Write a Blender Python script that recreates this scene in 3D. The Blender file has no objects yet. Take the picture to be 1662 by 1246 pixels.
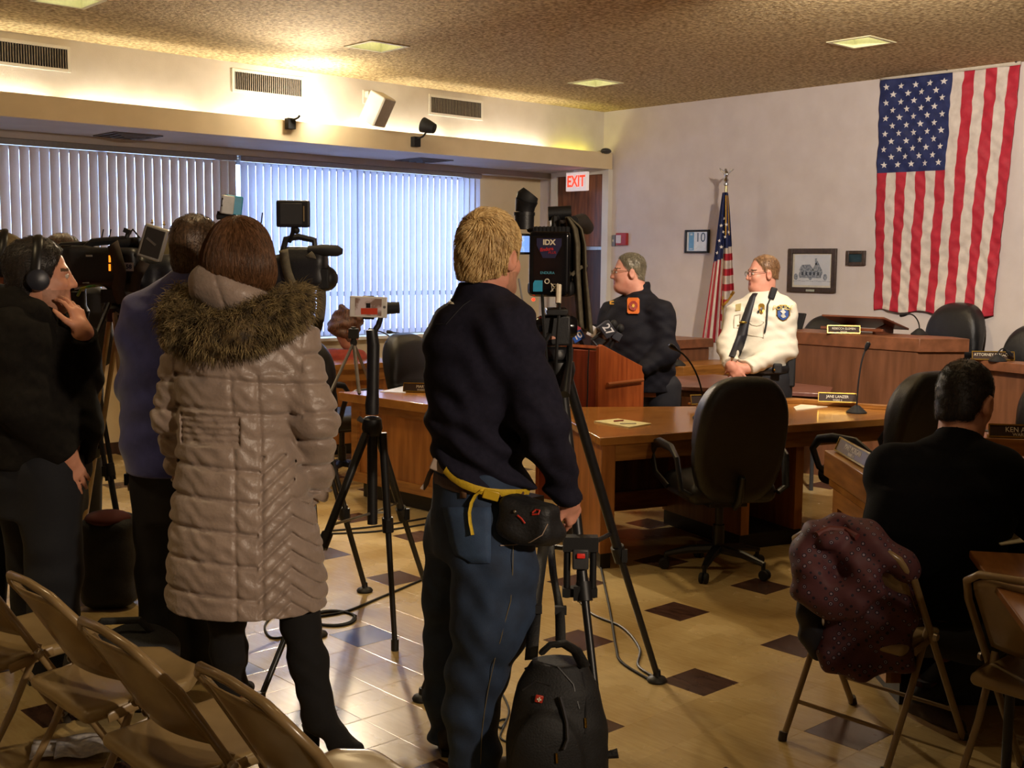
import bpy, math, random
import numpy as np
from mathutils import Matrix, Vector

S = bpy.context.scene
COL = S.collection
PI = math.pi
RNG = np.random.default_rng(7)
random.seed(7)

# ------------------------------------------------------------------ camera (survey of the room, 1662 x 1246)
F, CX, CY, EYE = 1902.0, 831.0, 623.0, 1.687
PITCH, YAW, ROLL = .1032, .8312, .0091
fw = np.array([math.cos(YAW), math.sin(YAW), 0]); rt0 = np.array([math.sin(YAW), -math.cos(YAW), 0]); upv = np.array([0, 0, 1.])
fc = fw*math.cos(PITCH)-upv*math.sin(PITCH); uc0 = upv*math.cos(PITCH)+fw*math.sin(PITCH)
rt = rt0*math.cos(ROLL)+uc0*math.sin(ROLL); uc = uc0*math.cos(ROLL)-rt0*math.sin(ROLL)
cam_d = bpy.data.cameras.new('camera'); cam = bpy.data.objects.new('camera', cam_d); COL.objects.link(cam)
cam.matrix_world = Matrix(((rt[0], uc[0], -fc[0], 0), (rt[1], uc[1], -fc[1], 0), (rt[2], uc[2], -fc[2], EYE), (0, 0, 0, 1)))
cam_d.sensor_width = 36; cam_d.lens = 36*F/1662; cam_d.clip_start = .05; cam_d.clip_end = 200
S.camera = cam

XF, YU, YB, HC = 9.34, 8.81, 9.79, 3.30      # flag wall, upper window wall, window bay wall, ceiling
XL, YR = -3.0, -4.5                           # walls behind the camera

# ------------------------------------------------------------------ light
w = bpy.data.worlds.new('world'); S.world = w; w.use_nodes = True
nt = w.node_tree; bg = nt.nodes['Background']
bg.inputs['Color'].default_value = (.46, .62, 1.0, 1); bg.inputs['Strength'].default_value = 7.5
S.view_settings.view_transform = 'Standard'; S.view_settings.look = 'None'
S.view_settings.gamma = 1; S.view_settings.exposure = 0.5; S.view_settings.use_curve_mapping = False
S.cycles.max_bounces = 8; S.cycles.diffuse_bounces = 4; S.cycles.glossy_bounces = 3
S.cycles.sample_clamp_indirect = 6.0
try: S.cycles.use_denoising = True
except Exception: pass

def look(o, d):
    o.rotation_euler = Vector(d).to_track_quat('-Z', 'Y').to_euler()
def point(name, loc, power, col, rad):
    l = bpy.data.lights.new(name, 'POINT'); l.energy = power; l.color = col; l.shadow_soft_size = rad
    o = bpy.data.objects.new(name, l); COL.objects.link(o); o.location = loc; return o
def area(name, loc, d, sx, sy, power, col):
    l = bpy.data.lights.new(name, 'AREA'); l.shape = 'RECTANGLE'; l.size = sx; l.size_y = sy; l.energy = power; l.color = col
    o = bpy.data.objects.new(name, l); COL.objects.link(o); o.location = loc; look(o, d); return o
def spot(name, loc, d, power, col, ang=100, blend=.6, rad=.06):
    l = bpy.data.lights.new(name, 'SPOT'); l.energy = power; l.color = col; l.spot_size = math.radians(ang); l.spot_blend = blend; l.shadow_soft_size = rad
    o = bpy.data.objects.new(name, l); COL.objects.link(o); o.location = loc; look(o, d); return o
WARM = (1.0, .76, .47)
# recessed downlights of the ceiling grid (those over the room's left, middle and camera end)
for i, (x, y) in enumerate(((7.72, 4.74), (7.78, 7.45), (5.33, 7.39), (3.02, 7.48), (5.3, 4.7), (2.9, 4.7), (5.3, 2.0), (2.9, 2.0), (.4, 2.0), (.4, 4.7), (7.7, 2.0), (.4, -.8), (2.9, -.8))):
    k = 1.0 if y > 3 else .8
    spot('downlight', (x, y, HC-.03), (0, 0, -1), (60 if y > 3 else 22)*k, (1.0, .74, .40), 105, .7, .09)
# television lights and an added fill: one clamped on the fascia (built below), one hung from the ceiling above the picture, aimed at the dais
spot('fascia_flood_light', (5.42, 8.36, 3.02), (-.55, -.75, -.35), 300, (1.0, .80, .55), 95, .8, .08)
spot('aisle_fill_spot', (1.9, -2.2, 2.75), (.35, 5.2, -1.15), 520, (1.0, .80, .60), 48, .9, .10)  # unseen fill added behind the camera to brighten the near people
point('fascia_flood_spill', (5.44, 8.40, 3.03), 22, (1.0, .88, .70), .07)
spot('ceiling_spotlight', (5.4, 2.9, 3.14), (3.5, 2.9, -1.45), 430, (1.0, .87, .74), 95, .7, .08)

# ------------------------------------------------------------------ survey helpers: world points seen at a pixel of the photograph
O3 = np.array([0, 0, EYE])
def ray(x, y): return fc+rt*(x-CX)/F+uc*(CY-y)/F
def gz(x, y, z=0.): r = ray(x, y); return O3+r*((z-EYE)/r[2])
def dp(x, y, d): r = ray(x, y); return O3+r*(d/(r@fw))
def gX(x, y, X): r = ray(x, y); return O3+r*(X/r[0])
def gY(x, y, Y): r = ray(x, y); return O3+r*(Y/r[1])
def V(*a): return np.array(a, float)
def nrm(v): v = np.asarray(v, float); return v/max(np.linalg.norm(v), 1e-9)
def rotz(a): c, s = math.cos(a), math.sin(a); return np.array([[c, -s, 0], [s, c, 0], [0, 0, 1.]])
def rotx(a): c, s = math.cos(a), math.sin(a); return np.array([[1, 0, 0], [0, c, -s], [0, s, c]])
def roty(a): c, s = math.cos(a), math.sin(a); return np.array([[c, 0, s], [0, 1, 0], [-s, 0, c]])

# ------------------------------------------------------------------ materials
def lin(c):
    if isinstance(c, str):
        c = [int(c[i:i+2], 16)/255 for i in (0, 2, 4)]
    return tuple((x/12.92 if x <= .04045 else ((x+.055)/1.055)**2.4) for x in c)
MATS = {}
def mat(name, c, rough=.6, metal=0., c2=None, scale=40., stretch=(1, 1, 1), bump=0., bscale=None, spec=.5, emit=None, estr=0., kind='noise', trans=0., coat=0., detail=4., sheen=0., rot=(0, 0, 0), contrast=1.):
    if name in MATS: return MATS[name]
    m = bpy.data.materials.new(name); m.use_nodes = True; MATS[name] = m
    n = m.node_tree.nodes; L = m.node_tree.links; b = n['Principled BSDF']
    b.inputs['Roughness'].default_value = rough; b.inputs['Metallic'].default_value = metal
    b.inputs['Specular IOR Level'].default_value = spec
    if coat: b.inputs['Coat Weight'].default_value = coat; b.inputs['Coat Roughness'].default_value = .12
    if sheen: b.inputs['Sheen Weight'].default_value = sheen; b.inputs['Sheen Roughness'].default_value = .5
    c = lin(c); c2 = lin(c2) if c2 else tuple(x*.86 for x in c)
    tc = n.new('ShaderNodeTexCoord'); mp = n.new('ShaderNodeMapping'); L.new(tc.outputs['Object'], mp.inputs[0])
    mp.inputs['Scale'].default_value = stretch; mp.inputs['Rotation'].default_value = rot
    tx = n.new('ShaderNodeTexNoise' if kind == 'noise' else 'ShaderNodeTexVoronoi'); L.new(mp.outputs[0], tx.inputs['Vector'])
    tx.inputs['Scale'].default_value = scale
    if kind == 'noise': tx.inputs['Detail'].default_value = detail
    rp = n.new('ShaderNodeValToRGB'); L.new(tx.outputs[0], rp.inputs[0])
    rp.color_ramp.elements[0].position = .5-.2/contrast; rp.color_ramp.elements[1].position = .5+.2/contrast
    rp.color_ramp.elements[0].color = (*c2, 1); rp.color_ramp.elements[1].color = (*c, 1)
    L.new(rp.outputs[0], b.inputs['Base Color'])
    if bump:
        t2 = n.new('ShaderNodeTexNoise'); L.new(mp.outputs[0], t2.inputs['Vector']); t2.inputs['Scale'].default_value = bscale or scale*2; t2.inputs['Detail'].default_value = 3
        bp = n.new('ShaderNodeBump'); bp.inputs['Strength'].default_value = bump; bp.inputs['Distance'].default_value = .01
        L.new(t2.outputs[0], bp.inputs['Height']); L.new(bp.outputs[0], b.inputs['Normal'])
    if emit: b.inputs['Emission Color'].default_value = (*lin(emit), 1); b.inputs['Emission Strength'].default_value = estr
    if trans: b.inputs['Transmission Weight'].default_value = trans
    return m
def wood(name, c, c2, rough=.35, grain=(1, 12, 12), scale=3., rot=(0, 0, 0), coat=.0):
    return mat(name, c, rough, c2=c2, scale=scale, stretch=grain, rot=rot, bump=.04, detail=7., coat=coat, contrast=1.2)

# ------------------------------------------------------------------ mesh builder
class MB:
    def __init__(s): s.v = []; s.f = []; s.m = []; s.mi = 0
    def add(s, V_, F_):
        o = len(s.v); s.v.extend([tuple(map(float, p)) for p in V_]); s.f.extend([tuple(i+o for i in f) for f in F_]); s.m.extend([s.mi]*len(F_)); return s
    def box(s, c, size, R=None):
        c = np.asarray(c, float); h = np.asarray(size, float)/2
        P = np.array([(x, y, z) for x in (-1, 1) for y in (-1, 1) for z in (-1, 1)])*h
        if R is not None: P = P@np.asarray(R).T
        return s.add(P+c, [(0, 1, 3, 2), (4, 6, 7, 5), (0, 4, 5, 1), (2, 3, 7, 6), (0, 2, 6, 4), (1, 5, 7, 3)])
    def ngon(s, P): return s.add(P, [tuple(range(len(P)))])
    def prism(s, P, d):
        P = np.asarray(P, float); d = np.asarray(d, float); n = len(P)
        nv = np.zeros(3)
        for i in range(n): nv += np.cross(P[i], P[(i+1) % n])
        if nv@d < 0: P = P[::-1]
        return s.add(np.vstack([P, P+d]), [tuple(range(n))[::-1], tuple(range(n, 2*n))]+[(i, (i+1) % n, (i+1) % n+n, i+n) for i in range(n)])
    def plate(s, P2, z0, z1): return s.prism([(p[0], p[1], z0) for p in P2], (0, 0, z1-z0))
    def tube(s, pts, r, n=10, closed=False, flat=None):
        pts = [np.asarray(p, float) for p in pts]; m = len(pts)
        rs = r if hasattr(r, '__len__') else [r]*m
        ref = None; rings = []
        for i, p in enumerate(pts):
            if closed: t = nrm(pts[(i+1) % m]-pts[i-1])
            else: t = nrm(pts[min(i+1, m-1)]-pts[max(i-1, 0)])
            if ref is None: ref = V(0, 0, 1) if abs(t[2]) < .9 else V(1, 0, 0)
            a = nrm(ref-t*(ref@t)); b = np.cross(t, a); ref = a
            k = (1, 1) if flat is None else flat
            rings.append([p+rs[i]*(k[0]*a*math.cos(2*PI*j/n)+k[1]*b*math.sin(2*PI*j/n)) for j in range(n)])
        Fc = []
        for i in range(m if closed else m-1):
            for j in range(n):
                a0 = i*n; b0 = ((i+1) % m)*n
                Fc.append((a0+j, a0+(j+1) % n, b0+(j+1) % n, b0+j))
        if not closed: Fc += [tuple(range(n))[::-1], tuple(range((m-1)*n, m*n))]
        return s.add([p for q in rings for p in q], Fc)
    def lathe(s, prof, c=(0, 0, 0), n=24, R=None):
        c = np.asarray(c, float); Vs = []; m = len(prof)
        for r, z in prof:
            for j in range(n): Vs.append((r*math.cos(2*PI*j/n), r*math.sin(2*PI*j/n), z))
        Vs = np.array(Vs)
        if R is not None: Vs = Vs@np.asarray(R).T
        Fc = [(i*n+j, i*n+(j+1) % n, (i+1)*n+(j+1) % n, (i+1)*n+j) for i in range(m-1) for j in range(n)]
        Fc += [tuple(range(n))[::-1], tuple(range((m-1)*n, m*n))]
        return s.add(Vs+c, Fc)
    def ball(s, c, r, n=14, R=None):
        r = np.asarray(r if hasattr(r, '__len__') else (r, r, r), float)
        prof = [(max(math.sin(PI*i/n), 1e-3), -math.cos(PI*i/n)) for i in range(n+1)]
        Vs = np.array([(p*math.cos(2*PI*j/n), p*math.sin(2*PI*j/n), z) for p, z in prof for j in range(n)])*r
        if R is not None: Vs = Vs@np.asarray(R).T
        return s.add(Vs+np.asarray(c, float), [(i*n+j, i*n+(j+1) % n, (i+1)*n+(j+1) % n, (i+1)*n+j) for i in range(n) for j in range(n)])
    def sheet(s, fn, nu, nv, mfn=None, thick=0.):
        P = [fn(i/nu, j/nv) for i in range(nu+1) for j in range(nv+1)]
        o = len(s.v); s.v.extend([tuple(map(float, p)) for p in P])
        for i in range(nu):
            for j in range(nv):
                a = o+i*(nv+1)+j; s.f.append((a, a+nv+1, a+nv+2, a+1)); s.m.append(mfn((i+.5)/nu, (j+.5)/nv) if mfn else s.mi)
        return s
    def build(s, name, mats, parent=None, bevel=0., smooth=40, solid=0., seg=2):
        me = bpy.data.meshes.new(name); me.from_pydata(s.v, [], s.f)
        mats = mats if isinstance(mats, (list, tuple)) else [mats]
        for m in mats: me.materials.append(m)
        if len(mats) > 1: me.polygons.foreach_set('material_index', s.m)
        if smooth:
            me.polygons.foreach_set('use_smooth', [True]*len(s.f)); me.set_sharp_from_angle(angle=math.radians(smooth))
        me.update()
        o = bpy.data.objects.new(name, me); COL.objects.link(o)
        if parent is not None: o.parent = parent
        if solid:
            md = o.modifiers.new('solid', 'SOLIDIFY'); md.thickness = solid; md.offset = 0
        if bevel:
            md = o.modifiers.new('bevel', 'BEVEL'); md.width = bevel; md.segments = seg; md.limit_method = 'ANGLE'; md.angle_limit = math.radians(40)
        return o

def thing(name, label, cat, loc=(0, 0, 0), rz=0., group=None, M=None):
    o = bpy.data.objects.new(name, None); COL.objects.link(o); o.empty_display_size = .1
    if M is not None: o.matrix_world = M
    else: o.location = tuple(map(float, loc)); o.rotation_euler = (0, 0, rz)
    return tag(o, label, cat, group)
def tag(o, label, cat, group=None, kind=None):
    if label: o['label'] = label
    if cat: o['category'] = cat
    if group: o['group'] = group
    if kind: o['kind'] = kind
    return o
def struct(o): o['kind'] = 'structure'; return o
def dup(root, loc, rz, label, group=None):
    r = root.copy(); COL.objects.link(r); r.location = tuple(map(float, loc)); r.rotation_euler = (0, 0, rz); r['label'] = label
    if group: r['group'] = group
    for ch in list(root.children):
        c = ch.copy(); COL.objects.link(c); c.parent = r
        for g in ch.children:
            d = g.copy(); COL.objects.link(d); d.parent = c
    return r
def text(s_, size, m, parent, loc, X=(1, 0, 0), Y=(0, 0, 1), name='lettering', align='CENTER', sx=1., bold=0.):
    cu = bpy.data.curves.new('t', 'FONT'); cu.body = s_; cu.size = size; cu.align_x = align; cu.align_y = 'CENTER'; cu.extrude = .0006; cu.offset = bold
    ob = bpy.data.objects.new('t', cu); COL.objects.link(ob)
    me = bpy.data.meshes.new_from_object(ob.evaluated_get(bpy.context.evaluated_depsgraph_get()))
    bpy.data.objects.remove(ob)
    X = nrm(X); Y = nrm(Y); Z = np.cross(X, Y)
    me.transform(Matrix(((X[0]*sx, Y[0], Z[0], loc[0]), (X[1]*sx, Y[1], Z[1], loc[1]), (X[2]*sx, Y[2], Z[2], loc[2]), (0, 0, 0, 1))))
    me.materials.clear(); me.materials.append(m)
    o = bpy.data.objects.new(name, me); COL.objects.link(o)
    if parent is not None: o.parent = parent
    return o

# ------------------------------------------------------------------ solids: smooth unions of tapered limbs and ellipsoids, meshed to one continuous skin
class Solid:
    def __init__(s): s.ops = []; s.bb = []
    def cap(s, a, b, ra, rb=None, k=.03, sub=False, flat=None):
        rb = ra if rb is None else rb; a = np.asarray(a, float); b = np.asarray(b, float)
        ba = b-a; L2 = max(ba@ba, 1e-9)
        def f(x, y, z):
            px, py, pz = x-a[0], y-a[1], z-a[2]
            t = np.clip((px*ba[0]+py*ba[1]+pz*ba[2])/L2, 0, 1)
            return np.sqrt((px-t*ba[0])**2+(py-t*ba[1])**2+(pz-t*ba[2])**2)-(ra+(rb-ra)*t)
        R = max(ra, rb); s._o('s' if sub else 'u', f, np.minimum(a, b)-R, np.maximum(a, b)+R, k); return s
    def chain(s, pts, rs, k=.03):
        for i in range(len(pts)-1): s.cap(pts[i], pts[i+1], rs[i], rs[i+1], k)
        return s
    def ell(s, c, r, R=None, k=.03, sub=False):
        c = np.asarray(c, float); r = np.asarray(r if hasattr(r, '__len__') else (r,)*3, float); R = np.eye(3) if R is None else np.asarray(R)
        def f(x, y, z):
            q = (x-c[0], y-c[1], z-c[2])
            u = [sum(R[j, i]*q[j] for j in range(3)) for i in range(3)]
            k0 = np.sqrt(sum((u[i]/r[i])**2 for i in range(3))); k1 = np.sqrt(sum((u[i]/r[i]**2)**2 for i in range(3)))+1e-9
            return k0*(k0-1)/k1
        e = np.sqrt((R**2)@(r**2)); s._o('s' if sub else 'u', f, c-e, c+e, k); return s
    def box(s, c, h, R=None, rad=.01, k=.01, sub=False):
        c = np.asarray(c, float); h = np.asarray(h, float)-rad; R = np.eye(3) if R is None else np.asarray(R)
        def f(x, y, z):
            q = (x-c[0], y-c[1], z-c[2])
            u = [np.abs(sum(R[j, i]*q[j] for j in range(3)))-h[i] for i in range(3)]
            return np.sqrt(sum(np.maximum(v, 0)**2 for v in u))+np.minimum(np.maximum(np.maximum(u[0], u[1]), u[2]), 0)-rad
        e = np.abs(R)@(h+rad); s._o('s' if sub else 'u', f, c-e, c+e, k); return s
    def clip(s, o, n, rad=None):      # keeps the side where (p-o).n < 0, optionally only inside a ball
        o = np.asarray(o, float); n = nrm(n)
        def f(x, y, z):
            d = (x-o[0])*n[0]+(y-o[1])*n[1]+(z-o[2])*n[2]
            if rad:
                d = np.minimum(d, rad-np.sqrt((x-o[0])**2+(y-o[1])**2+(z-o[2])**2))
            return d
        s.ops.append(('c', f, None, None, 0) if not rad else ('c', f, o-rad, o+rad, 0)); return s
    def disp(s, g): s.ops.append(('d', g, None, None, 0)); return s
    def _o(s, t, f, lo, hi, k):
        s.ops.append((t, f, lo, hi, k))
        if t == 'u': s.bb.append((lo, hi))
    def at(s, P):
        x, y, z = P[:, 0], P[:, 1], P[:, 2]; D = np.full(len(P), .3)
        for t, f, lo, hi, k in s.ops:
            if t == 'd': D = D+f(x, y, z); continue
            d = f(x, y, z)
            D = s.comb(t, D, d, k)
        return D
    @staticmethod
    def comb(t, D, d, k):
        if t == 'u':
            h = np.maximum(k-np.abs(D-d), 0)/max(k, 1e-6); return np.minimum(D, d)-h*h*k*.25
        if t == 's':
            h = np.maximum(k-np.abs(D+d), 0)/max(k, 1e-6); return np.maximum(D, -d)+h*h*k*.25
        return np.maximum(D, d)
    def grad(s, P, e=.002):
        g = np.stack([s.at(P+np.eye(3)[i]*e)-s.at(P-np.eye(3)[i]*e) for i in range(3)], 1)
        return g/(np.linalg.norm(g, axis=1, keepdims=True)+1e-9)
    def mesh(s, h):
        lo = np.min([b[0] for b in s.bb], 0)-4*h-.01; hi = np.max([b[1] for b in s.bb], 0)+4*h+.01
        n = np.ceil((hi-lo)/h).astype(int)+1
        ax = [(lo[i]+h*np.arange(n[i])).astype(np.float32) for i in range(3)]
        D = np.full(n, .3, np.float32)
        for t, f, a, b, k in s.ops:
            if t == 'd':
                m = np.nonzero(np.abs(D) < .04)
                D[m] += f(ax[0][m[0]], ax[1][m[1]], ax[2][m[2]]); continue
            if a is None: i0, i1 = [0]*3, list(n)
            else:
                pad = k+3*h
                i0 = np.clip(np.floor((a-pad-lo)/h).astype(int), 0, n-1); i1 = np.clip(np.ceil((b+pad-lo)/h).astype(int)+1, 1, n)
            sl = tuple(slice(int(i0[i]), int(i1[i])) for i in range(3))
            d = f(ax[0][sl[0]][:, None, None], ax[1][sl[1]][None, :, None], ax[2][sl[2]][None, None, :])
            D[sl] = s.comb(t, D[sl], d, k)
        return nets(D, lo, h)
    def build(s, name, mats, parent, h=.006, mfn=None, smooth=2):
        P, Q = s.mesh(h)
        for _ in range(smooth):
            acc = np.zeros_like(P); cnt = np.zeros(len(P))
            for a in range(4):
                b = Q[:, (a+1) % 4]; np.add.at(acc, Q[:, a], P[b]); np.add.at(acc, b, P[Q[:, a]]); np.add.at(cnt, Q[:, a], 1); np.add.at(cnt, b, 1)
            P = P*.5+.5*acc/np.maximum(cnt, 1)[:, None]
        return raw(name, P, Q, mats, parent, mfn)

def raw(name, P, Q, mats, parent, mfn=None):
    me = bpy.data.meshes.new(name); nq, k = Q.shape
    me.vertices.add(len(P)); me.vertices.foreach_set('co', P.astype(np.float32).ravel())
    me.loops.add(nq*k); me.loops.foreach_set('vertex_index', Q.astype(np.int32).ravel())
    me.polygons.add(nq); me.polygons.foreach_set('loop_start', np.arange(0, nq*k, k, dtype=np.int32))
    mats = mats if isinstance(mats, (list, tuple)) else [mats]
    for m in mats: me.materials.append(m)
    if mfn is not None: me.polygons.foreach_set('material_index', mfn(P[Q].mean(1)).astype(np.int32))
    me.update(calc_edges=True); me.polygons.foreach_set('use_smooth', np.ones(nq, bool)); me.validate()
    o = bpy.data.objects.new(name, me); COL.objects.link(o)
    if parent is not None: o.parent = parent
    return o

def nets(D, o, h):
    Sg = D < 0; nx, ny, nz = D.shape
    c = np.zeros((nx-1, ny-1, nz-1), np.uint8)
    for i in (0, 1):
        for j in (0, 1):
            for k in (0, 1): c += Sg[i:nx-1+i, j:ny-1+j, k:nz-1+k]
    I = np.stack(np.nonzero((c > 0) & (c < 8)), 1); N = len(I)
    vid = np.full(c.shape, -1, np.int32); vid[I[:, 0], I[:, 1], I[:, 2]] = np.arange(N)
    cs = [(i, j, k) for i in (0, 1) for j in (0, 1) for k in (0, 1)]
    Vl = [D[I[:, 0]+a, I[:, 1]+b, I[:, 2]+d] for a, b, d in cs]
    acc = np.zeros((N, 3)); cnt = np.zeros(N)
    for u in range(8):
        for v in range(u+1, 8):
            if sum(abs(cs[u][q]-cs[v][q]) for q in range(3)) != 1: continue
            m = (Vl[u] < 0) != (Vl[v] < 0)
            t = np.zeros(N); t[m] = Vl[u][m]/(Vl[u][m]-Vl[v][m])
            p = np.array(cs[u])+t[:, None]*(np.array(cs[v])-np.array(cs[u]))
            acc += p*m[:, None]; cnt += m
    P = o+h*(I+acc/cnt[:, None])
    Q = []
    for axs in range(3):
        sl0 = [slice(None)]*3; sl1 = [slice(None)]*3; sl0[axs] = slice(0, -1); sl1[axs] = slice(1, None)
        A = Sg[tuple(sl0)]; B = Sg[tuple(sl1)]
        e = np.stack(np.nonzero(A != B), 1)
        o1, o2 = [(1, 2), (2, 0), (0, 1)][axs]
        ok = (e[:, o1] > 0) & (e[:, o2] > 0) & (e[:, o1] < D.shape[o1]-1) & (e[:, o2] < D.shape[o2]-1); e = e[ok]
        def g(d1, d2):
            q = e.copy(); q[:, o1] -= d1; q[:, o2] -= d2; return vid[q[:, 0], q[:, 1], q[:, 2]]
        q = np.stack([g(1, 1), g(0, 1), g(0, 0), g(1, 0)], 1)
        fl = ~A[e[:, 0], e[:, 1], e[:, 2]]; q[fl] = q[fl][:, ::-1]; Q.append(q)
    return P, np.concatenate(Q)

def folds(amp, specs, fine=.0):      # cloth wrinkles: sum of warped waves (k vector, phase, warp k, warp amplitude)
    def g(x, y, z):
        r = 0
        for k, ph, wk, wa in specs:
            r = r+np.sin(x*k[0]+y*k[1]+z*k[2]+ph+wa*np.sin(x*wk[0]+y*wk[1]+z*wk[2]+ph*2))
        return amp*r/len(specs)
    return g
# ------------------------------------------------------------------ the room
cream = mat('painted_wall', 'd9d2c6', .75, c2='d0c8bb', scale=6, bump=.12, bscale=160)
flagw = mat('painted_wall_pale', 'd3c9c4', .75, c2='cbc0ba', scale=5, bump=.12, bscale=160)
beige = mat('painted_fascia', 'e0cda8', .7, c2='d8c59e', scale=5, bump=.05)
soff = mat('painted_soffit', 'b9b4b4', .75, c2='b0aaa9', scale=4)
white = mat('white_paint', 'e2ddd0', .5, c2='d8d2c4', scale=5)
black = mat('black_plastic', '17171a', .38, c2='111113', scale=30)
blackm = mat('black_matte', '141416', .7, c2='0e0e10', scale=40)
dgrey = mat('dark_grey_plastic', '38383a', .45)
chrome = mat('chrome', 'c8c8cc', .18, metal=1.)
brass = mat('brass', 'c8a24a', .25, metal=1.)
steel = mat('grey_steel', '9a9a98', .35, metal=.9)

# floor: nine inch vinyl tiles, each third one dark brown in both directions
def floor_mat():
    m = bpy.data.materials.new('vinyl_floor'); m.use_nodes = True
    n = m.node_tree.nodes; L = m.node_tree.links; b = n['Principled BSDF']
    b.inputs['Specular IOR Level'].default_value = .55
    tc = n.new('ShaderNodeTexCoord')
    def math_(op, a, bb=None, c=None):
        q = n.new('ShaderNodeMath'); q.operation = op
        for i, v in enumerate((a, bb, c)):
            if v is None: continue
            if isinstance(v, (int, float)): q.inputs[i].default_value = v
            else: L.new(v, q.inputs[i])
        return q.outputs[0]
    sp = n.new('ShaderNodeSeparateXYZ'); L.new(tc.outputs['Object'], sp.inputs[0])
    T = .2287
    u = math_('DIVIDE', math_('ADD', sp.outputs[0], 30*T*3-4.366), T*3); v = math_('DIVIDE', math_('ADD', sp.outputs[1], 30*T*3-3.575), T*3)
    fu = math_('FRACT', math_('ADD', u, .5)); fv = math_('FRACT', math_('ADD', v, .5))
    au = math_('LESS_THAN', math_('ABSOLUTE', math_('SUBTRACT', fu, .5)), 1/6.); av = math_('LESS_THAN', math_('ABSOLUTE', math_('SUBTRACT', fv, .5)), 1/6.)
    dark = math_('MULTIPLY', au, av)
    cu = math_('FLOOR', math_('MULTIPLY', math_('ADD', u, 1/6.), 3.)); cv = math_('FLOOR', math_('MULTIPLY', math_('ADD', v, 1/6.), 3.))
    wn = n.new('ShaderNodeTexWhiteNoise'); wn.noise_dimensions = '2D'
    cb = n.new('ShaderNodeCombineXYZ'); L.new(cu, cb.inputs[0]); L.new(cv, cb.inputs[1]); L.new(cb.outputs[0], wn.inputs['Vector'])
    # marbled streaks turned a quarter from tile to tile
    mp = n.new('ShaderNodeMapping'); L.new(tc.outputs['Object'], mp.inputs[0])
    rz_ = n.new('ShaderNodeCombineXYZ'); L.new(math_('MULTIPLY', math_('ROUND', math_('MULTIPLY', wn.outputs[0], 3.)), PI/2), rz_.inputs[2]); L.new(rz_.outputs[0], mp.inputs['Rotation'])
    mp.inputs['Scale'].default_value = (30, 4, 1)
    ns = n.new('ShaderNodeTexNoise'); ns.inputs['Scale'].default_value = 2.2; ns.inputs['Detail'].default_value = 6; L.new(mp.outputs[0], ns.inputs['Vector'])
    def ramp(src, p0, c0, p1, c1):
        r = n.new('ShaderNodeValToRGB'); r.color_ramp.elements[0].position = p0; r.color_ramp.elements[1].position = p1
        r.color_ramp.elements[0].color = (*lin(c0), 1); r.color_ramp.elements[1].color = (*lin(c1), 1); L.new(src, r.inputs[0]); return r.outputs[0]
    def mix(f, a, bb, t='MIX'):
        q = n.new('ShaderNodeMix'); q.data_type = 'RGBA'; q.blend_type = t
        if isinstance(f, float): q.inputs[0].default_value = f
        else: L.new(f, q.inputs[0])
        L.new(a, q.inputs[6]); L.new(bb, q.inputs[7]); return q.outputs[2]
    li = ramp(ns.outputs[0], .3, 'bda573', .66, 'cbb583'); dk = ramp(ns.outputs[0], .34, '33231f', .66, '5d443c')
    base = mix(dark, li, dk)
    tint = ramp(wn.outputs[0], 0., 'efece6', 1., 'ffffff'); base = mix(1.0, base, tint, 'MULTIPLY')
    # scuffs and worn wax
    sc = n.new('ShaderNodeTexNoise'); sc.inputs['Scale'].default_value = 1.6; sc.inputs['Detail'].default_value = 8; L.new(tc.outputs['Object'], sc.inputs['Vector'])
    base = mix(1.0, base, ramp(sc.outputs[0], .3, 'dcd2c2', .6, 'ffffff'), 'MULTIPLY')
    L.new(base, b.inputs['Base Color'])
    r = n.new('ShaderNodeMapRange'); r.inputs[1].default_value = .3; r.inputs[2].default_value = .7; r.inputs[3].default_value = .16; r.inputs[4].default_value = .34
    L.new(sc.outputs[0], r.inputs[0]); L.new(r.outputs[0], b.inputs['Roughness'])
    # fine joints
    ju = math_('FRACT', math_('MULTIPLY', math_('ADD', u, 1/6.), 3.)); jv = math_('FRACT', math_('MULTIPLY', math_('ADD', v, 1/6.), 3.))
    jn = math_('MINIMUM', math_('MINIMUM', ju, math_('SUBTRACT', 1., ju)), math_('MINIMUM', jv, math_('SUBTRACT', 1., jv)))
    jr = n.new('ShaderNodeMapRange'); jr.inputs[2].default_value = .012; L.new(jn, jr.inputs[0])
    bp = n.new('ShaderNodeBump'); bp.inputs['Strength'].default_value = .25; bp.inputs['Distance'].default_value = .002
    hh = math_('ADD', jr.outputs[0], math_('MULTIPLY', sc.outputs[0], 3.)); L.new(hh, bp.inputs['Height']); L.new(bp.outputs[0], b.inputs['Normal'])
    return m
struct(MB().box(((XL+XF)/2, (YR+YB)/2, -.05), (XF-XL+.4, YB-YR+.4, .1)).build('floor', floor_mat(), smooth=0))

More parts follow.
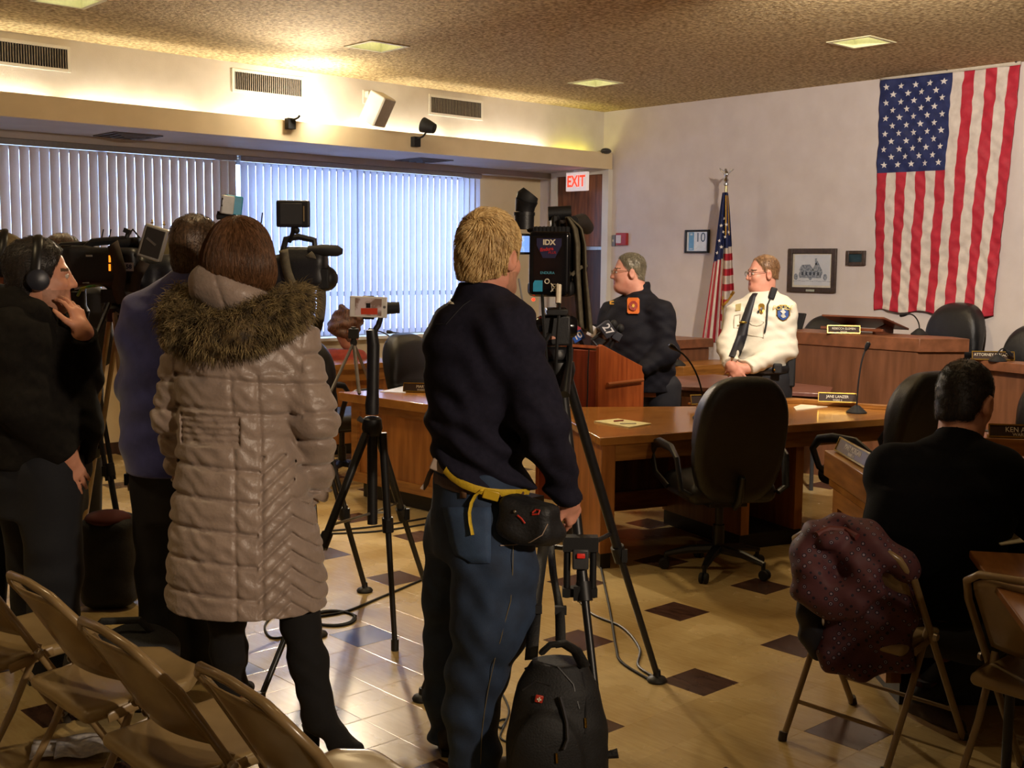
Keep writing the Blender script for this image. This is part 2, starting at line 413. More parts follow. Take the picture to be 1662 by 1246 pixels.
# sprayed acoustic ceiling with square openings for the recessed lamps
LAMPS = [(7.72, 4.74), (7.78, 7.45), (5.33, 7.39), (3.02, 7.48)]
ceil_m = mat('acoustic_spray', 'dac492', .95, c2='8f774e', scale=34, bump=1.0, bscale=46, detail=5, contrast=1.5)
def ceiling():
    b = MB(); h = .155
    ys = sorted(set([YR, YU+.02]+[y+s*h for _, y in LAMPS for s in (-1, 1)]))
    xs = sorted(set([XL, XF]+[x+s*h for x, _ in LAMPS for s in (-1, 1)]))
    for i in range(len(xs)-1):
        for j in range(len(ys)-1):
            cx, cy = (xs[i]+xs[i+1])/2, (ys[j]+ys[j+1])/2
            if any(abs(cx-x) < h and abs(cy-y) < h for x, y in LAMPS): continue
            b.box((cx, cy, HC+.06), (xs[i+1]-xs[i], ys[j+1]-ys[j], .12))
    return b.build('ceiling', ceil_m, smooth=0)
struct(ceiling())
lampglass = mat('lamp_lens', 'f4f4d8', .4, emit='f4f2c4', estr=1.5)
lamptrim = mat('lamp_reflector', 'e2deb4', .35)
for i, (x, y) in enumerate(LAMPS):
    t = thing('recessed_ceiling_light', ['square recessed ceiling light nearest the wall flag', 'square recessed ceiling light above the exit corner, farthest from the camera', 'square recessed ceiling light above the wall speaker and white bracket', 'square recessed ceiling light cut off by the top edge at far left'][i], 'ceiling light', (x, y, HC), 0, 'recessed lights in the sprayed ceiling')
    b = MB(); h = .155
    for s in (-1, 1):
        b.box((s*(h-.004), 0, .06), (.008, 2*h, .12)); b.box((0, s*(h-.004), .06), (2*h-.016, .008, .12))
        b.box((s*(h+.008), 0, -.003), (.03, 2*h+.046, .006)); b.box((0, s*(h+.008), -.003), (2*h-.014, .03, .006))
    b.build('reflector_frame', lamptrim, t, smooth=0)
    MB().box((0, 0, .075), (2*h-.02, 2*h-.02, .008)).build('lens', lampglass, t)

# walls
def wall(name, c, size, m): return struct(MB().box(c, size).build(name, m, smooth=0))
wall('wall_left', ((XL+XF)/2, YU+.06, (2.72+HC+.12)/2), (XF-XL, .12, HC+.12-2.72), cream)       # above the soffit
wall('ceiling_soffit', ((XL+XF)/2, (8.70+YB)/2, 2.705), (XF-XL, YB-8.70, .03), soff)
wall('trim_1', ((XL+XF)/2-.01, 8.68, 2.77), (XF-XL-.02, .04, .17), beige)                            # fascia hiding the cove lamps
wall('trim_2', ((XL+XF)/2, 9.70, 2.66), (XF-XL, .17, .06), soff)                                 # pelmet above the blinds
SILL, WT = .94, 2.62
WINS = [(.9, 5.36), (5.46, 8.33)]
bw = MB()
xs = [XL, WINS[0][0], WINS[0][1], WINS[1][0], WINS[1][1], XF]
bw.box(((XL+XF)/2, YB+.1, SILL/2), (XF-XL, .2, SILL)); bw.box(((XL+XF)/2, YB+.1, (WT+2.9)/2), (XF-XL, .2, 2.9-WT))
for a, b_ in ((0, 1), (2, 3), (4, 5)): bw.box(((xs[a]+xs[b_])/2, YB+.1, (SILL+WT)/2), (xs[b_]-xs[a], .2, WT-SILL))
struct(bw.build('wall_window', beige, smooth=0))
wall('wall_right', (XF+.06, (YR+YB)/2, HC/2), (.12, YB-YR+.4, HC+.24), flagw)
wall('wall_back', (XL-.06, (YR+YB)/2, HC/2), (.12, YB-YR+.4, HC+.24), cream)
wall('wall_camera', ((XL+XF)/2, YR-.06, HC/2), (XF-XL, .12, HC+.24), cream)
wall('trim_3', ((XL+XF)/2, 9.70, SILL-.015), (XF-XL, .18, .03), white)                          # window stool
def thin_glass():
    m = bpy.data.materials.new('window_glass'); m.use_nodes = True; n = m.node_tree.nodes; L = m.node_tree.links; n.remove(n['Principled BSDF'])
    a = n.new('ShaderNodeBsdfTransparent'); a.inputs[0].default_value = (.93, .96, .97, 1); g_ = n.new('ShaderNodeBsdfGlossy'); g_.inputs['Roughness'].default_value = .03
    fr = n.new('ShaderNodeFresnel'); fr.inputs[0].default_value = 1.3; mx = n.new('ShaderNodeMixShader'); L.new(fr.outputs[0], mx.inputs[0]); L.new(a.outputs[0], mx.inputs[1]); L.new(g_.outputs[0], mx.inputs[2]); L.new(mx.outputs[0], n['Material Output'].inputs[0]); return m
glass = thin_glass()
lensm = mat('spectacle_lens', 'ffffff', .05, spec=.15); lensm.node_tree.nodes['Principled BSDF'].inputs['Alpha'].default_value = .06
alum = mat('window_metal', '9b9ba0', .35, metal=.6)
for i, (a, b_) in enumerate(WINS):
    t = thing('window_%d' % (i+1), None, None, ((a+b_)/2, YB+.12, SILL)); t['kind'] = 'structure'
    W = b_-a; Hh = WT-SILL; f = MB()
    for s in (-1, 1): f.box((s*(W/2-.025), 0, Hh/2), (.05, .06, Hh))
    for z in (.025, Hh-.025, .42): f.box((0, 0, z), (W-.1, .06, .05))
    for k in ((-.25, .25) if i == 0 else (0,)): f.box((W*k, 0, Hh/2), (.045, .055, Hh-.1))
    f.build('window_frame', alum, t, bevel=.004)
    MB().box((0, .01, Hh/2), (W-.1, .006, Hh-.1)).build('pane', glass, t)

# vertical blinds
def translucent(name, c, tr):
    m = bpy.data.materials.new(name); m.use_nodes = True; n = m.node_tree.nodes; L = m.node_tree.links
    b = n['Principled BSDF']; b.inputs['Base Color'].default_value = (*lin(c), 1); b.inputs['Roughness'].default_value = .7
    t = n.new('ShaderNodeBsdfTranslucent'); mx = n.new('ShaderNodeMixShader'); mx.inputs[0].default_value = tr
    tc = n.new('ShaderNodeTexCoord'); ns = n.new('ShaderNodeTexNoise'); ns.inputs['Scale'].default_value = 120; L.new(tc.outputs['Object'], ns.inputs['Vector'])
    r = n.new('ShaderNodeValToRGB'); r.color_ramp.elements[0].color = (*[x*.85 for x in lin(c)], 1); r.color_ramp.elements[1].color = (*lin(c), 1)
    L.new(ns.outputs[0], r.inputs[0]); L.new(r.outputs[0], b.inputs['Base Color']); L.new(r.outputs[0], t.inputs['Color'])
    L.new(b.outputs[0], mx.inputs[1]); L.new(t.outputs[0], mx.inputs[2]); L.new(mx.outputs[0], n['Material Output'].inputs[0]); return m
bl_m = [translucent('blind_fabric_grey', 'dccfc6', .22), translucent('blind_fabric_pale', 'e4e4ec', .60)]
def blind(x0, x1, ang, m, label, pitch=.079):
    t = thing('vertical_blind', label, 'blind', ((x0+x1)/2, 9.66, 0)); W = x1-x0
    MB().box((0, 0, 2.605), (W, .045, .05)).build('head_rail', alum, t, bevel=.004)
    b = MB(); n = int(W/pitch); c, s = math.cos(ang), math.sin(ang)
    for i in range(n):
        x = -W/2+(i+.5)*W/n; a = ang+random.uniform(-.03, .03); c, s = math.cos(a), math.sin(a)
        P = []
        for k in range(6):
            u = (k/5-.5)*.092; q = .004*(1-(2*k/5-1)**2)
            P.append((x+u*c-q*s, u*s+q*c))
        P += [(p[0]-.0008*s*-1, p[1]-.0012) for p in P[::-1]]
        b.prism([(p[0], p[1], SILL+.02) for p in P], (0, 0, 2.575-SILL-.02))
    b.build('slats', m, t, smooth=30)
blind(.9, 5.40, .30, bl_m[0], 'beige grey vertical blind drawn over the left window behind the film crew')
blind(5.44, 8.33, .27, bl_m[1], 'bright bluish vertical blind over the right window behind the seated woman')

# door in the window bay (flag wall plane) and its trim
t = thing('door_1', None, None, (XF-.02, 9.11, 0)); t['kind'] = 'structure'
dwood = wood('door_wood', '8a5432', '5c3520', .4, grain=(8, 8, .8), scale=4)
dwood2 = wood('door_wood_dark', '4a2d20', '33201a', .45, grain=(8, 8, .8), scale=4)
MB().box((0, 0, 2.255), (.04, .70, .77)).build('upper_panel', dwood, t, bevel=.004)
MB().box((0, 0, .92), (.045, .70, 1.82)).build('lower_panel', dwood2, t, bevel=.004)
MB().box((-.012, 0, 1.85), (.05, .70, .04)).build('metal_strip', steel, t, bevel=.003)
k = MB().lathe([(.028, 0), (.028, .008), (.012, .012), (.012, .04), (.027, .05), (.027, .07), (.012, .075)], (-.022, -.26, 1.0), 18, roty(-PI/2)); k.build('door_handle', blackm, t)
tr = MB(); tr.box((XF-.03, 8.715, 1.34), (.07, .09, 2.69)); tr.box((XF-.03, 9.505, 1.34), (.07, .09, 2.69)); tr.box((XF-.03, 9.11, 2.665), (.07, .7, .05))
struct(tr.build('trim_4', white, smooth=0))
struct(MB().box((XF-.006, 7.52, .05), (.012, 2.26, .1)).build('baseboard_right', dwood2, smooth=0))
struct(MB().box(((XL+XF)/2, YB-.006, .05), (XF-XL-.1, .012, .1)).build('baseboard_window', dwood2, smooth=0))

# cove lamps standing in the trough behind the fascia
tube_m = mat('fluorescent_tube', 'ffffff', .5, emit='fff8e8', estr=32.0)
tube_y = mat('fluorescent_tube_dim', 'ffffff', .5, emit='dfe04a', estr=14.0)
cov = [(.3, 1.95), (2.05, 3.42), (3.5, 4.62), (4.70, 5.90), (5.98, 7.18), (7.26, 8.46), (8.55, 9.12)]
words = ['leftmost beyond the picture edge', 'below the far left wall grille', 'left of the middle wall grille', 'under the lit flood lamp', 'under the tilted white speaker', 'under the rightmost wall grille', 'dim yellow one nearest the flag wall']
for i, (a, b_) in enumerate(cov):
    t = thing('fluorescent_cove_lamp', 'fluorescent tube lamp in the wall cove, '+words[i], 'lamp', ((a+b_)/2, 8.755, 2.72), 0, 'cove lamps behind the fascia')
    MB().box((0, 0, .015), (b_-a, .06, .03)).build('batten', white, t)
    L_ = b_-a
    MB().tube([(-L_/2+.03, 0, .055), (L_/2-.03, 0, .055)], .013, 10).build('tube', tube_y if i == 6 else tube_m, t)
    for q in (-1, 1): MB().box((q*(L_/2-.015), 0, .045), (.02, .03, .05)).build('end_cap', white, t)

# grilles high on the window wall and diffusers in the soffit
grille_m = mat('grille_metal', '8d8274', .5, metal=.2)
for i, (x0, x1, w_) in enumerate(((2.7, 3.54, 'cut off by the left picture edge'), (4.92, 5.56, 'beside the bright flood lamp'), (6.97, 7.59, 'right of the white speaker'))):
    t = thing('wall_vent', 'long cream wall vent with dark vertical slats, '+w_, 'vent', ((x0+x1)/2, YU, 3.155), 0, 'wall vents on the window side')
    W = x1-x0; f = MB()
    for s in (-1, 1): f.box((s*(W/2+.012), -.006, 0), (.024, .012, .19)); f.box((0, -.006, s*.083), (W, .012, .024))
    f.build('vent_frame', white, t, bevel=.002)
    MB().box((0, -.001, 0), (W, .002, .145)).build('dark_backing', blackm, t)
    g = MB()
    for k_ in range(int(W/.019)): g.box((-W/2+.0095+k_*.019, -.007, 0), (.005, .010, .142))
    g.build('slats', grille_m, t, smooth=0)
for i, (x, y, w_) in enumerate(((4.22, 9.30, 'above the grey blind'), (7.28, 9.30, 'above the bright blind'))):
    t = thing('soffit_vent', 'square dark ceiling diffuser in the soffit '+w_, 'vent', (x, y, 2.69), 0, 'diffusers in the soffit')
    b = MB(); 
    for q, z in ((.2, 0), (.15, -.006), (.10, -.012), (.05, -.018)):
        for s in (-1, 1): b.box((s*q, 0, z-.004), (.012, 2*q+.012, .012)); b.box((0, s*q, z-.004), (2*q-.012, .012, .012))
    b.build('rings', mat('diffuser_metal', '6a6664', .5), t); MB().box((0, 0, -.002), (.4, .4, .003)).build('dark_backing', blackm, t)

# speaker, flood lamps, exit sign and small things on the walls
t = thing('wall_speaker', 'white box speaker tilted on a bracket on the cream upper wall', 'speaker', (6.24, YU, 3.05))
R = rotz(.35)@rotx(.5)
spk = MB().box((0, -.17, -.02), (.19, .17, .27), R); spk.build('cabinet', white, t, bevel=.012)
MB().box(V(0, -.17, -.02)+R@V(0, -.087, 0), (.17, .006, .25), R).build('grille', mat('speaker_cloth', 'b9b2a8', .8, bump=.3, bscale=300), t, bevel=.002)
MB().box((0, -.03, .12), (.05, .06, .05)).box((0, -.006, .10), (.09, .012, .12)).build('bracket', white, t, bevel=.004)
def flood(loc, lit, label, R):
    t = thing('flood_lamp', label, 'lamp', loc)
    MB().box((0, -.02, -.045), (.075, .06, .09)).build('clamp', blackm, t, bevel=.004)
    MB().tube([(0, -.05, -.02), (.03, -.09, .0), (.06, -.10, .04)], .009, 8).build('arm', blackm, t)
    c = V(.08, -.11, .09)
    h = MB(); h.lathe([(.02, .07), (.045, .06), (.06, .0), (.07, -.06), (.068, -.065), (.055, -.01), (.015, .02)], c, 24, R); h.build('lamp_head', blackm if not lit else dgrey, t)
    MB().lathe([(.001, -.03), (.06, -.03), (.06, -.034), (.001, -.036)], c, 24, R).build('lens', mat('flood_lens_lit', 'ffffff', .3, emit='fff4dc', estr=160.) if lit else dgrey, t)
flood((6.66, 8.655, 2.82), False, 'small black unlit spotlight clamped to the beige fascia', rotz(.5)@rotx(1.9))
flood((5.34, 8.655, 2.87), True, 'glaring lit flood lamp clamped on the beige fascia above the blinds', rotz(-.6)@rotx(-PI/2*.88))
t = thing('emergency_light', 'small dark dome light at the fascia end beside the flag wall', 'light', (9.2, 8.66, 2.855))
MB().ball((0, -.02, .015), (.07, .04, .03)).box((0, 0, 0), (.1, .03, .02)).build('housing', dgrey, t)

t = thing('exit_sign', 'white exit sign with red letters hung over the wooden door', 'sign', (9.12, 8.98, 2.56))
exw = mat('sign_white', 'f2ece6', .4, emit='ffe9e0', estr=.25); exr = mat('sign_red', 'd8301c', .4, emit='ff3418', estr=1.6)
R = rotz(-PI/2)
MB().box((0, 0, 0), (.045, .31, .20)).build('housing', exw, t, bevel=.006)
text('EXIT', .165, exr, t, (-.0235, 0, -.002), X=(0, -1, 0), bold=.004, sx=.8)
MB().box((.02, 0, .112), (.06, .10, .03)).build('mount', white, t)

t = thing('fire_alarm', 'red and white fire alarm box on the wall beside the door trim', 'alarm', (XF, 8.50, 1.945))
MB().box((-.02, 0, 0), (.04, .15, .13)).build('housing', mat('alarm_red', 'a8261e', .4), t, bevel=.005)
MB().box((-.043, .03, 0), (.008, .07, .085)).build('strobe', mat('strobe_white', 'ddd2cc', .3), t, bevel=.003)
t = thing('light_switch', 'small grey switch plate beside the red fire alarm', 'switch', (XF, 8.635, 1.93))
MB().box((-.005, 0, 0), (.01, .05, .12)).build('plate', steel, t, bevel=.002); MB().box((-.012, 0, 0), (.012, .012, .025)).build('toggle', white, t)

def frame(name, label, y0, y1, z0, z1, fm, wdt, cat='picture', thick=.03):
    W, Hh = y0-y1, z1-z0
    t = thing(name, label, cat, (XF-.002, (y0+y1)/2, (z0+z1)/2)); f = MB()
    for s in (-1, 1): f.box((-thick/2, s*(W/2-wdt/2), 0), (thick, wdt, Hh)); f.box((-thick/2, 0, s*(Hh/2-wdt/2)), (thick, W-2*wdt, wdt))
    f.build('frame', fm, t, bevel=.004); return t, W, Hh
bframe = mat('black_frame', '1c1f2a', .35); dkwood = wood('dark_frame_wood', '4a3b33', '33281f', .4)
t, W, Hh = frame('framed_certificate', 'small black framed blue and white certificate reading 10', 7.64, 7.34, 1.80, 2.03, bframe, .018)
MB().box((-.008, 0, 0), (.006, W-.03, Hh-.03)).build('paper', mat('paper_white', 'dfe6f0', .5), t)
MB().box((-.0115, .075, 0), (.002, .065, Hh-.05)).build('blue_band', mat('cert_blue', '6ba4d2', .5), t)
blueg = mat('cert_ink', '48607c', .6)
text('10', .13, blueg, t, (-.0125, -.04, .035), X=(0, -1, 0))
ln = MB()
for i_ in range(4): ln.box((-.0115, -.04, -.04-i_*.015), (.001, .11-.02*(i_ % 2), .004))
ln.box((-.013, .075, -.075), (.001, .04, .012)); ln.box((-.013, .075, .07), (.001, .03, .02)); ln.build('small_print', mat('cert_pale', 'c4d4e4', .6), t)
t, W, Hh = frame('framed_drawing', 'dark wood frame with pencil drawing of a building and brass plate', 6.40, 5.89, 1.44, 1.84, dkwood, .045)
MB().box((-.008, 0, 0), (.006, W-.06, Hh-.06)).build('mat_board', mat('mat_board', 'd6d0bd', .7), t)
MB().box((-.012, 0, .003), (.003, W-.13, Hh-.12)).build('paper', mat('drawing_paper', 'cfd2d6', .45, c2='c2c6cc', scale=9), t)
ink = mat('pencil', '6c7480', .8, c2='99a0a8', scale=60, contrast=3)
d = MB()    # pencil house: gables, roof, windows, trees
def poly(P, dx=-.0142): d.prism([(dx, -p[0], p[1]) for p in P], (.0005, 0, 0))
poly([(-.13, -.07), (.10, -.07), (.10, .0), (-.13, .0)]); poly([(-.14, 0), (.02, .0), (-.02, .055), (-.11, .05)]); poly([(.0, .0), (.11, 0), (.055, .09)]); poly([(.03, .05), (.05, .05), (.05, .11), (.03, .11)])
for k_ in range(7): d.ball((-.0142, .17-k_*.052, -.06+.02*(k_ % 3)), (.0008, .022, .03), 8)
for k_ in range(9): d.box((-.0138, .18-k_*.045, -.10+.004*(k_ % 2)), (.0006, .04, .004))
d.build('drawing', ink, t)
wdw = MB()
for k_ in range(5): wdw.box((-.0152, .1-k_*.042, -.03), (.0006, .018, .03))
wdw.build('drawn_windows', mat('pencil_dark', '3c4450', .8), t)
MB().box((-.033, 0, -Hh/2+.016), (.004, .09, .02)).build('plate', mat('pale_brass', 'cfd6b8', .3, metal=.6), t, bevel=.002)
t, W, Hh = frame('wall_plaque', 'little dark plaque with teal face on the flag wall', 5.79, 5.60, 1.69, 1.82, dkwood, .03, 'plaque')
MB().box((-.012, 0, 0), (.012, W-.05, Hh-.05)).build('face', mat('plaque_teal', '24424c', .3, c2='18303a', scale=20), t, bevel=.003)

# ------------------------------------------------------------------ the large flag hung on the wall
fred = mat('flag_red', 'bc2438', .7, c2='a81e30', scale=20, bump=.25, bscale=50); fwht = mat('flag_white', 'd9cfc4', .75, c2='c9bdb2', scale=20, bump=.25, bscale=50)
fblu = mat('flag_blue', '232e62', .75, c2='1b2450', scale=20, bump=.25, bscale=50); heading = mat('flag_heading', 'cfc6b4', .8); starm = mat('flag_star', 'e2dcd6', .8)
t = thing('wall_flag', 'large American flag hanging lengthwise on the right wall', 'flag', (XF, 5.0, 0))
TL, TR, BL, BR = [gX(*p, XF)[1:] for p in ((1432, 131), (1660, 106), (1420, 503), (1614, 512))]
def flagpt(u, v, off=0.):
    a = (1-v)*((1-u)*TL+u*TR)+v*((1-u)*BL+u*BR)
    ph = 9*u+2.5*v
    b = .5+.5*v
    x = .03+.012*b*math.sin(14*u+1.7*math.sin(5*v+3*u))+.008*math.sin(22*(v+.55*u)+2*math.sin(7*u))*(.4+.6*math.sin(PI*u))+.006*math.sin(60*v+25*u+2*math.sin(9*v))+.004*math.sin(47*u-30*v)+.003*math.sin(110*v-40*u+3*math.sin(11*u))
    return (-x-off, a[0]-5.0, a[1]+.012*math.sin(PI*2*u*3)*(v > .98))
def fm(u, v):
    if u < 7/13 and v < .40: return 2
    return 0 if int(u*13) % 2 == 0 else 1
b = MB(); b.sheet(flagpt, 130, 200, fm); b.build('cloth', [fred, fwht, fblu], t, smooth=180, solid=.002)
st = MB()
for r in range(11):
    n_ = 5 if r % 2 == 0 else 4
    for c_ in range(n_):
        u0 = (7/13)*((c_*2+(1 if n_ == 5 else 2))/10.); v0 = .40*(r+1)/12.
        P = []
        for k_ in range(10):
            rr = .030 if k_ % 2 == 0 else .0125
            du = rr*math.sin(k_*PI/5)/1.2; dv = -rr*math.cos(k_*PI/5)/2.0
            P.append(np.array(flagpt(u0+du, v0+dv, .004)))
        c0 = np.array(flagpt(u0, v0, .006)); st.add([c0]+P, [(0, k_+1, (k_+1) % 10+1) for k_ in range(10)])
st.build('stars', starm, t, smooth=0)
hd = MB().sheet(lambda u, v: (-.035, *((1-u)*TL+u*TR-V(5.0, 0)+V(0, .045)*(1-v))), 20, 1); hd.build('heading_band', heading, t, solid=.003)
pn = MB()
for u in (.01, .5, .97):
    q = (1-u)*TL+u*TR; pn.ball((-.042, q[0]-5.0, q[1]+.03), .011, 8)
pn.build('pins', dgrey, t)

# ------------------------------------------------------------------ flag on a pole with an eagle
PF = V(9.0, 6.90, 0)
t = thing('pole_flag', 'American flag with gold fringe draped on a floor pole topped by an eagle', 'flag', PF)
polem = mat('pole_gold', 'c9b98a', .3, metal=.7)
MB().tube([(0, 0, .04), (0, 0, 2.44)], .014, 14).build('pole', polem, t)
MB().lathe([(.16, 0), (.16, .015), (.10, .04), (.03, .06), (.022, .12), (.012, .12)], (0, 0, 0), 24).build('pole_base', brass, t)
e = MB(); e.lathe([(.012, 2.42), (.022, 2.43), (.022, 2.445), (.010, 2.455), (.026, 2.475), (.010, 2.50)], n=16)
e.ball((0, 0, 2.53), (.018, .022, .035)); e.ball((0, .01, 2.57), .014); e.ball((0, .028, 2.568), (.004, .012, .004))
for s in (-1, 1):
    e.prism([(-.004, s*.01, 2.53), (-.004, s*.05, 2.575), (-.004, s*.085, 2.585+.01*s), (-.004, s*.07, 2.56), (-.004, s*.04, 2.545), (-.004, s*.015, 2.515)], (.008, 0, 0))
e.build('eagle_finial', chrome, t)
DV = nrm(PF*V(1, 1, 0)); RT2 = V(DV[1], -DV[0], 0)       # view-facing axes of the drape
def drape(u, v):        # u across the fold (0 left .. 1 right), v down
    wL = .02+.13*v**.9+.05*max(0, v-.45); wR = .03+.115*v**.8
    x = -wL+(wL+wR)*u; dep = (.02+.05*v)*math.sin(u*PI*5+.6*v)*1.0+.03*math.sin(u*PI)*-1
    z = 2.36-1.42*v+(.05*math.sin(u*7))*v*.2
    return RT2*x+DV*dep*1.0+V(0, 0, z)+V(-.02, 0, 0)
def dm(u, v):
    if u > .52:                                     # outer fold: canton above, stripes run level below, cut by the fringe
        if v < .35+.04*(1-u): return 2
        return 0 if int((v-.35)*20) % 2 == 1 else 1
    if v < .46-.05*u: return 2
    return 0 if int(u*12+.4) % 2 == 0 else 1
b = MB(); b.sheet(lambda u, v: drape(u, v), 70, 110, lambda u, v: dm(u, v))
keep = [i for i, f in enumerate(b.f) if not (((i//110)+.5)/70 > .55 and ((i % 110)+.5)/110 > .66+.08*(1-abs(((i//110)+.5)/70-.58)/.4))]
b.f = [b.f[i] for i in keep]; b.m = [b.m[i] for i in keep]
b.build('cloth', [fred, fwht, fblu], t, smooth=180, solid=.003)
fr = MB()
fp = [drape(.55+.44*k_/12,   .66+.08*(1-abs((.55+.44*k_/12)-.58)/.4))-DV*.008 for k_ in range(13)]
fr.tube(fp, .014, 6, flat=(1, .5))
for q_, w_, n_ in ((.62, .007, .02), (.86, .006, .012)): MB().tube([drape(q_, .02+.26*k_/8)-DV*n_ for k_ in range(9)], w_, 6).build('gold_cord', mat('gold_fringe', 'c9972c', .6, c2='8f6718', scale=200), t)
gf = mat('gold_fringe', 'c9972c', .6, c2='8f6718', scale=200); fr.build('gold_fringe', gf, t)
MB().tube([drape(.56, .68+.09*k_/5)-DV*.012 for k_ in range(6)], .012, 6, flat=(1, .5)).build('gold_fringe', gf, t)
for u0, v0 in ((.25, .22), (.42, .26), (.22, .32), (.66, .21), (.80, .26), (.6, .29), (.36, .36), (.15, .40), (.5, .17)):
    c0 = drape(u0, v0)-DV*.022; P = []
    for k_ in range(10):
        rr = .019 if k_ % 2 == 0 else .008; P.append(c0+RT2*rr*math.sin(k_*PI/5)+V(0, 0, rr*math.cos(k_*PI/5)))
    MB().add([c0]+P, [(0, k_+1, (k_+1) % 10+1) for k_ in range(10)]).build('star', starm, t, smooth=0)

# radiator under the window
t = thing('radiator', 'cream baseboard radiator with slotted top under the window', 'radiator', (7.3, 9.70, 0))
MB().box((0, 0, .36), (2.6, .14, .50)).build('cover', white, t, bevel=.01)
g = MB()
for i in range(56): g.box((-1.25+i*.0455, -.0725, .53), (.022, .006, .09))
g.build('slots', dgrey, t)
# ------------------------------------------------------------------ council furniture
oak = wood('oak_veneer', 'a87236', '7e4f1f', .32, grain=(2, 2, 14), scale=2.2, rot=(0, 0, .5), coat=.15)
oakv = wood('oak_panel', 'a86c33', '845020', .38, grain=(9, 9, 1.1), scale=2.4)
oaktop = wood('oak_desktop', 'b27c3c', '885524', .22, grain=(2, 14, 2), scale=2., rot=(0, 0, .27), coat=.35)
oakd = wood('oak_dark', '6a421f', '482b14', .5, grain=(8, 8, 1), scale=2.5)
dais_m = wood('dais_wood', '80543a', '644029', .42, grain=(7, 7, 1), scale=2.2)
dais_t = wood('dais_band', '8a583c', '6c442c', .38, grain=(7, 7, 7), scale=1.6)
cherry = wood('cherry_veneer', 'a85628', '823a18', .34, grain=(10, 10, .9), scale=2.4)
kick = mat('black_kickplate', '161413', .5)
foldtop = wood('laminate_walnut', '8c5f52', '774c42', .3, grain=(2, 10, 2), scale=2, coat=.2)
leather = mat('black_leather', '1b1b1d', .36, c2='141416', scale=30, bump=.25, bscale=220)
leathb = mat('black_leather_back', '18181b', .42, c2='131316', scale=30, bump=.25, bscale=220)
paper = mat('paper', 'e4dcc4', .6, c2='ded5bb', scale=8)
plate_b = mat('plate_brown', '3a2a22', .6, spec=.25); plate_g = mat('plate_brass', 'd0a850', .25, metal=.9)
plate_w = mat('plate_letters', 'e8dcc4', .4)

def xy(p): return V(p[0], p[1])
def frame2(a, b):           # unit along and inward normal (left of a->b) in the floor plane
    d = xy(b)-xy(a); L = np.linalg.norm(d); d = d/L; return d, V(-d[1], d[0]), L

# desk in the middle: long worktop with raised ledge along its far side and a knee hole on the near side
A0, A1 = V(4.60, 4.33), V(7.24, 3.577)
d_, n_, L_ = frame2(A0, A1)
t = thing('council_desk', 'long oak council desk with glossy top and legal pad, behind the black swivel chair', 'desk', (A0[0], A0[1], 0), math.atan2(d_[1], d_[0]))
DEP = 1.2
_Ri = rotz(math.atan2(d_[1], d_[0])).T
BK = [(_Ri@(gz(x, y, .775)-V(A0[0], A0[1], .775)))[:2] for x, y in ((1130, 652), (1215, 648), (1289, 645), (1400, 654), (1470, 658))]
BK = [q for q in BK if q[0] < L_]+[V(L_, np.interp(L_, [q[0] for q in BK], [q[1] for q in BK]))]
MB().plate([(0, 0), (L_, 0)]+[tuple(q) for q in BK[::-1]]+[(.51, DEP+.06), (.26, .95)], .70, .745).build('desktop', oaktop, t, bevel=.004)
MB().plate([(.06, .05), (L_-.04, .05), (L_-.04, .075), (.06, .075)], .60, .70).build('apron', oak, t)
MB().plate([(.03, .03), (.12, .03), (.37, .93), (.28, .93)], .09, .70).build('end_panel', oakv, t, bevel=.003)
MB().plate([(.045, .05), (.11, .05), (.36, .91), (.29, .91)], .0, .09).build('kickplate', kick, t)
for x in (1.02, 1.42):
    MB().plate([(x, .07), (x+.06, .07), (x+.06, DEP-.3), (x, DEP-.3)], .09, .70).build('divider', oakv, t)
MB().plate([(1.02, .08), (1.48, .08), (1.48, DEP-.32), (1.02, DEP-.32)], .0, .09).build('kickplate', kick, t)
MB().plate([(.37, DEP-.30), (1.5, DEP-.40), (1.5, DEP-.36), (.37, DEP-.26)], .12, .70).build('modesty_panel', oakd, t)
MB().plate([(.36, DEP-.36), (1.02, DEP-.36), (1.02, DEP-.30), (.36, DEP-.30)], .12, .24).build('foot_rail', oak, t)
MB().plate([(L_-.1, .03), (L_, .03), (L_, BK[-1][1]-.04), (L_-.1, BK[-1][1]-.04)], 0, .70).build('end_panel', oakv, t, bevel=.003)
MB().plate([(q[0], q[1]-.09) for q in BK]+[tuple(q) for q in BK[::-1]], .745, .775).build('raised_ledge', oak, t, bevel=.004)
DESK = t; DR = rotz(math.atan2(d_[1], d_[0]))
def on_desk(x, y, z=.745): return V(A0[0], A0[1], 0)+DR@V(x, y, z)

def nameplate(label, loc, rz, words, w_=.24, sub='', face=plate_b, sz=.026):
    t = thing('name_plate', label, 'name plate', loc, rz, 'desk name plates')
    tl = rotx(-.35)
    MB().box((0, .012, .034), (w_, .008, .066), tl).build('plate', face, t, bevel=.001)
    f = MB(); 
    for z in (-.030, .030): f.box(V(0, .012, .034)+tl@V(0, -.006, z), (w_, .006, .007), tl)
    for s in (-1, 1): f.box(V(0, .012, .034)+tl@V(s*(w_/2-.002), -.006, 0), (.005, .006, .06), tl)
    f.build('brass_edge', plate_g, t, smooth=0)
    MB().box((0, .030, .006), (w_, .05, .012)).build('holder', plate_g, t, bevel=.001)
    if words: text(words, sz, plate_w, t, V(0, .012, .034)+tl@V(0, -.0055, .006), X=(1, 0, 0), Y=tl@V(0, 0, 1), sx=.9)
    if sub: text(sub, sz*.6, plate_w, t, V(0, .012, .034)+tl@V(0, -.0055, -.018), X=(1, 0, 0), Y=tl@V(0, 0, 1))
    return t
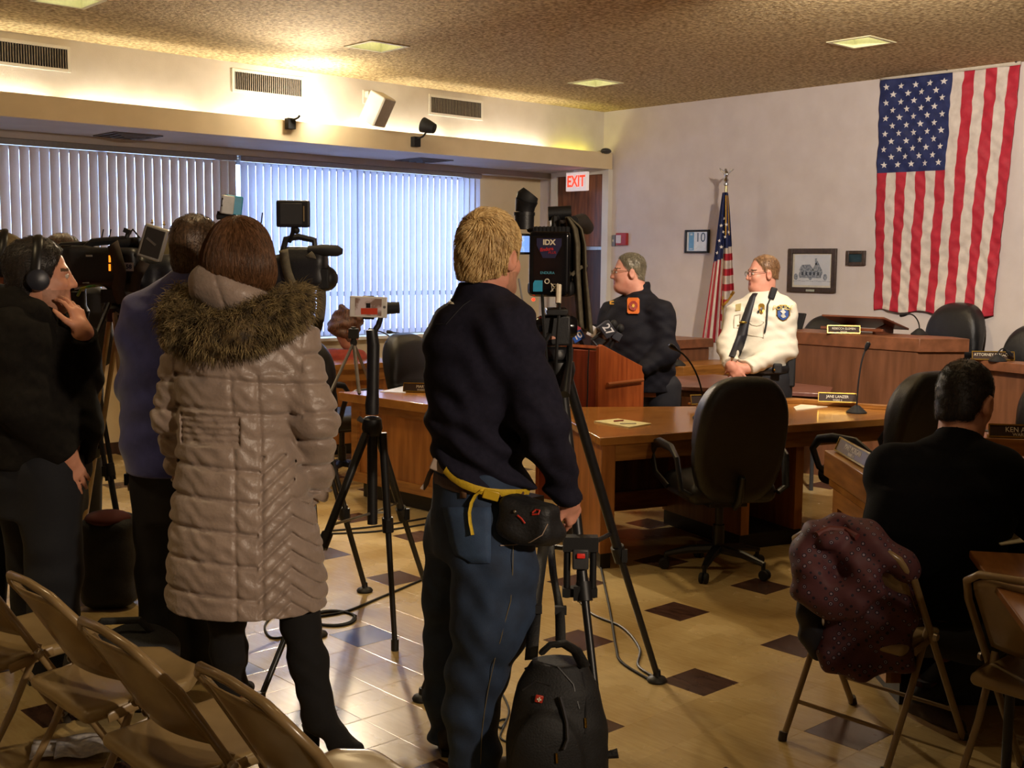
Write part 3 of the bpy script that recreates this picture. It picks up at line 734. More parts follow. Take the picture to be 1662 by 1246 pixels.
def mic(label, loc, rz, h=.36, lean=.10, base=True):
    t = thing('gooseneck_microphone', label, 'microphone', loc, rz, 'desk microphones')
    if base: MB().lathe([(.065, 0), (.065, .008), (.045, .025), (.022, .045), (.012, .05)], n=20).build('base', blackm, t)
    P = [V(lean*(k/10)**2.2, 0, .04+h*(k/10)-(.04*(k/10)**6)) for k in range(11)]
    MB().tube(P, .0055, 8).build('gooseneck', blackm, t)
    e = P[-1]; dd = nrm(P[-1]-P[-2]); MB().tube([e, e+dd*.015, e+dd*.03, e+dd*.055, e+dd*.062], [.007, .012, .016, .016, .008], 12).build('capsule', black, t)
    return t
VA = YAW       # heading of the view on the floor plan
nameplate('brown name plate on the middle desk ledge, half hidden by the black swivel chair', (lambda q: V(q[0], q[1], .775))(gz(1147, 657, .775)), VA-PI/2+.25, 'M', .22)
nameplate('brown name plate on the middle desk ledge beside the upright microphone', (lambda q: V(q[0], q[1], .775))(gz(1359, 654, .775)), VA-PI/2-.22, 'JANE LANZER', .25, 'WARD 2')
p = gz(1141, 679, .745); mic('gooseneck microphone leaning left over the middle desk behind the swivel chair', (p[0], p[1], .745), VA+PI/2+.1, .42, .17)
p = gz(1390, 670, .745); mic('upright gooseneck microphone on the middle desk right of its name plate', (p[0], p[1], .745), VA-PI/2, .40, .04)
def sheet_at(name, label, corners, z, m=paper, cat='paper', th=.004):
    P = [gz(a, b, z) for a, b in corners]; c = np.mean(P, 0)
    t = thing(name, label, cat, (c[0], c[1], z)); MB().plate([(q[0]-c[0], q[1]-c[1]) for q in P], 0, th).build('sheet', m, t, smooth=0); return t, c
pad, c = sheet_at('legal_pad', 'pale yellow writing pad lying on the left part of the middle desk', [(964, 685), (1003, 681), (1057, 689), (1020, 695)], .745, mat('yellow_paper', 'e2d9a4', .6), 'pad', .008)
p = gz(1002, 684, .753); rp = MB().tube([(p[0]-.02, p[1]+.01, .757), (p[0]+.045, p[1]-.005, .757), (p[0]+.05, p[1]-.007, .757)], [.004, .004, .001], 8).build('red_pen', mat('red_plastic', '9c2430', .4)); tag(rp, 'small red pen on the pale yellow writing pad', 'pen')
p = gz(1020, 688, .753); rp = MB().tube([(p[0]-.04, p[1]+.03, .7565), (p[0]+.04, p[1]-.025, .7565)], .0035, 8).build('clear_pen', mat('white_plastic', 'd8d4cc', .3)); tag(rp, 'thin white pen on the pale yellow writing pad', 'pen')
sheet_at('paper_sheet', 'white paper sheet on the middle desk right of the swivel chair', [(1288, 661), (1300, 657), (1344, 660), (1292, 666)], .745)
# phone propped at the desk's left end
p = gz(916, 668, .745)
t = thing('smartphone', 'white smartphone with lit blue screen propped on the middle desk', 'phone', (p[0], p[1], .745), VA-PI/2-.3)
R = rotx(-.5)
MB().box((0, .02, .03), (.062, .008, .065), R).build('case', mat('white_plastic', 'd8d4cc', .3), t, bevel=.003)
MB().box(V(0, .02, .03)+R@V(0, -.0045, 0), (.054, .001, .045), R).build('screen', mat('blue_screen', '4a68b8', .2, emit='6a8cf0', estr=1.0), t)

# high backed swivel chair
def swivel_chair(label, loc, rz, group='black leather swivel chairs', back_h=1.10, arms=True):
    t = thing('swivel_chair', label, 'office chair', loc, rz, group)      # faces local +Y
    so = Solid()
    c0 = V(0, -.24, .76); R = rotx(.16)
    def bk(x, y, z):
        u = x; q = (z-c0[2])*math.cos(.16)-(y-c0[1])*math.sin(.16)*-1; v = (y-c0[1])*math.cos(.16)+(z-c0[2])*math.sin(.16)
        w_ = .255*(1-.10*np.clip(-q/.335, 0, 1)**2-.10*np.clip(q/.335, 0, 1)**2); e = (np.abs(u/w_)**3.2+np.abs(q/.335)**3.2+1e-9)**(1/3.2)
        t_ = .066+.012*np.sin(q*9)
        a_ = (e-1)*.24+.045; b_ = np.abs(v)-t_+.045
        return np.sqrt(np.maximum(a_, 0)**2+np.maximum(b_, 0)**2)+np.minimum(np.maximum(a_, b_), 0)-.045
    so._o('u', bk, c0-V(.28, .15, .36), c0+V(.28, .15, .36), .01)
    so.ell(c0+R@V(0, .05, .12), (.20, .05, .16), R, k=.06); so.ell(c0+R@V(0, .05, -.12), (.19, .06, .12), R, k=.06)
    so.disp(lambda x, y, z: .004*np.exp(-((z-.72)/.012)**2)*(y > -.22)+.003*np.exp(-((np.sqrt((x*1.15)**2+((z-.76)*.86)**2)-.235)/.006)**2)*(y < -.22))
    so.build('backrest', leather, t, .009, smooth=3)
    se = Solid(); se.box((0, .03, .47), (.25, .25, .06), rad=.055); se.ell((0, .1, .49), (.2, .18, .06), k=.06); se.build('seat', leathb, t, .011, smooth=3)
    MB().box((0, .0, .395), (.22, .26, .03)).tube([(0, -.2, .40), (0, -.27, .45), (0, -.30, .58)], .03, 8, flat=(1, .5)).build('mechanism', black, t, bevel=.006)
    if arms:
        for s in (-1, 1):
            a = MB(); a.tube([V(s*.25, -.20, .47), V(s*.30, -.19, .50), V(s*.31, -.15, .66), V(s*.31, -.06, .705), V(s*.31, .10, .71), V(s*.31, .20, .69), V(s*.31, .245, .63), V(s*.305, .20, .53), V(s*.26, .12, .46)], [.02, .022, .022, .026, .027, .024, .02, .018, .018], 10, flat=(.7, 1.1)); a.build('armrest', black, t)
    MB().lathe([(.032, .12), (.032, .26), (.022, .26), (.022, .39), (.06, .395)], n=18).build('gas_column', black, t)
    base = MB()
    for k in range(5):
        a = k*2*PI/5+.3; e = V(math.cos(a), math.sin(a), 0)
        base.tube([e*.02+V(0, 0, .125), e*.16+V(0, 0, .115), e*.29+V(0, 0, .085)], [.035, .027, .018], 8, flat=(.8, 1))
    base.build('star_base', black, t)
    for k in range(5):
        a = k*2*PI/5+.3; e = V(math.cos(a), math.sin(a), 0); q = V(-e[1], e[0], 0)
        c = MB(); RR = np.stack([e, V(0, 0, 1), q], 1)
        for s in (-1, 1): c.lathe([(.005, -.009), (.026, -.009), (.029, -.004), (.029, .004), (.026, .009), (.005, .009)], e*.295+q*s*.014+V(0, 0, .029), 16, RR)
        c.tube([e*.295-q*.015+V(0, 0, .029), e*.295+q*.015+V(0, 0, .029)], .012, 8); c.tube([e*.285+V(0, 0, .03), e*.285+V(0, 0, .09)], .012, 8); c.build('caster', blackm, t)
    return t
p = dp(1168, 800, 6.36)
ch = swivel_chair('black swivel chair in front at the middle desk, seen from behind', (p[0], p[1], 0), VA-PI/2+.22)
p = dp(1428, 800, 6.72); dup(ch, (p[0], p[1], 0), VA-PI/2+.62, 'black swivel chair between the middle desk and the seated man in black')
p = dp(1655, 800, 7.0); dup(ch, (p[0], p[1], 0), VA-PI/2+.35, 'black swivel chair cut by the right picture edge behind the seated man')
struct(MB().box((9.0, 3.10, .065), (.66, 2.2, .13)).box((9.0, 4.87, .14), (.66, 1.3, .28)).box((9.0, 5.85, .065), (.66, .62, .13)).build('floor_platform', dwood2, smooth=0))
for y, z, dr, l_ in ((4.72, .28, PI/2-.15, 'black swivel chair behind the dais under the wall flag'), (3.98, .13, PI/2+.1, 'black swivel chair behind the attorney name plate at the right edge'), (5.86, .13, PI/2+.1, 'black swivel chair mostly hidden behind the officer in white shirt')):
    dup(ch, (8.96, y, z), dr, l_)
p = dp(554, 545, 9.0); dup(ch, (p[0], p[1], 0), VA-PI/2-.9, 'black swivel chair in front of the seated woman in red, behind the silver tripod')
p = dp(702, 552, 9.35); dup(ch, (p[0], p[1], 0), VA-PI/2-2.2, 'black swivel chair peeking out left of the standing blond man')
# left desk of the horseshoe
t = thing('council_desk', 'oak council desk with closed front panel behind the phone tripod', 'desk', (4.67, 6.95, 0), -PI/2+.05, 'council desks')
MB().plate([(0, -.0), (1.45, 0), (1.45, .8), (.18, .8)], .70, .76).build('desktop', oaktop, t, bevel=.004)
MB().plate([(.05, .10), (1.40, .10), (1.40, .14), (.05, .14)], .12, .70).build('front_panel', oakv, t)
f = MB(); f.box((.08, .09, .41), (.07, .022, .58)); f.box((1.37, .09, .41), (.07, .022, .58)); f.box((.725, .09, .665), (1.22, .022, .07)); f.box((.725, .09, .155), (1.22, .022, .07)); f.build('panel_rails', oak, t, smooth=0)
MB().plate([(.06, .14), (.10, .14), (.16, .8), (.13, .8)], .12, .70).build('end_panel', oakv, t)
MB().plate([(.08, .16), (1.36, .16), (1.36, .7), (.14, .7)], 0, .12).build('kickplate', kick, t)
p = gz(683, 637, .76); nameplate('brown name plate on the left desk just left of the blond man', (p[0], p[1], .76), VA-PI/2-.15, 'MARY', .26, 'WARD', sz=.03)
p = [gz(a, b, .76) for a, b in ((612, 637), (655, 630), (661, 634), (655, 637))]
sheet_at('paper_sheet', 'white papers spread on the left desk beside its name plate', [(617, 636), (656, 627), (664, 629), (658, 638)], .76, mat('paper_cool', 'ccd0e0', .5))

# desk by the window where the woman in red sits
a, b_ = xy(gz(560, 591, .80)), xy(gz(690, 585, .80)); d2, n2, L2 = frame2(a, b_)
t = thing('council_desk', 'oak council desk below the window with two gooseneck microphones', 'desk', (a[0], a[1], 0), math.atan2(d2[1], d2[0]), 'council desks')
MB().plate([(-.6, 0), (L2+.3, 0), (L2+.3, .42), (-.6, .42)], .75, .80).build('desktop', oaktop, t, bevel=.004)
MB().plate([(-.56, .04), (L2+.26, .04), (L2+.26, .08), (-.56, .08)], .10, .75).build('front_panel', oakv, t)
MB().plate([(-.56, .02), (L2+.26, .02), (L2+.26, .04), (-.56, .04)], .65, .75).build('apron', oak, t)
MB().plate([(-.5, .1), (L2+.2, .1), (L2+.2, .38), (-.5, .38)], 0, .10).build('kickplate', kick, t)
p = gz(648, 583, .80); mic('long thin gooseneck microphone on the window desk leaning far left', (p[0], p[1], .80), VA+PI/2, .26, .22)
p = gz(684, 582, .80); mic('gooseneck microphone on the window desk leaning left beside the blond man', (p[0], p[1], .80), VA+PI/2, .24, .26)

# right desk with a raised ledge, name plates facing the room
a, b_ = xy(gz(1338, 730, .86)), xy(gz(1440, 792, .86)); d3, n3, L3 = frame2(a, b_)
t = thing('council_desk', 'oak council desk with raised ledge in front of the seated man in black', 'desk', (a[0], a[1], 0), math.atan2(d3[1], d3[0]), 'council desks')
MB().plate([(0, 0), (.93, 0), (.93, .10), (0, .10)], .745, .86).build('raised_ledge', oak, t, bevel=.004)
MB().plate([(.0, .10), (.06, .10), (.06, 1.5), (.0, 1.5)], .745, .84).build('raised_ledge', oak, t, bevel=.004)
MB().plate([(.02, .02), (.91, .02), (.91, 1.5), (.02, 1.5)], .70, .745).build('desktop', oaktop, t, bevel=.004)
MB().plate([(.05, .05), (.88, .05), (.88, .09), (.05, .09)], .1, .70).build('front_panel', oakv, t)
f = MB(); f.box((.09, .042, .4), (.08, .02, .6)); f.box((.505, .042, .66), (.75, .02, .08)); f.box((.505, .042, .14), (.75, .02, .08)); f.build('panel_rails', oak, t, smooth=0)
MB().plate([(.05, .09), (.09, .09), (.09, 1.45), (.05, 1.45)], .1, .70).build('end_panel', oakv, t)
MB().plate([(.1, .1), (.84, .1), (.84, 1.4), (.1, 1.4)], 0, .1).build('kickplate', kick, t)
aa = math.atan2(d3[1], d3[0])
mm = V(a[0], a[1], 0)+rotz(aa)@V(.27, .04, .86); nameplate('taupe name plate on the right desk ledge beside the seated man', mm, aa, 'MARY MORGAN', .46, 'WARD 4', mat('plate_taupe', '7a6a58', .3), .036)
c = gz(1658, 712, .86); nameplate('brown name plate cut off by the right picture edge behind the seated man', (c[0], c[1], .86), VA-PI/2-.2, 'KEN AMES', .30, 'WARD 5', sz=.036)
sh = thing('desk_shelf', 'oak raised ledge block carrying the cut off name plate at right edge', 'shelf', (c[0], c[1], 0), VA-PI/2-.2)
MB().box((.25, .10, .80), (.95, .22, .12)).build('ledge', oak, sh, bevel=.004); MB().box((.25, .14, .37), (.9, .05, .74)).build('panel', oakv, sh)

# ------------------------------------------------------------------ dais along the flag wall
t = thing('dais_bench', 'tall brown wooden dais with lectern and wide band along its top', 'dais', (8.13, 4.42, 0))
B = [(0, 0), (.30, -.22), (.44, -.02), (.44, 1.30), (0, 1.30)]
def grow(P, e):
    c = np.mean(P, 0); return [tuple(c+(np.array(p)-c)*(1+e)) for p in P]
MB().plate(grow(B, .05), 1.05, 1.15).build('top_band', dais_t, t, bevel=.004); MB().plate(B, .0, 1.05).build('front_panel', dais_m, t)
t = thing('dais_bench', 'low brown wooden dais section under the attorney name plate', 'dais', (8.42, 4.15, 0))
P = [(.0, -.02), (-.30, -1.0), (-.55, -1.9), (.12, -1.9), (.12, -.02)]
MB().plate(P, .93, 1.0).build('top_band', dais_t, t, bevel=.004); MB().plate([(p[0]+.05, p[1]) for p in P], 0, .93).build('front_panel', dais_m, t)
t = thing('dais_bench', 'brown wooden dais section between the speaking man and the officer', 'dais', (8.2, 6.86, 0))
MB().plate([(-.2, 0), (.56, -.05), (.56, .6), (-.2, .6)], .92, 1.0).build('top_band', dais_t, t, bevel=.004)
MB().plate([(-.18, .04), (.54, -.01), (.54, .58), (-.18, .58)], 0, .92).build('front_panel', dais_m, t)
MB().plate([(-.25, -.36), (.62, -.42), (.62, -.02), (-.25, .03)], .70, .80).build('lower_ledge', oak, t, bevel=.004)
MB().plate([(-.22, -.32), (.58, -.38), (.58, -.04), (-.22, .0)], 0, .70).build('lower_panel', dais_m, t)
p = gX(1092, 556, 8.05)
mic('thin gooseneck microphone on the dais ledge right of the speaking man', (8.0, 6.60, .80), VA+PI/2, .22, .24)
# slanted lectern on the dais
p = gX(1390, 545, 8.35)
t = thing('tabletop_lectern', 'small slanted wooden lectern standing on the dais by the white shirted officer', 'lectern', (p[0], p[1], 1.15), -PI/2)
lw = wood('lectern_wood', '7a4228', '5a2e1a', .35, grain=(3, 3, 10), scale=2)
MB().box((0, .12, .085), (.56, .40, .016), rotx(-.25)).build('reading_board', lw, t, bevel=.003)
MB().box((0, -.075, .035), (.56, .02, .022), rotx(-.25)).build('lip', lw, t, bevel=.002)
for s in (-1, 1): MB().prism([(s*.17-.01, -.03, 0), (s*.17-.01, .25, 0), (s*.17-.01, .25, .10), (s*.17-.01, -.03, .035)], (.02, 0, 0)).build('support', lw, t)
t.rotation_euler = (0, 0, -PI/2)
p = gz(1367, 542, 1.15); nameplate('brown name plate leaning on the little lectern on the dais', (p[0]+.02, p[1], 1.15), VA-PI/2-.2, 'REBECCA GLEMEN', .25, 'MAYOR', sz=.024)
p = gz(1612, 585, 1.0); nameplate('brown attorney name plate on the low dais at right', (p[0], p[1], 1.0), VA-PI/2-.15, 'ATTORNEY SCHACHT', .30, '', sz=.03)
p = gz(1575, 602, 1.0); q = gz(1590, 625, .82); mic('gooseneck microphone on the low dais above the seated man', (8.40, 3.93, 1.0), VA-PI/2, .08, .06)
p = gX(1478, 512, 8.6); mic('gooseneck microphone on the dais left of the chair under the flag', (p[0], p[1]-.08, 1.15), VA+PI/2, .16, .10)
t = thing('flat_monitor', 'dark tilted monitor on the dais beside the officer', 'monitor', gX(1296, 540, 8.5), -PI/2-.3)
MB().box((0, 0, .09), (.12, .02, .16), rotx(-.3)).build('screen', blackm, t, bevel=.004); MB().box((0, .02, .01), (.1, .08, .02)).build('foot', blackm, t)

# folding table in front of the dais
P = [gz(a, b, .74) for a, b in ((1086, 627), (1345, 640), (1352, 629), (1160, 608), (1086, 612))]
c = np.mean(P, 0); t = thing('folding_table', 'walnut laminate folding table between the officer and the dais', 'table', (c[0], c[1], 0))
P = [xy(q-c) for q in P]
MB().plate([tuple(q) for q in P], .715, .745).build('tabletop', foldtop, t, bevel=.004); MB().plate([tuple(q*.96) for q in P], .665, .715).build('apron', oakd, t)
for q in (P[0]*.85, P[1]*.85, P[3]*.8): MB().tube([(q[0], q[1], 0), (q[0], q[1], .70)], .016, 10).build('leg', dgrey, t)

# podium
p0, p1, p2 = [dp(a, b, 7.98) for a, b in ((973, 556), (1051, 584), (880, 559))]
RP = VA-PI/2
t = thing('podium', 'reddish cherry wood podium with slanted side and handle rail', 'podium', (p0[0], p0[1], 0), RP+.85)
W, Dp = .56, .54      # local +X runs along the side panel, +Y along the front panel
MB().prism([(0, 0, 0), (Dp, 0, 0), (Dp, 0, .93), (Dp-.03, 0, .96), (.03, 0, 1.135), (0, 0, 1.125)], (0, .03, 0)).build('side_panel', cherry, t, bevel=.005)
MB().prism([(0, W-.03, 0), (Dp, W-.03, 0), (Dp, W-.03, .93), (Dp-.03, W-.03, .96), (.03, W-.03, 1.135), (0, W-.03, 1.125)], (0, .03, 0)).build('side_panel', cherry, t, bevel=.005)
MB().box((.02, W/2, .545), (.03, W-.06, 1.09)).build('front_panel', wood('cherry_front', '8f3d24', '70291a', .34, grain=(10, 10, .9), scale=2.4), t, bevel=.003)
an = math.atan2(-.175, Dp-.06); MB().box((Dp/2, W/2, 1.03), (Dp-.05, W-.06, .02), roty(-an)).build('reading_board', cherry, t)
MB().box((Dp/2, W/2, .5), (Dp-.08, W-.06, .02)).build('shelf', cherry, t)
MB().tube([(.07, -.022, .86), (Dp-.05, -.022, .862)], .013, 10).build('handle_rail', mat('handle_wood', '8a4a22', .35), t)
PODT, PODR = V(p0[0], p0[1], 0), rotz(RP+.85)
def pod(x, y, z): return PODT+PODR@V(x, y, z)

# microphones clustered on the podium
flagw_m = mat('mic_flag_white', 'dcdce4', .4); flagr_m = mat('mic_flag_red', 'a02430', .4); flagd_m = mat('mic_flag_dark', '22222e', .4); flagb_m = mat('mic_flag_blue', '2b5fc4', .4)
VR = V(rt0[0], rt0[1], 0); VF = V(fw[0], fw[1], 0)
def hand_mic(label, px_, py_, d, tilt, cubem, word, wcol, dz=-.16, size=.055, dx=.02):
    c = dp(px_, py_, d)
    t = thing('press_microphone', label, 'microphone', c+V(0, 0, dz), VA-PI/2, 'press microphones on the podium')
    top = V(dx*0, 0, -dz); ax = nrm(V(math.sin(tilt), .15, math.cos(tilt)))
    MB().tube([top-ax*.13, top-ax*.04, top-ax*.03], [.011, .015, .02], 12).build('handle', blackm, t)
    MB().ball(top+ax*.065, (.026, .026, .032), 14).build('foam_windscreen', blackm, t)
    xx = nrm(np.cross(V(0, 1, 0), ax)); R = np.stack([xx, np.cross(ax, xx), ax], 1)
    MB().box(top, (size, size, size*.85), R).build('mic_flag', cubem, t, bevel=.004)
    if word: text(word, size*.72, wcol, t, top+R@V(0, -size/2-.001, 0), X=R@V(1, 0, 0), Y=R@V(0, 0, 1), bold=.0015)
    foot = (top-ax*.12)*V(.6, 1, 1)+V(0, 0, -.05); MB().tube([top-ax*.125, foot], .010, 8).build('clip', black, t)
hand_mic('press microphone with white 27 flag standing on the podium', 984, 535, 8.15, .95, flagd_m, '27', flagw_m, size=.105)
hand_mic('press microphone with white flag tilted left of the 27 one', 962, 538, 8.22, -1.1, flagw_m, '', None, size=.075)
hand_mic('press microphone with blue flag beside the tripod head', 938, 546, 8.3, -.5, flagb_m, '10', flagw_m, size=.085)
hand_mic('press microphone with small red flag above the blue one', 939, 533, 8.42, .2, flagr_m, '', None, size=.05)
hand_mic('dark press microphone with pink edged flag right of the 27 one', 1000, 546, 8.2, .5, flagd_m, '', None, size=.07)
for i, y0 in enumerate((.22, .08)):
    P = [pod(-.012-.006*math.sin(k), y0+.05*(k/9)**2, 1.10-.75*k/9) for k in range(10)]
    o = MB().tube(P, .005, 6).build('microphone_cable', blackm); tag(o, ['thin black microphone cable down the podium front, nearer the tripod', 'thin black microphone cable down the podium front, nearer the corner'][i], 'cable', 'cables on the podium')

# wood table at the lower right corner
a = gz(1573, 893, .74); e1 = nrm(gz(1662, 1012, .74)-a); e2 = nrm(V(-e1[1], e1[0], 0));
t = thing('folding_table', 'oak folding table cut by the right picture edge in front of the seated man', 'table', (a[0], a[1], 0), math.atan2(e1[1], e1[0]), None)
MB().plate([(0, 0), (1.5, 0), (1.5, .76), (0, .76)], .715, .74).build('tabletop', wood('table_oak', '8f5d2c', '6c411b', .3, grain=(2, 12, 2), scale=2.4, coat=.25), t, bevel=.004)
MB().plate([(.05, .05), (1.45, .05), (1.45, .71), (.05, .71)], .66, .715).build('apron', oakd, t)
for x in (.15, 1.35):
    for y in (.12, .64): MB().tube([(x, y, 0), (x, y, .68)], .016, 10).build('leg', dgrey, t)

# ------------------------------------------------------------------ beige steel folding chairs
fch = mat('beige_enamel', '937a54', .28, c2='846c48', scale=14, spec=.6, coat=.2)
fseat = mat('beige_enamel_seat', '978059', .3, c2='89734e', scale=10, spec=.6, coat=.15)
rubber = mat('rubber_foot', '3a3128', .7)
rivet = mat('rivet_steel', 'b0a088', .3, metal=.8)
def folding_chair(label, loc, rz, group='beige steel folding chairs'):
    t = thing('folding_chair', label, 'folding chair', loc, rz, group)          # sitter faces local +Y
    # back leg frame = backrest hoop running down to the front feet
    hw, bw_ = .225, .205
    hoop = []
    def fp_(s, k): return V(s*hw, .20-k*.46, .0+k*.745)       # from front foot up and back
    pts = [fp_(-1, k) for k in (0, .35, .7, .88)]+[V(-.200, -.265, .730), V(-.15, -.285, .762), V(0, -.29, .772), V(.15, -.285, .762), V(.200, -.265, .730)]+[fp_(1, k) for k in (.88, .7, .35, 0)]
    MB().tube(pts, .0125, 10).build('back_frame', fch, t)
    for s in (-1, 1):
        MB().tube([V(s*.20, -.30, 0), V(s*.20, -.15, .26), V(s*.205, -.06, .46)], .0115, 10).build('leg', fch, t)
        MB().tube([V(s*.20, -.303, -.0), V(s*.20, -.295, .03)], .0155, 10).build('foot', rubber, t)
        MB().tube([V(s*hw, .203, .0), V(s*hw, .19, .03)], .0165, 10).build('foot', rubber, t)
        MB().tube([V(s*.215, -.02, .43), V(s*.215, -.16, .40)], .011, 8, flat=(1.4, .4)).build('hinge_bar', fch, t)
        MB().lathe([(.001, 0), (.016, 0), (.012, .012), (.001, .014)], V(s*.238, -.075, .44), 12, roty(s*PI/2)).build('rivet', rivet, t)
    MB().tube([V(-.2, -.22, .125), V(.2, -.22, .125)], .008, 8).build('stretcher', fch, t)
    MB().tube([V(-hw, .13, .125), V(hw, .13, .125)], .008, 8).build('stretcher', fch, t)
    # curved back panel
    def bp_(u, v):
        x = (u-.5)*.39*(1-.10*max(0, v-.75)*4*(abs(u-.5)*2)); k = .66+.36*v
        return V(x, .20-k*.46-.045*(1-(2*u-1)**2), k*.745-(.03*(abs(2*u-1))**4 if v > .8 else 0))
    b = MB(); b.sheet(bp_, 16, 10); b.build('backrest', fch, t, solid=.005, smooth=60)
    # seat pan: rounded, dished, with a turned down rim
    so = Solid(); so.box((0, -.02, .42), (.205, .205, .022), rotx(.06), rad=.02); so.ell((0, .0, .46), (.17, .16, .03), k=.03, sub=True)
    so.clip((.15, .15, .42), (1, 1, 0)); so.clip((-.15, .15, .42), (-1, 1, 0)); so.build('seat', fseat, t, .008, smooth=2)
    return t
def fcpos(px0, py0, d, face, label, grp='beige steel folding chairs'):
    p = dp(px0, py0, d); k = V(0, -.29, 0); c = V(p[0], p[1], 0)-rotz(VA-PI/2+face)@k        # p marks the middle of the backrest top
    return (c[0], c[1], 0), VA-PI/2+face, label, grp

C0 = folding_chair('beige folding chair second from the front of the left row, over white papers', (1.45, 2.76, 0), -PI/2)
for y, x, l_ in ((3.33, 1.47, 'beige folding chair third from the front of the left row, highest backrest'), (2.24, 1.51, 'front beige folding chair at bottom left, nearest the woman in boots'), (3.92, 1.40, 'beige folding chair cut by the left picture edge')):
    dup(C0, (x, y, 0), -PI/2+.03*(y-3), l_)
CJ = dup(C0, (3.74, 2.12, 0), -PI/2, 'brown steel folding chair with patterned jacket under the seated man', 'folding chairs at the right table')
dup(C0, (3.66, 1.44, 0), -PI/2-.05, 'empty brown folding chair tucked at the oak table, cut by the right edge', 'folding chairs at the right table')
# ------------------------------------------------------------------ people
def stack(S_, lv, k=.03, turn=0., sub=False):
    """elliptical cross-sections (z, cx, cy, rx, ry) blended up a trunk"""
    lv = sorted(lv, key=lambda q: q[0]); Z = np.array([q[0] for q in lv])
    A = [np.array([q[i] for q in lv]) for i in (1, 2, 3, 4)]
    c, s = math.cos(turn), math.sin(turn)
    def f(x, y, z):
        zz = np.clip(z, Z[0], Z[-1]); cx, cy, rx, ry = [np.interp(zz, Z, a) for a in A]
        u = (x-cx)*c+(y-cy)*s; v = -(x-cx)*s+(y-cy)*c
        q = np.sqrt((u/rx)**2+(v/ry)**2)+1e-6; g = np.sqrt((u/rx**2)**2+(v/ry**2)**2)+1e-6
        d = q*(q-1)/g
        dz = np.maximum(Z[0]-z, z-Z[-1])
        return np.where(dz > 0, np.sqrt(np.maximum(d, 0)**2+np.maximum(dz, 0)**2)+np.minimum(d, 0)*0, np.maximum(d, dz))
    m = np.max([max(abs(q[3]), abs(q[4])) for q in lv])
    lo = np.array([A[0].min()-m, A[1].min()-m, Z[0]]); hi = np.array([A[0].max()+m, A[1].max()+m, Z[-1]])
    S_._o('s' if sub else 'u', f, lo, hi, k)

SKIN = mat('skin', 'cf9478', .5, c2='c08468', scale=25, spec=.35)
SKINP = mat('skin_pink', 'cf957e', .55, c2='c0806a', scale=18, spec=.35)
LIPS = mat('lips', 'a85c50', .5); STUB = mat('skin_stubble', 'b4826a', .6, c2='a0725a', scale=60); BROW = mat('eyebrow', '5c4028', .8)
EYEW = mat('eye_white', 'c4b4a6', .4, spec=.3); EYED = mat('iris', '2a2420', .2)
def hairm(n, c, c2): return mat(n, c, .42, c2=c2, scale=22, stretch=(6, 6, .8), bump=.25, bscale=60, detail=6, contrast=1.6)
DARKFOLD = [((22, 8, 30), 0, (9, 7, 6), 1.4), ((-14, 10, 42), 1.3, (6, 9, 11), 1.6), ((8, -20, 26), 2.1, (11, 4, 7), 1.8)]
FINEFOLD = [((40, 10, 60), .4, (12, 9, 15), 1.8), ((-30, 22, 75), 1.9, (14, 10, 8), 1.6)]

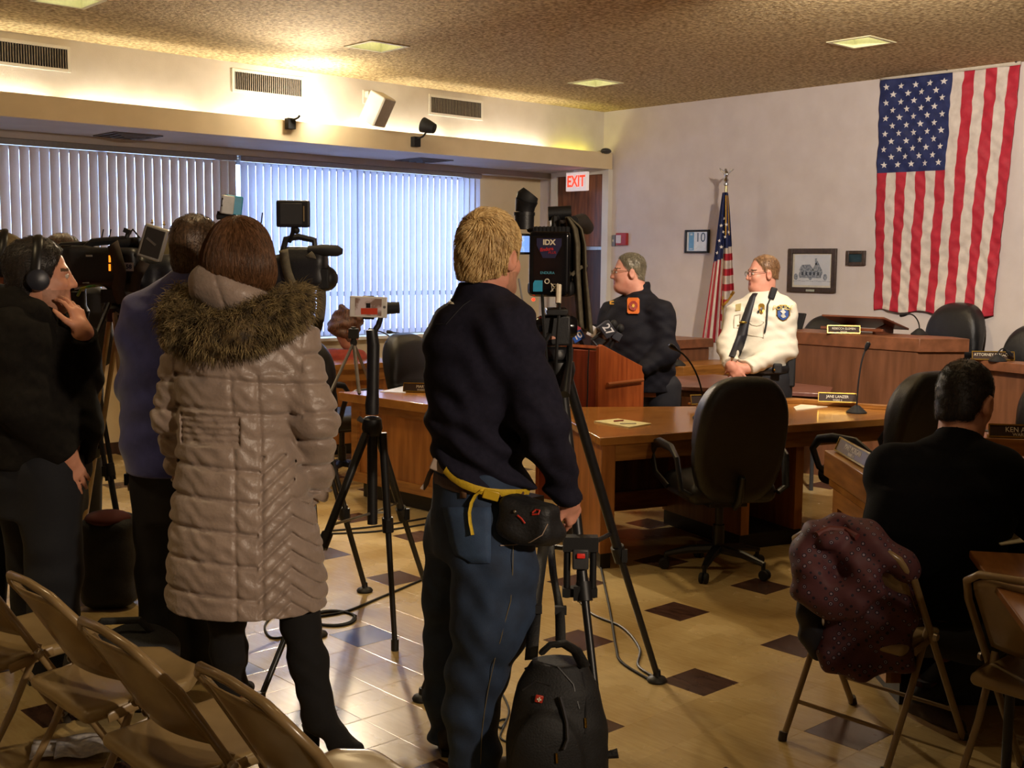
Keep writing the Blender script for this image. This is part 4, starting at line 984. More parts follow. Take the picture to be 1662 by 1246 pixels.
class Person:
    def __init__(s, label, px0, d):
        p = dp(px0, 600, d); s.base = V(p[0], p[1], 0); s.d = d; s.R = rotz(VA-PI/2)
        s.t = thing('person', label, 'person', s.base, VA-PI/2)
        s.body = Solid(); s.skinmats = [SKIN, LIPS, STUB, BROW]; s.mf = None
    def J(s, x, y, dd=0.): return s.R.T@(dp(x, y, s.d+dd)-s.base)
    def gj(s, x, y): return s.R.T@(gz(x, y, 0)-s.base)
    def lev(s, rows, grow=0., ry=None, k=1.):
        out = []
        for r in rows:
            py, xl, xr, y_, *cy = r
            a, b = s.J(xl, py), s.J(xr, py)
            out.append(((a[2]+b[2])/2, (a[0]+b[0])/2, cy[0] if cy else 0., ((b[0]-a[0])/2)*k+grow, y_*k+grow))
        return out
    def head(s, px_, py_, dd, yaw, pitch=0., k=1., fat=0., roll=0., female=False, neck=None, skin=None, stubble=False):
        c = s.J(px_, py_, dd); R = rotz(yaw)@rotx(-pitch)@roty(roll); s.hc, s.hR, s.hk = c, R, k
        def W(x, y, z): return c+R@(V(x, y, z)*k)
        s.W = W; B = s.body
        B.ell(W(0, -.015, .03), V(.074, .095, .085)*k, R, k=.02); B.ell(W(0, .028, -.04), V(.060+fat, .066, .078)*k, R, k=.035)
        B.ell(W(0, .072, -.092), V(.026+fat*.5, .022, .022)*k, R, k=.03); B.cap(W(-.038, .010, -.068), W(-.025, .062, -.095), .026*k+fat, .02*k, k=.03); B.cap(W(.038, .010, -.068), W(.025, .062, -.095), .026*k+fat, .02*k, k=.03)
        B.cap(W(-.036, .076, .020), W(.036, .076, .020), .013*k, k=.018)
        B.cap(W(0, .090, .008), W(0, .108, -.030), .0085*k, .0125*k, k=.014); B.ell(W(-.012, .097, -.034), .008*k, k=.008); B.ell(W(.012, .097, -.034), .008*k, k=.008)
        for q in (-1, 1):
            B.ell(W(q*.034, .062, -.028), V(.026, .022, .024)*k, R, k=.02)
            B.ell(W(q*.032, .094, .002), V(.014, .010, .008)*k, R, k=.008, sub=True)
            B.ell(W(q*(.081+fat*.6), -.010, -.012), V(.012, .022, .035)*k, R@rotz(-q*.35), k=.008); B.ell(W(q*(.093+fat*.6), -.004, -.008), V(.007, .012, .020)*k, R@rotz(-q*.35), k=.005, sub=True)
        B.cap(W(-.020, .088, -.058), W(.020, .088, -.058), .0065*k, k=.006); B.cap(W(-.017, .087, -.069), W(.017, .087, -.069), .0075*k, k=.006)
        nb = neck if neck is not None else W(0, -.035, -.19)
        B.cap(W(0, -.022, -.05), nb, (.052 if female else .058)*k+fat*.8, (.058 if female else .066)*k+fat*.8, k=.03)
        if fat: B.ell(W(0, .03, -.105), V(.055, .05, .035)*k, R, k=.04)
        def mfn(C):
            q = (C-c)@R/k; m = np.zeros(len(C), int)
            near = np.abs(q).max(1) < .14
            if stubble: m[near & (q[:, 1] > .0) & (q[:, 2] < -.045) & (q[:, 2] > -.125) & (np.abs(q[:, 0]) < .08)] = 2
            m[near & (q[:, 1] > .084) & (np.abs(q[:, 0]) < .022) & (q[:, 2] < -.054) & (q[:, 2] > -.074)] = 1
            m[near & (q[:, 1] > .06) & (np.abs(np.abs(q[:, 0])-.034) < .018) & (np.abs(q[:, 2]-.024+.1*(np.abs(q[:, 0])-.034)**1) < .0045)] = 3
            return m
        s.mf = mfn
        if skin: s.skinmats = [skin]+s.skinmats[1:]
        return s
    def eyes(s):
        for q in (-1, 1):
            e = MB(); e.ball(s.W(q*.032, .077, .001), .0120*s.hk, 14); o = e.build('eye', EYEW, s.t)
            MB().ball(s.W(q*.032, .0852, .001), V(.0058, .0045, .0058)*s.hk, 12, s.hR).build('iris', EYED, o)
    def glasses(s, m=None):
        m = m or steel; g = MB(); W = s.W; k = s.hk
        fr_ = MB()
        for q in (-1, 1):
            P = [W(q*.034+.024*math.cos(a)*(1 if abs(math.cos(a)) < .9 else .96), .102, .0+.016*math.sin(a)) for a in np.linspace(0, 2*PI, 18, False)]
            fr_.tube(P, .0016*k, 6, closed=True)
            fr_.tube([W(q*.058, .100, .006), W(q*.078, .055, .008), W(q*.084, -.008, .008), W(q*.083, -.02, -.005)], .0016*k, 6)
        fr_.tube([W(-.010, .102, .004), W(0, .106, .007), W(.010, .102, .004)], .0016*k, 6)
        f_ = fr_.build('glasses', m, s.t)
        for q in (-1, 1):
            P = [W(q*.034+.0235*math.cos(a), .102, .0155*math.sin(a)) for a in np.linspace(0, 2*PI, 18, False)]; lb_ = MB(); lb_.prism(P, s.hR@V(0, .001, 0)); lb_.build('lens', lensm, f_)
    def arm(s, pts, rs, hand=None, k=.03, body=.72):
        pts = [np.asarray(p) for p in pts]
        s.body.chain(pts, [r*body if i < len(rs)-1 else r*.85 for i, r in enumerate(rs)], k)
        if hand: s.hand(pts[-1], *hand)
        return pts, rs
    def hand(s, wr, d, n, curl=.5, side=1, k=1., spread=.10, thumb=.6):
        d = nrm(d); n = nrm(np.asarray(n)-d*(np.asarray(n)@d)); t = np.cross(d, n)*side      # t points to the thumb side
        B = s.body; w_ = wr
        B.cap(w_, w_+d*.03*k, .027*k, .030*k, k=.015)
        for i, o_ in enumerate((.027, .009, -.009, -.026)):
            B.cap(w_+d*.025*k+t*o_*.6*k, w_+d*(.088-.006*abs(i-1))*k+t*o_*k, .015*k, .0115*k, k=.012)
        for i, (o_, L, r) in enumerate(((.028, .074, .0088), (.0095, .083, .0092), (-.0095, .076, .0088), (-.027, .058, .0078))):
            p = w_+d*(.088-.006*abs(i-1))*k+t*o_*k; a = curl*(.75+.1*i); dd = nrm(d+t*(1.2-i)*spread)
            for q, fL in enumerate((.45, .32, .23)):
                e = nrm(dd*math.cos(a)+n*math.sin(a)); p2 = p+e*L*fL*k
                B.cap(p, p2, r*k*(1-.06*q), r*k*(.94-.08*q), k=.004); p = p2; a += curl*(.9 if q == 0 else .7)
        p = w_+d*.022*k+t*.024*k; e = nrm(d*.75+t*.75+n*thumb*.5); B.cap(p, p+e*.042*k, .0135*k, .0115*k, k=.012)
        p2 = p+e*.042*k; e2 = nrm(d*1.0+t*.25+n*thumb); B.cap(p2, p2+e2*.032*k, .0108*k, .0098*k, k=.004); p3 = p2+e2*.032*k; e3 = nrm(d+n*thumb*1.3-t*.1); B.cap(p3, p3+e3*.026*k, .0098*k, .008*k, k=.003)
    def finish(s, h=.006): return s.body.build('body', s.skinmats, s.t, h, mfn=s.mf, smooth=1)
    def cut_hair(s, name, m, grow=.010, back=-.10, hairline=.055, top=.0, fluff=.003, h=.005, extra=None, wave=90, recede=0., fuzz=3500, nape=1.):
        S_ = Solid(); W, R, k = s.W, s.hR, s.hk
        S_.ell(W(0, -.017, .032), (V(.074, .095, .085)+grow+V(0, 0, top))*k, R, k=.02)
        S_.ell(W(0, -.055, -.04), (V(.058, .048*nape, .065)+grow*.7)*k, R, k=.03)
        if extra: extra(S_)
        S_.clip(W(0, hairline, .07), R@V(0, .92, -.39)); S_.clip(W(0, -.09, back), R@V(0, .25, -1))
        if recede: S_.ell(W(0, .06, .13), V(.05, .06, .05)*k*recede, R, k=.02, sub=True)
        for q in (-1, 1): S_.ell(W(q*.088, -.004, -.016), V(.022, .026, .040)*k, R, k=.006, sub=True)
        ph = random.random()*6
        S_.disp(lambda x, y, z: fluff*np.sin(wave*x+30*z+ph+2*np.sin(31*y+20*x))*np.sin(wave*.9*y-24*z+2*np.sin(27*z)))
        s.hairS = S_; o = S_.build(name, m, s.t, h, smooth=1)
        if fuzz:
            rt_ = on_surface(S_, fuzz, W(0, 0, .02)-.16*k, W(0, 0, .02)+.16*k)
            strands('hair_fuzz', S_, rt_, lambda P, t_: np.tile(R@V(0, -.55, -.35), (len(P), 1))+.25*S_.grad(P), m, o, 3, .020*k, .0008, lift=.004, jit=.35)
        return o

def march(Ss, a, b, off):
    T = np.linspace(0, 1, 260)[:, None]; P = a+(b-a)*T; D = np.min([q.at(P) for q in Ss], 0)
    i = np.nonzero(D < 0)[0]; i = i[0] if len(i) else int(np.argmin(D))
    if i and D[i] < 0: f = D[i-1]/(D[i-1]-D[i]); q = P[i-1]+(P[i]-P[i-1])*f
    else: q = P[i]
    return q-nrm(b-a)*off
def strands(name, S_, roots, flow, m, parent, n_seg=6, L=.09, r=.0011, lift=.0, jit=.25, follow=True, taper=True):
    """locks of hair as thin three sided ribbons that follow (or leave) the surface of a solid"""
    P = np.array(roots, float); N = len(P); pts = [P.copy()]
    Ls = L*RNG.uniform(.6, 1.1, N); J_ = RNG.normal(0, jit, (N, 3))
    for k in range(n_seg):
        g = S_.grad(P); f = flow(P, k/n_seg)+J_
        if follow: f = f-g*(f*g).sum(1, keepdims=True)
        f = f/(np.linalg.norm(f, axis=1, keepdims=True)+1e-9)
        P = P+f*(Ls/n_seg)[:, None]
        if follow:
            d = S_.at(P); P = P-g*(d-lift*(k+1)/n_seg-.001)[:, None]
        pts.append(P.copy())
    T = np.stack(pts, 1); K = n_seg+1; g0 = S_.grad(T[:, 0]); rr = RNG.uniform(.6, 1.3, N)*r
    d = T[:, 1]-T[:, 0]; a = np.cross(d, g0); a /= np.linalg.norm(a, axis=1, keepdims=True)+1e-9
    Vs = np.zeros((N, K, 3, 3))
    for k in range(K):
        w_ = rr*(1-(k/(K-1))**2*.85 if taper else 1)
        Vs[:, k, 0] = T[:, k]-a*w_[:, None]; Vs[:, k, 1] = T[:, k]+a*w_[:, None]; Vs[:, k, 2] = T[:, k]+g0*w_[:, None]*1.2
    idx = np.arange(N)[:, None]*(K*3); Q = []
    for k in range(K-1):
        for i in range(3):
            j = (i+1) % 3; Q.append(np.concatenate([idx+k*3+i, idx+k*3+j, idx+(k+1)*3+j, idx+(k+1)*3+i], 1))
    return raw(name, Vs.reshape(-1, 3), np.concatenate(Q), m, parent)
def on_surface(S_, n, lo, hi, it=6):
    P = RNG.uniform(lo, hi, (n, 3))
    for _ in range(it): P = P-S_.grad(P)*S_.at(P)[:, None]
    return P[np.abs(S_.at(P)) < .003]

def shoe(name, m, parent, an, toe_d, L=.27, heel=.0, shaft=0., sole=None, w=.045):
    """an: ankle point (local), toe_d: direction of the toes"""
    t = nrm(V(toe_d[0], toe_d[1], 0)); up_ = V(0, 0, 1); q = V(-t[1], t[0], 0); R = np.stack([t, q, up_], 1)
    g = V(an[0], an[1], 0); S_ = Solid()
    S_.cap(g-t*.05+up_*(.045+heel), g+t*.06+up_*(.05+heel*.6), .042, .04, k=.03); S_.cap(g+t*.05+up_*(.045+heel*.5), g+t*(L-.11)+up_*.032, .042, .032, k=.03)
    S_.cap(g-t*.02+up_*(.06+heel), V(an[0], an[1], an[2]+shaft), .045, .048, k=.03)
    S_.clip(V(0, 0, .012), V(0, 0, -1))
    o = S_.build(name, m, parent, .007)
    b = MB(); P = [(-.085, -.028), (-.095, 0), (-.085, .028), (.0, .038), (L-.14, .043), (L-.085, .025), (L-.075, 0), (L-.085, -.025), (L-.14, -.043), (0, -.038)]
    if not heel: b.prism([g+t*x+q*y for x, y in P], (0, 0, .02))
    else:
        b.prism([g+t*x+q*y for x, y in P if x > .0], (0, 0, .014)); 
        hb = MB(); hb.prism([g+t*x+q*y*.75 for x, y in P if x <= .0], (0, 0, heel+.02)); hb.build('heel', sole or black, o)
    b.build('sole', sole or black, o); return o

# ---- woman in the quilted coat (near, seen from behind)
def woman_coat():
    p = Person('person seen from behind in a long taupe quilted coat with a fur trimmed hood', 405, 4.0); J = p.J
    p.head(392, 415, 0, -.35, .05, 1.0, female=True, neck=J(394, 500))
    rows = [(508, 345, 445, .10), (530, 308, 478, .13), (560, 290, 490, .15), (610, 287, 492, .155), (660, 292, 484, .15), (705, 292, 478, .145), (760, 287, 492, .16), (820, 281, 508, .18), (890, 276, 522, .195), (950, 272, 530, .20), (984, 276, 528, .20)]
    lv = p.lev(rows); B = p.body
    stack(B, p.lev(rows[1:8], 0, k=.72)); 
    aR = p.arm([J(476, 550, .0), J(512, 680, -.02), J(512, 790, .12)], [.075, .068, .058], (V(-.2, .6, -.6), V(-1, 0, 0), .5, -1))
    aL = p.arm([J(304, 550, .02), J(282, 675, .06), J(296, 760, .26)], [.072, .062, .055], (V(.5, .7, -.5), V(1, 0, 0), .5, 1))
    hL, hR_ = J(365, 800), J(455, 800); kL, aL_ = J(368, 1000, .15), J(376, 1142, .26); kR, aR_ = J(488, 1010, .0), J(520, 1172, -.08)
    for a, k_, f in ((hL, kL, aL_), (hR_, kR, aR_)): B.chain([a, k_, f], [.085, .052, .036])
    for f, td in ((aL_, V(.15, 1)), (aR_, V(.75, -.5))): B.cap(f, V(f[0], f[1], .05)+nrm(V(*td, 0))*.1, .03, .022)
    p.finish(.006)
    coatm = mat('coat_satin', '9c897c', .42, c2='8c7a6e', scale=8, bump=.3, bscale=55, spec=.45, sheen=.25)
    C = Solid(); stack(C, lv, k=.05)
    C.chain(aR[0], [.078, .072, .058], k=.035); C.chain(aL[0], [.076, .068, .057], k=.035)
    C.cap(J(394, 520, .02), J(476, 550), .07, .075, k=.05); C.cap(J(394, 520, .02), J(304, 550, .02), .07, .072, k=.05)
    zt = [J(400, y)[2] for y in (612, 662, 752, 800, 848, 897, 948)]
    x0, x1 = J(300, 700)[0], J(436, 700)[0]; xs1, xs2, xs3 = J(302, 700)[0], J(396, 700)[0], J(438, 850)[0]; xc = J(484, 850)[0]
    zs0, zs1 = J(400, 716)[2], J(400, 664)[2]; ztop = J(400, 600)[2]; zch = J(480, 745)[2]
    axR = np.array(aR[0]); axL = np.array(aL[0])
    def quilt(x, y, z):
        r = 0*x
        onR = (x > J(499, 700)[0]-.03*(z < 1.1)) & (z > J(500, 805)[2]); onL = (x < J(291, 700)[0]) & (z > J(300, 770)[2])
        arm_ = onR | onL
        seam = np.minimum.reduce([np.abs(z+.05*np.sin(7*x)*.3-a) for a in zt])
        puff = np.clip(seam/.05, 0, 1)
        cen = -.014*np.exp(-(seam/.009)**2)+.006*np.sqrt(puff)
        slope = .95; w_ = (z-zch+slope*np.abs(x-xc))/.058; fr_ = np.abs(w_-np.round(w_))*.058
        chev = -.017*np.exp(-(fr_/.008)**2)+.005
        side = (x > xs3) & (z < zch+.03)
        b = np.where(side, chev, cen)
        for xv in (xs2, xs3): b = b-.009*np.exp(-((x-xv-.012*np.sin(z*3))/.007)**2)*(y < 0)
        sm = (z > zs0) & (z < zs1) & (x > xs1) & (x < xs2+.02) & (y < 0)
        b = np.where(sm, .006*np.sin((z-zs0)*2*PI/.021)*(.6+.4*np.sin(x*140+3*np.sin(z*90)))-.008, b)
        sa = (z+.25*np.abs(x)*0)/.098; fa = np.abs(sa-np.round(sa))*.098
        a_ = -.013*np.exp(-(fa/.009)**2)+.006*np.sqrt(np.clip(fa/.045, 0, 1))
        b = np.where(arm_, a_, b)
        top_ = z > ztop
        b = np.where(top_ & ~arm_, .0, b)
        wr_ = .0028*np.sin(60*x+25*z+3*np.sin(19*z+9*x))*np.sin(45*z-20*x)+.002*np.sin(110*z+50*x+2*np.sin(40*x))
        return -(b*.8+wr_)
    C.disp(quilt); C.clip(J(400, 981), V(0, 0, -1)); 
    coat = C.build('coat', coatm, p.t, .0052, smooth=1)
    # hood lying on the shoulders
    Hd = Solid(); Hd.ell(J(372, 470, -.05), (.125, .095, .075), roty(.30), k=.05); Hd.ell(J(350, 462, -.03), (.085, .08, .07), k=.05); Hd.ell(J(395, 492, -.02), (.13, .10, .05), roty(.35), k=.05)
    Hd.disp(folds(.004, FINEFOLD)); Hd.disp(lambda x, y, z: .006*np.exp(-((x-J(372, 470)[0]+.3*(z-J(372, 470)[2]))/.006)**2))
    Hd.build('hood', coatm, coat, .0055, smooth=2)
    # fur ring
    Fs = Solid(); ring = [J(*q) for q in ((300, 482, .06), (286, 512, -.02), (308, 538, -.11), (350, 548, -.17), (395, 540, -.19), (440, 518, -.15), (474, 498, -.07), (484, 490, .03), (468, 486, .11))]
    Fs.chain(ring, [.045, .058, .064, .066, .064, .060, .055, .05, .04], k=.03); Fs.disp(folds(.006, FINEFOLD))
    fm_ = mat('fur_dark', '6a5636', .8, c2='30261a', scale=30, detail=4, contrast=1.6); fm2 = mat('fur_tips', 'a08a5c', .7, c2='4a3c24', scale=26, contrast=1.5)
    trim_ = Fs.build('fur_trim', fm_, coat, .008)
    lo, hi = np.min(ring, 0)-.07, np.max(ring, 0)+.07
    rt_ = on_surface(Fs, 15000, lo, hi)
    cen_ = J(390, 500, -.02)
    def flow(P, k): g = Fs.grad(P); return g*.8+V(0, -.15, -.35-.5*k)+.35*nrm(V(.2, 0, -.1))
    strands('fur_pile', Fs, rt_, flow, fm2, coat, 3, .045, .0012, jit=.35, follow=False)['kind'] = 'stuff'
    # bob of brown hair
    hm = hairm('hair_brown', '7d5638', '573a22'); Hs = Solid(); W, R = p.W, p.hR
    Hs.ell(W(0, -.012, .028), V(.098, .118, .106), R, k=.02); Hs.ell(W(.0, -.03, -.035), V(.122, .108, .088), R, k=.06); Hs.ell(W(.055, .0, -.075), V(.055, .075, .055), R, k=.05); Hs.ell(W(-.06, .0, -.065), V(.05, .07, .045), R, k=.05)
    Hs.ell(W(0, .115, -.06), V(.062, .07, .12), R, k=.03, sub=True); Hs.clip(W(0, -.05, -.112), R@V(0, -.15, -1))
    Hs.disp(lambda x, y, z: .0004*np.sin(120*np.arctan2(y-p.hc[1], x-p.hc[0])*.35+6*np.sin(9*z)))
    ho = Hs.build('hair', hm, p.t, .005, smooth=1)
    cr = W(.01, -.055, .12); rt_ = on_surface(Hs, 15000, W(0, 0, 0)-.16, W(0, 0, 0)+.16)
    rt_ = rt_[rt_[:, 2] > W(0, 0, -.06)[2]]
    def fl(P, k):
        v = P-cr; v = v*V(1, 1, .3); return nrmrows(v)*1.0+V(0, 0, -1.0)*(.5+k)
    strands('hair_strands', Hs, rt_, fl, hm, ho, 6, .10, .0008, lift=.004, jit=.17)
    legm = mat('black_leggings', '0a0809', .9, c2='070506'); L_ = Solid()
    for a, k_, f in ((hL, kL, aL_), (hR_, kR, aR_)): L_.chain([a, k_, f], [.1, .066, .05])
    L_.disp(folds(.003, FINEFOLD)); L_.clip(J(400, 930), V(0, 0, 1)); L_.clip(V(0, 0, .17), V(0, 0, -1)); L_.build('leggings', legm, p.t, .008)
    bm = mat('black_suede', '0c090a', .92, c2='080607', scale=60, bump=.1)
    for f, k_, td in ((aL_, kL, V(.15, 1)), (aR_, kR, V(.75, -.5))):
        t_ = nrm(V(*td, 0)); g = V(f[0], f[1], 0); b = Solid()
        top_ = f+(k_-f)*.95; b.chain([top_, f+(k_-f)*.6, f+(k_-f)*.25, V(f[0], f[1], .13)], [.064, .066, .054, .047], k=.03)
        b.cap(V(f[0], f[1], .12)-t_*.01, g+t_*.10+V(0, 0, .045), .045, .038, k=.04); b.cap(g+t_*.09+V(0, 0, .042), g+t_*.165+V(0, 0, .034), .036, .028, k=.03); b.cap(g-t_*.03+V(0, 0, .10), g+t_*.0+V(0, 0, .10), .04, .04, k=.03)
        b.disp(folds(.004, FINEFOLD)); b.clip(V(0, 0, .012), V(0, 0, -1))
        b.clip(top_, top_-f); o = b.build('boot', bm, p.t, .007)
        MB().lathe([(.026, 0), (.028, .05), (.036, .08)], g-t_*.04, 14).build('heel', bm, o)
def nrmrows(v): return v/(np.linalg.norm(v, axis=1, keepdims=True)+1e-9)
woman_coat()

# ---- blond cameraman (near, seen from behind, turned to the right)
def blond():
    p = Person('blond person in a dark navy pullover and blue jeans working the tall video camera', 785, 3.67); J = p.J
    p.head(797, 415, .02, -.62, .06, 1.06, neck=J(785, 500, .02), skin=SKINP, stubble=True)
    B = p.body
    rows = [(462, 752, 822, .07), (480, 738, 834, .095), (500, 718, 846, .125), (530, 698, 858, .15), (570, 686, 864, .165), (630, 690, 868, .165), (690, 694, 864, .16), (740, 700, 856, .16), (800, 706, 852, .16)]
    lv = p.lev(rows); stack(B, p.lev(rows[2:], k=.78))
    aR = p.arm([J(826, 540, -.10), J(880, 690, -.16), J(922, 806, -.02)], [.082, .068, .046], (V(.25, .45, -.85), V(-.8, .6, .1), .75, -1, 1.05, .05, .7))
    aL = p.arm([J(738, 548, .08), J(805, 660, .36), J(868, 590, .50)], [.07, .062, .046], (V(.25, .5, .85), V(.8, .1, -.3), .55, 1, 1.0))
    rl = [J(797, 850, -.05), J(800, 1000, -.10), J(770, 1120, -.07), J(772, 1238, -.07)]; ll = [J(742, 850, .10), J(728, 1000, .22), J(722, 1110, .26), J(728, 1200, .28)]
    B.chain(rl, [.095, .062, .055, .04]); B.chain(ll, [.09, .055, .048, .035])
    p.finish(.0055)
    sw = mat('navy_knit', '1c1a28', .9, c2='141320', scale=60, bump=.12, bscale=300, spec=.2); S_ = Solid()
    stack(S_, lv, k=.05); S_.clip(J(765, 772), nrm(V(-.40, 0, -1))); S_.chain(aR[0], [.086, .074, .050], k=.05); S_.chain(aL[0], [.066, .066, .05], k=.05)
    S_.cap(J(785, 505), J(826, 540, -.10), .07, .08, k=.06); S_.cap(J(785, 505), J(735, 545, .08), .07, .066, k=.06)
    S_.cap(J(786, 470, .01), J(784, 500, .02), .068, .082, k=.02)
    zb = J(780, 800)[2]
    def wr_(x, y, z):
        low = np.clip((zb+.38-z)/.3, 0, 1)
        a = .013*low*np.sin(62*z+26*x+2.2*np.sin(11*x+6*z))+.006*np.sin(18*x-32*z+2.4*np.sin(13*z+7*x))+.004*np.sin(40*x+55*z+2*np.sin(21*x-9*z))
        return a+.003*np.sin(60*x+35*z+2*np.sin(30*z))*np.clip((x-.06)/.1, 0, 1)
    S_.disp(wr_); S_.disp(lambda x, y, z: .0025*np.exp(-((z-J(780, 490)[2])/.004)**2))
    S_.clip(J(922, 806, -.02), J(922, 806, -.02)-J(880, 690, -.16), .12); S_.clip(J(868, 590, .5), J(868, 590, .5)-J(800, 660, .36), .1)
    S_.clip(J(786, 458), V(0, 0, 1))
    o = S_.build('pullover', sw, p.t, .0055, smooth=1)
    sm = mat('seam_dark', '12111a', .8); q = MB()
    def hit(x, y, off=.002): return march([S_], J(x, y, -.45), J(x, y, .3), off)
    q.tube([hit(*c) for c in ((707, 526), (716, 526), (724, 526), (738, 510), (752, 495), (764, 487))], .0016, 5); q.build('back_seam', sm, o)
    lg = MB(); P_ = [hit(*c, .003) for c in ((732, 484), (727, 493), (737, 493))]; lg.add(P_, [(0, 1, 2)]); lg.build('logo_mark', mat('logo_pale', 'c8bca0', .6), o, solid=.002)
    # jeans
    jm = mat('denim_blue', '23354f', .85, c2='172438', scale=14, bump=.2, bscale=400, detail=6); Jn = Solid()
    stack(Jn, p.lev([(758, 706, 850, .15), (810, 700, 862, .16), (860, 699, 870, .165), (900, 706, 866, .15)]), k=.05)
    Jn.chain([J(797, 860, -.05), J(804, 945, -.08), J(798, 1010, -.10), J(776, 1090, -.08), J(765, 1150, -.07), J(772, 1246, -.07)], [.128, .124, .118, .092, .082, .082], k=.05)
    Jn.chain([J(738, 860, .10), J(728, 960, .19), J(726, 1050, .25), J(722, 1120, .27), J(728, 1215, .28)], [.10, .084, .075, .066, .064], k=.05)
    def jw(x, y, z):
        kz = np.clip((.95-z)/.3, 0, 1)
        return .004*kz*np.sin(30*z-34*x+2.6*np.sin(13*x+7*z+5*y))+.0025*np.sin(52*z+30*x+2*np.sin(23*x))+.005*np.clip((.26-z)/.2, 0, 1)*np.sin(80*z+18*x+20*y)
    Jn.disp(jw); Jn.clip(V(0, 0, .03), V(0, 0, -1)); jo = Jn.build('jeans', jm, p.t, .0055, smooth=1)
    def hj(x, y, off=.0015): return march([Jn], J(x, y, -.45), J(x, y, .4), off)
    stm = mat('denim_stitch', '6a6048', .7); den2 = mat('denim_pocket', '324865', .8, c2='223450', scale=14, bump=.2, bscale=400)
    pk = MB(); g = [[hj(a+(b-a)*i/6, c_, .004) for i in range(7)] for a, b, c_ in ((718, 797, 823), (722, 797, 840), (726, 797, 860), (730, 797, 880), (738, 797, 900), (762, 796, 914))]
    pk.add([v for r in g for v in r], [(r*7+i, r*7+i+1, r*7+i+8, r*7+i+7) for r in range(5) for i in range(6)]); pk.build('back_pocket', den2, jo, solid=.003)
    st = MB(); st.tube([hj(x, y) for x, y in ((833, 885), (832, 930), (829, 975), (822, 1000), (812, 1040), (803, 1070), (794, 1110), (787, 1150), (782, 1190), (780, 1240))], .0014, 5); st.build('side_seam', stm, jo)
    MB().add([hj(746, 788, .006), hj(758, 789, .006), hj(757, 808, .006), hj(747, 808, .006)], [(0, 1, 2, 3)]).build('leather_patch', mat('leather_patch', '5c4028', .6), jo, solid=.003)
    # belt and waist pack
    blt = MB(); bl = [hj(x, y, .004) for x, y in ((706, 776), (720, 783), (740, 790), (765, 794), (790, 800), (820, 803), (848, 806))]
    blt.tube(bl, .017, 8, flat=(1, .25)); blt.build('brown_belt', mat('belt_leather', '4a3024', .5, c2='33211a', scale=30), p.t)
    ys = mat('yellow_webbing', 'c9a820', .7, c2='b09018', scale=120); tanw = mat('tan_webbing', 'a08c7c', .7)
    bag = Solid(); bag.box(J(858, 842, -.19), (.09, .05, .062), rotz(-.5)@roty(.12), rad=.03, k=.03); bag.ell(J(886, 862, -.17), (.06, .05, .045), k=.04); bag.ell(J(838, 852, -.20), (.045, .04, .05), k=.04); bag.disp(folds(.004, FINEFOLD))
    bm_ = mat('black_nylon', '17171a', .6, c2='101012', scale=50, bump=.2, bscale=120); bo = bag.build('waist_pack', bm_, p.t, .007)
    def hb(x, y, off=.003): return march([bag, Jn, S_], J(x, y, -.5), J(x, y, .3), off)
    z_ = MB(); z_.tube([hb(x, y) for x, y in ((812, 885), (835, 884), (860, 880), (880, 868), (889, 850))], .0018, 5); z_.build('pale_piping', tanw, bo)
    rz_ = mat('red_cord', 'b02a18', .5)
    for pts_ in (((840, 836), (846, 841), (852, 849)), ((864, 832), (870, 827), (876, 828), (874, 834), (864, 835))): MB().tube([hb(x, y, .004) for x, y in pts_], .0028, 6).build('red_zipper_pull', rz_, bo)
    MB().ball(hb(836, 830, .004), .006, 8).build('snap', chrome, bo)
    yb = MB(); yb.tube([hb(x, y, .005) for x, y in ((722, 762), (735, 775), (752, 786), (770, 793), (790, 798), (812, 800), (835, 800), (858, 800))], .013, 8, flat=(1, .2)); yo = yb.build('yellow_strap', ys, bo)
    MB().tube([hb(x, y, .010) for x, y in ((783, 795), (772, 803), (765, 816), (762, 832), (763, 848), (766, 862), (767, 868))], .011, 8, flat=(.35, 1)).build('strap_end', ys, bo)
    MB().box(hb(797, 803, .012), (.05, .014, .03), roty(.25)).build('buckle', mat('yellow_buckle', 'b8961c', .4), bo, bevel=.003)
    MB().box(hb(712, 756, .008), (.05, .02, .035), roty(.4)).build('tan_buckle', tanw, bo, bevel=.004)
    MB().tube([hb(705, 756, .01), hb(703, 770, .02)+V(-.012, 0, 0), hb(702, 785, .02)+V(-.02, 0, -.0), hb(701, 794, .02)+V(-.03, 0, 0)], .012, 8, flat=(1, .2)).build('tan_strap_end', tanw, bo)
    # shoes
    sm_ = mat('dark_shoe', '201a16', .6); shoe('shoe', sm_, p.t, J(772, 1250, -.07)*V(1, 1, 0)+V(0, 0, .08), V(.6, .75, 0)); shoe('shoe', sm_, p.t, J(728, 1215, .28)*V(1, 1, 0)+V(0, 0, .08), V(-.1, 1, 0))
    # hair
    hm = hairm('hair_blond', 'e6c88e', 'b58f58')
    ho = p.cut_hair('hair', hm, .011, -.070, .062, .008, .003, fuzz=0)
    Hs = p.hairS; cr = p.W(.015, -.085, .085); rt_ = on_surface(Hs, 7000, p.W(0, 0, .0)-.15, p.W(0, 0, 0)+.16)
    def fl(P, k):
        v = nrmrows(P-cr); sw_ = np.cross(v, p.hR@V(0, -1, .4)); return v+.5*sw_+V(0, 0, -.45*k)-.0*P
    strands('hair_strands', Hs, rt_, fl, hm, ho, 5, .055, .0012, lift=.008, jit=.16)
blond()

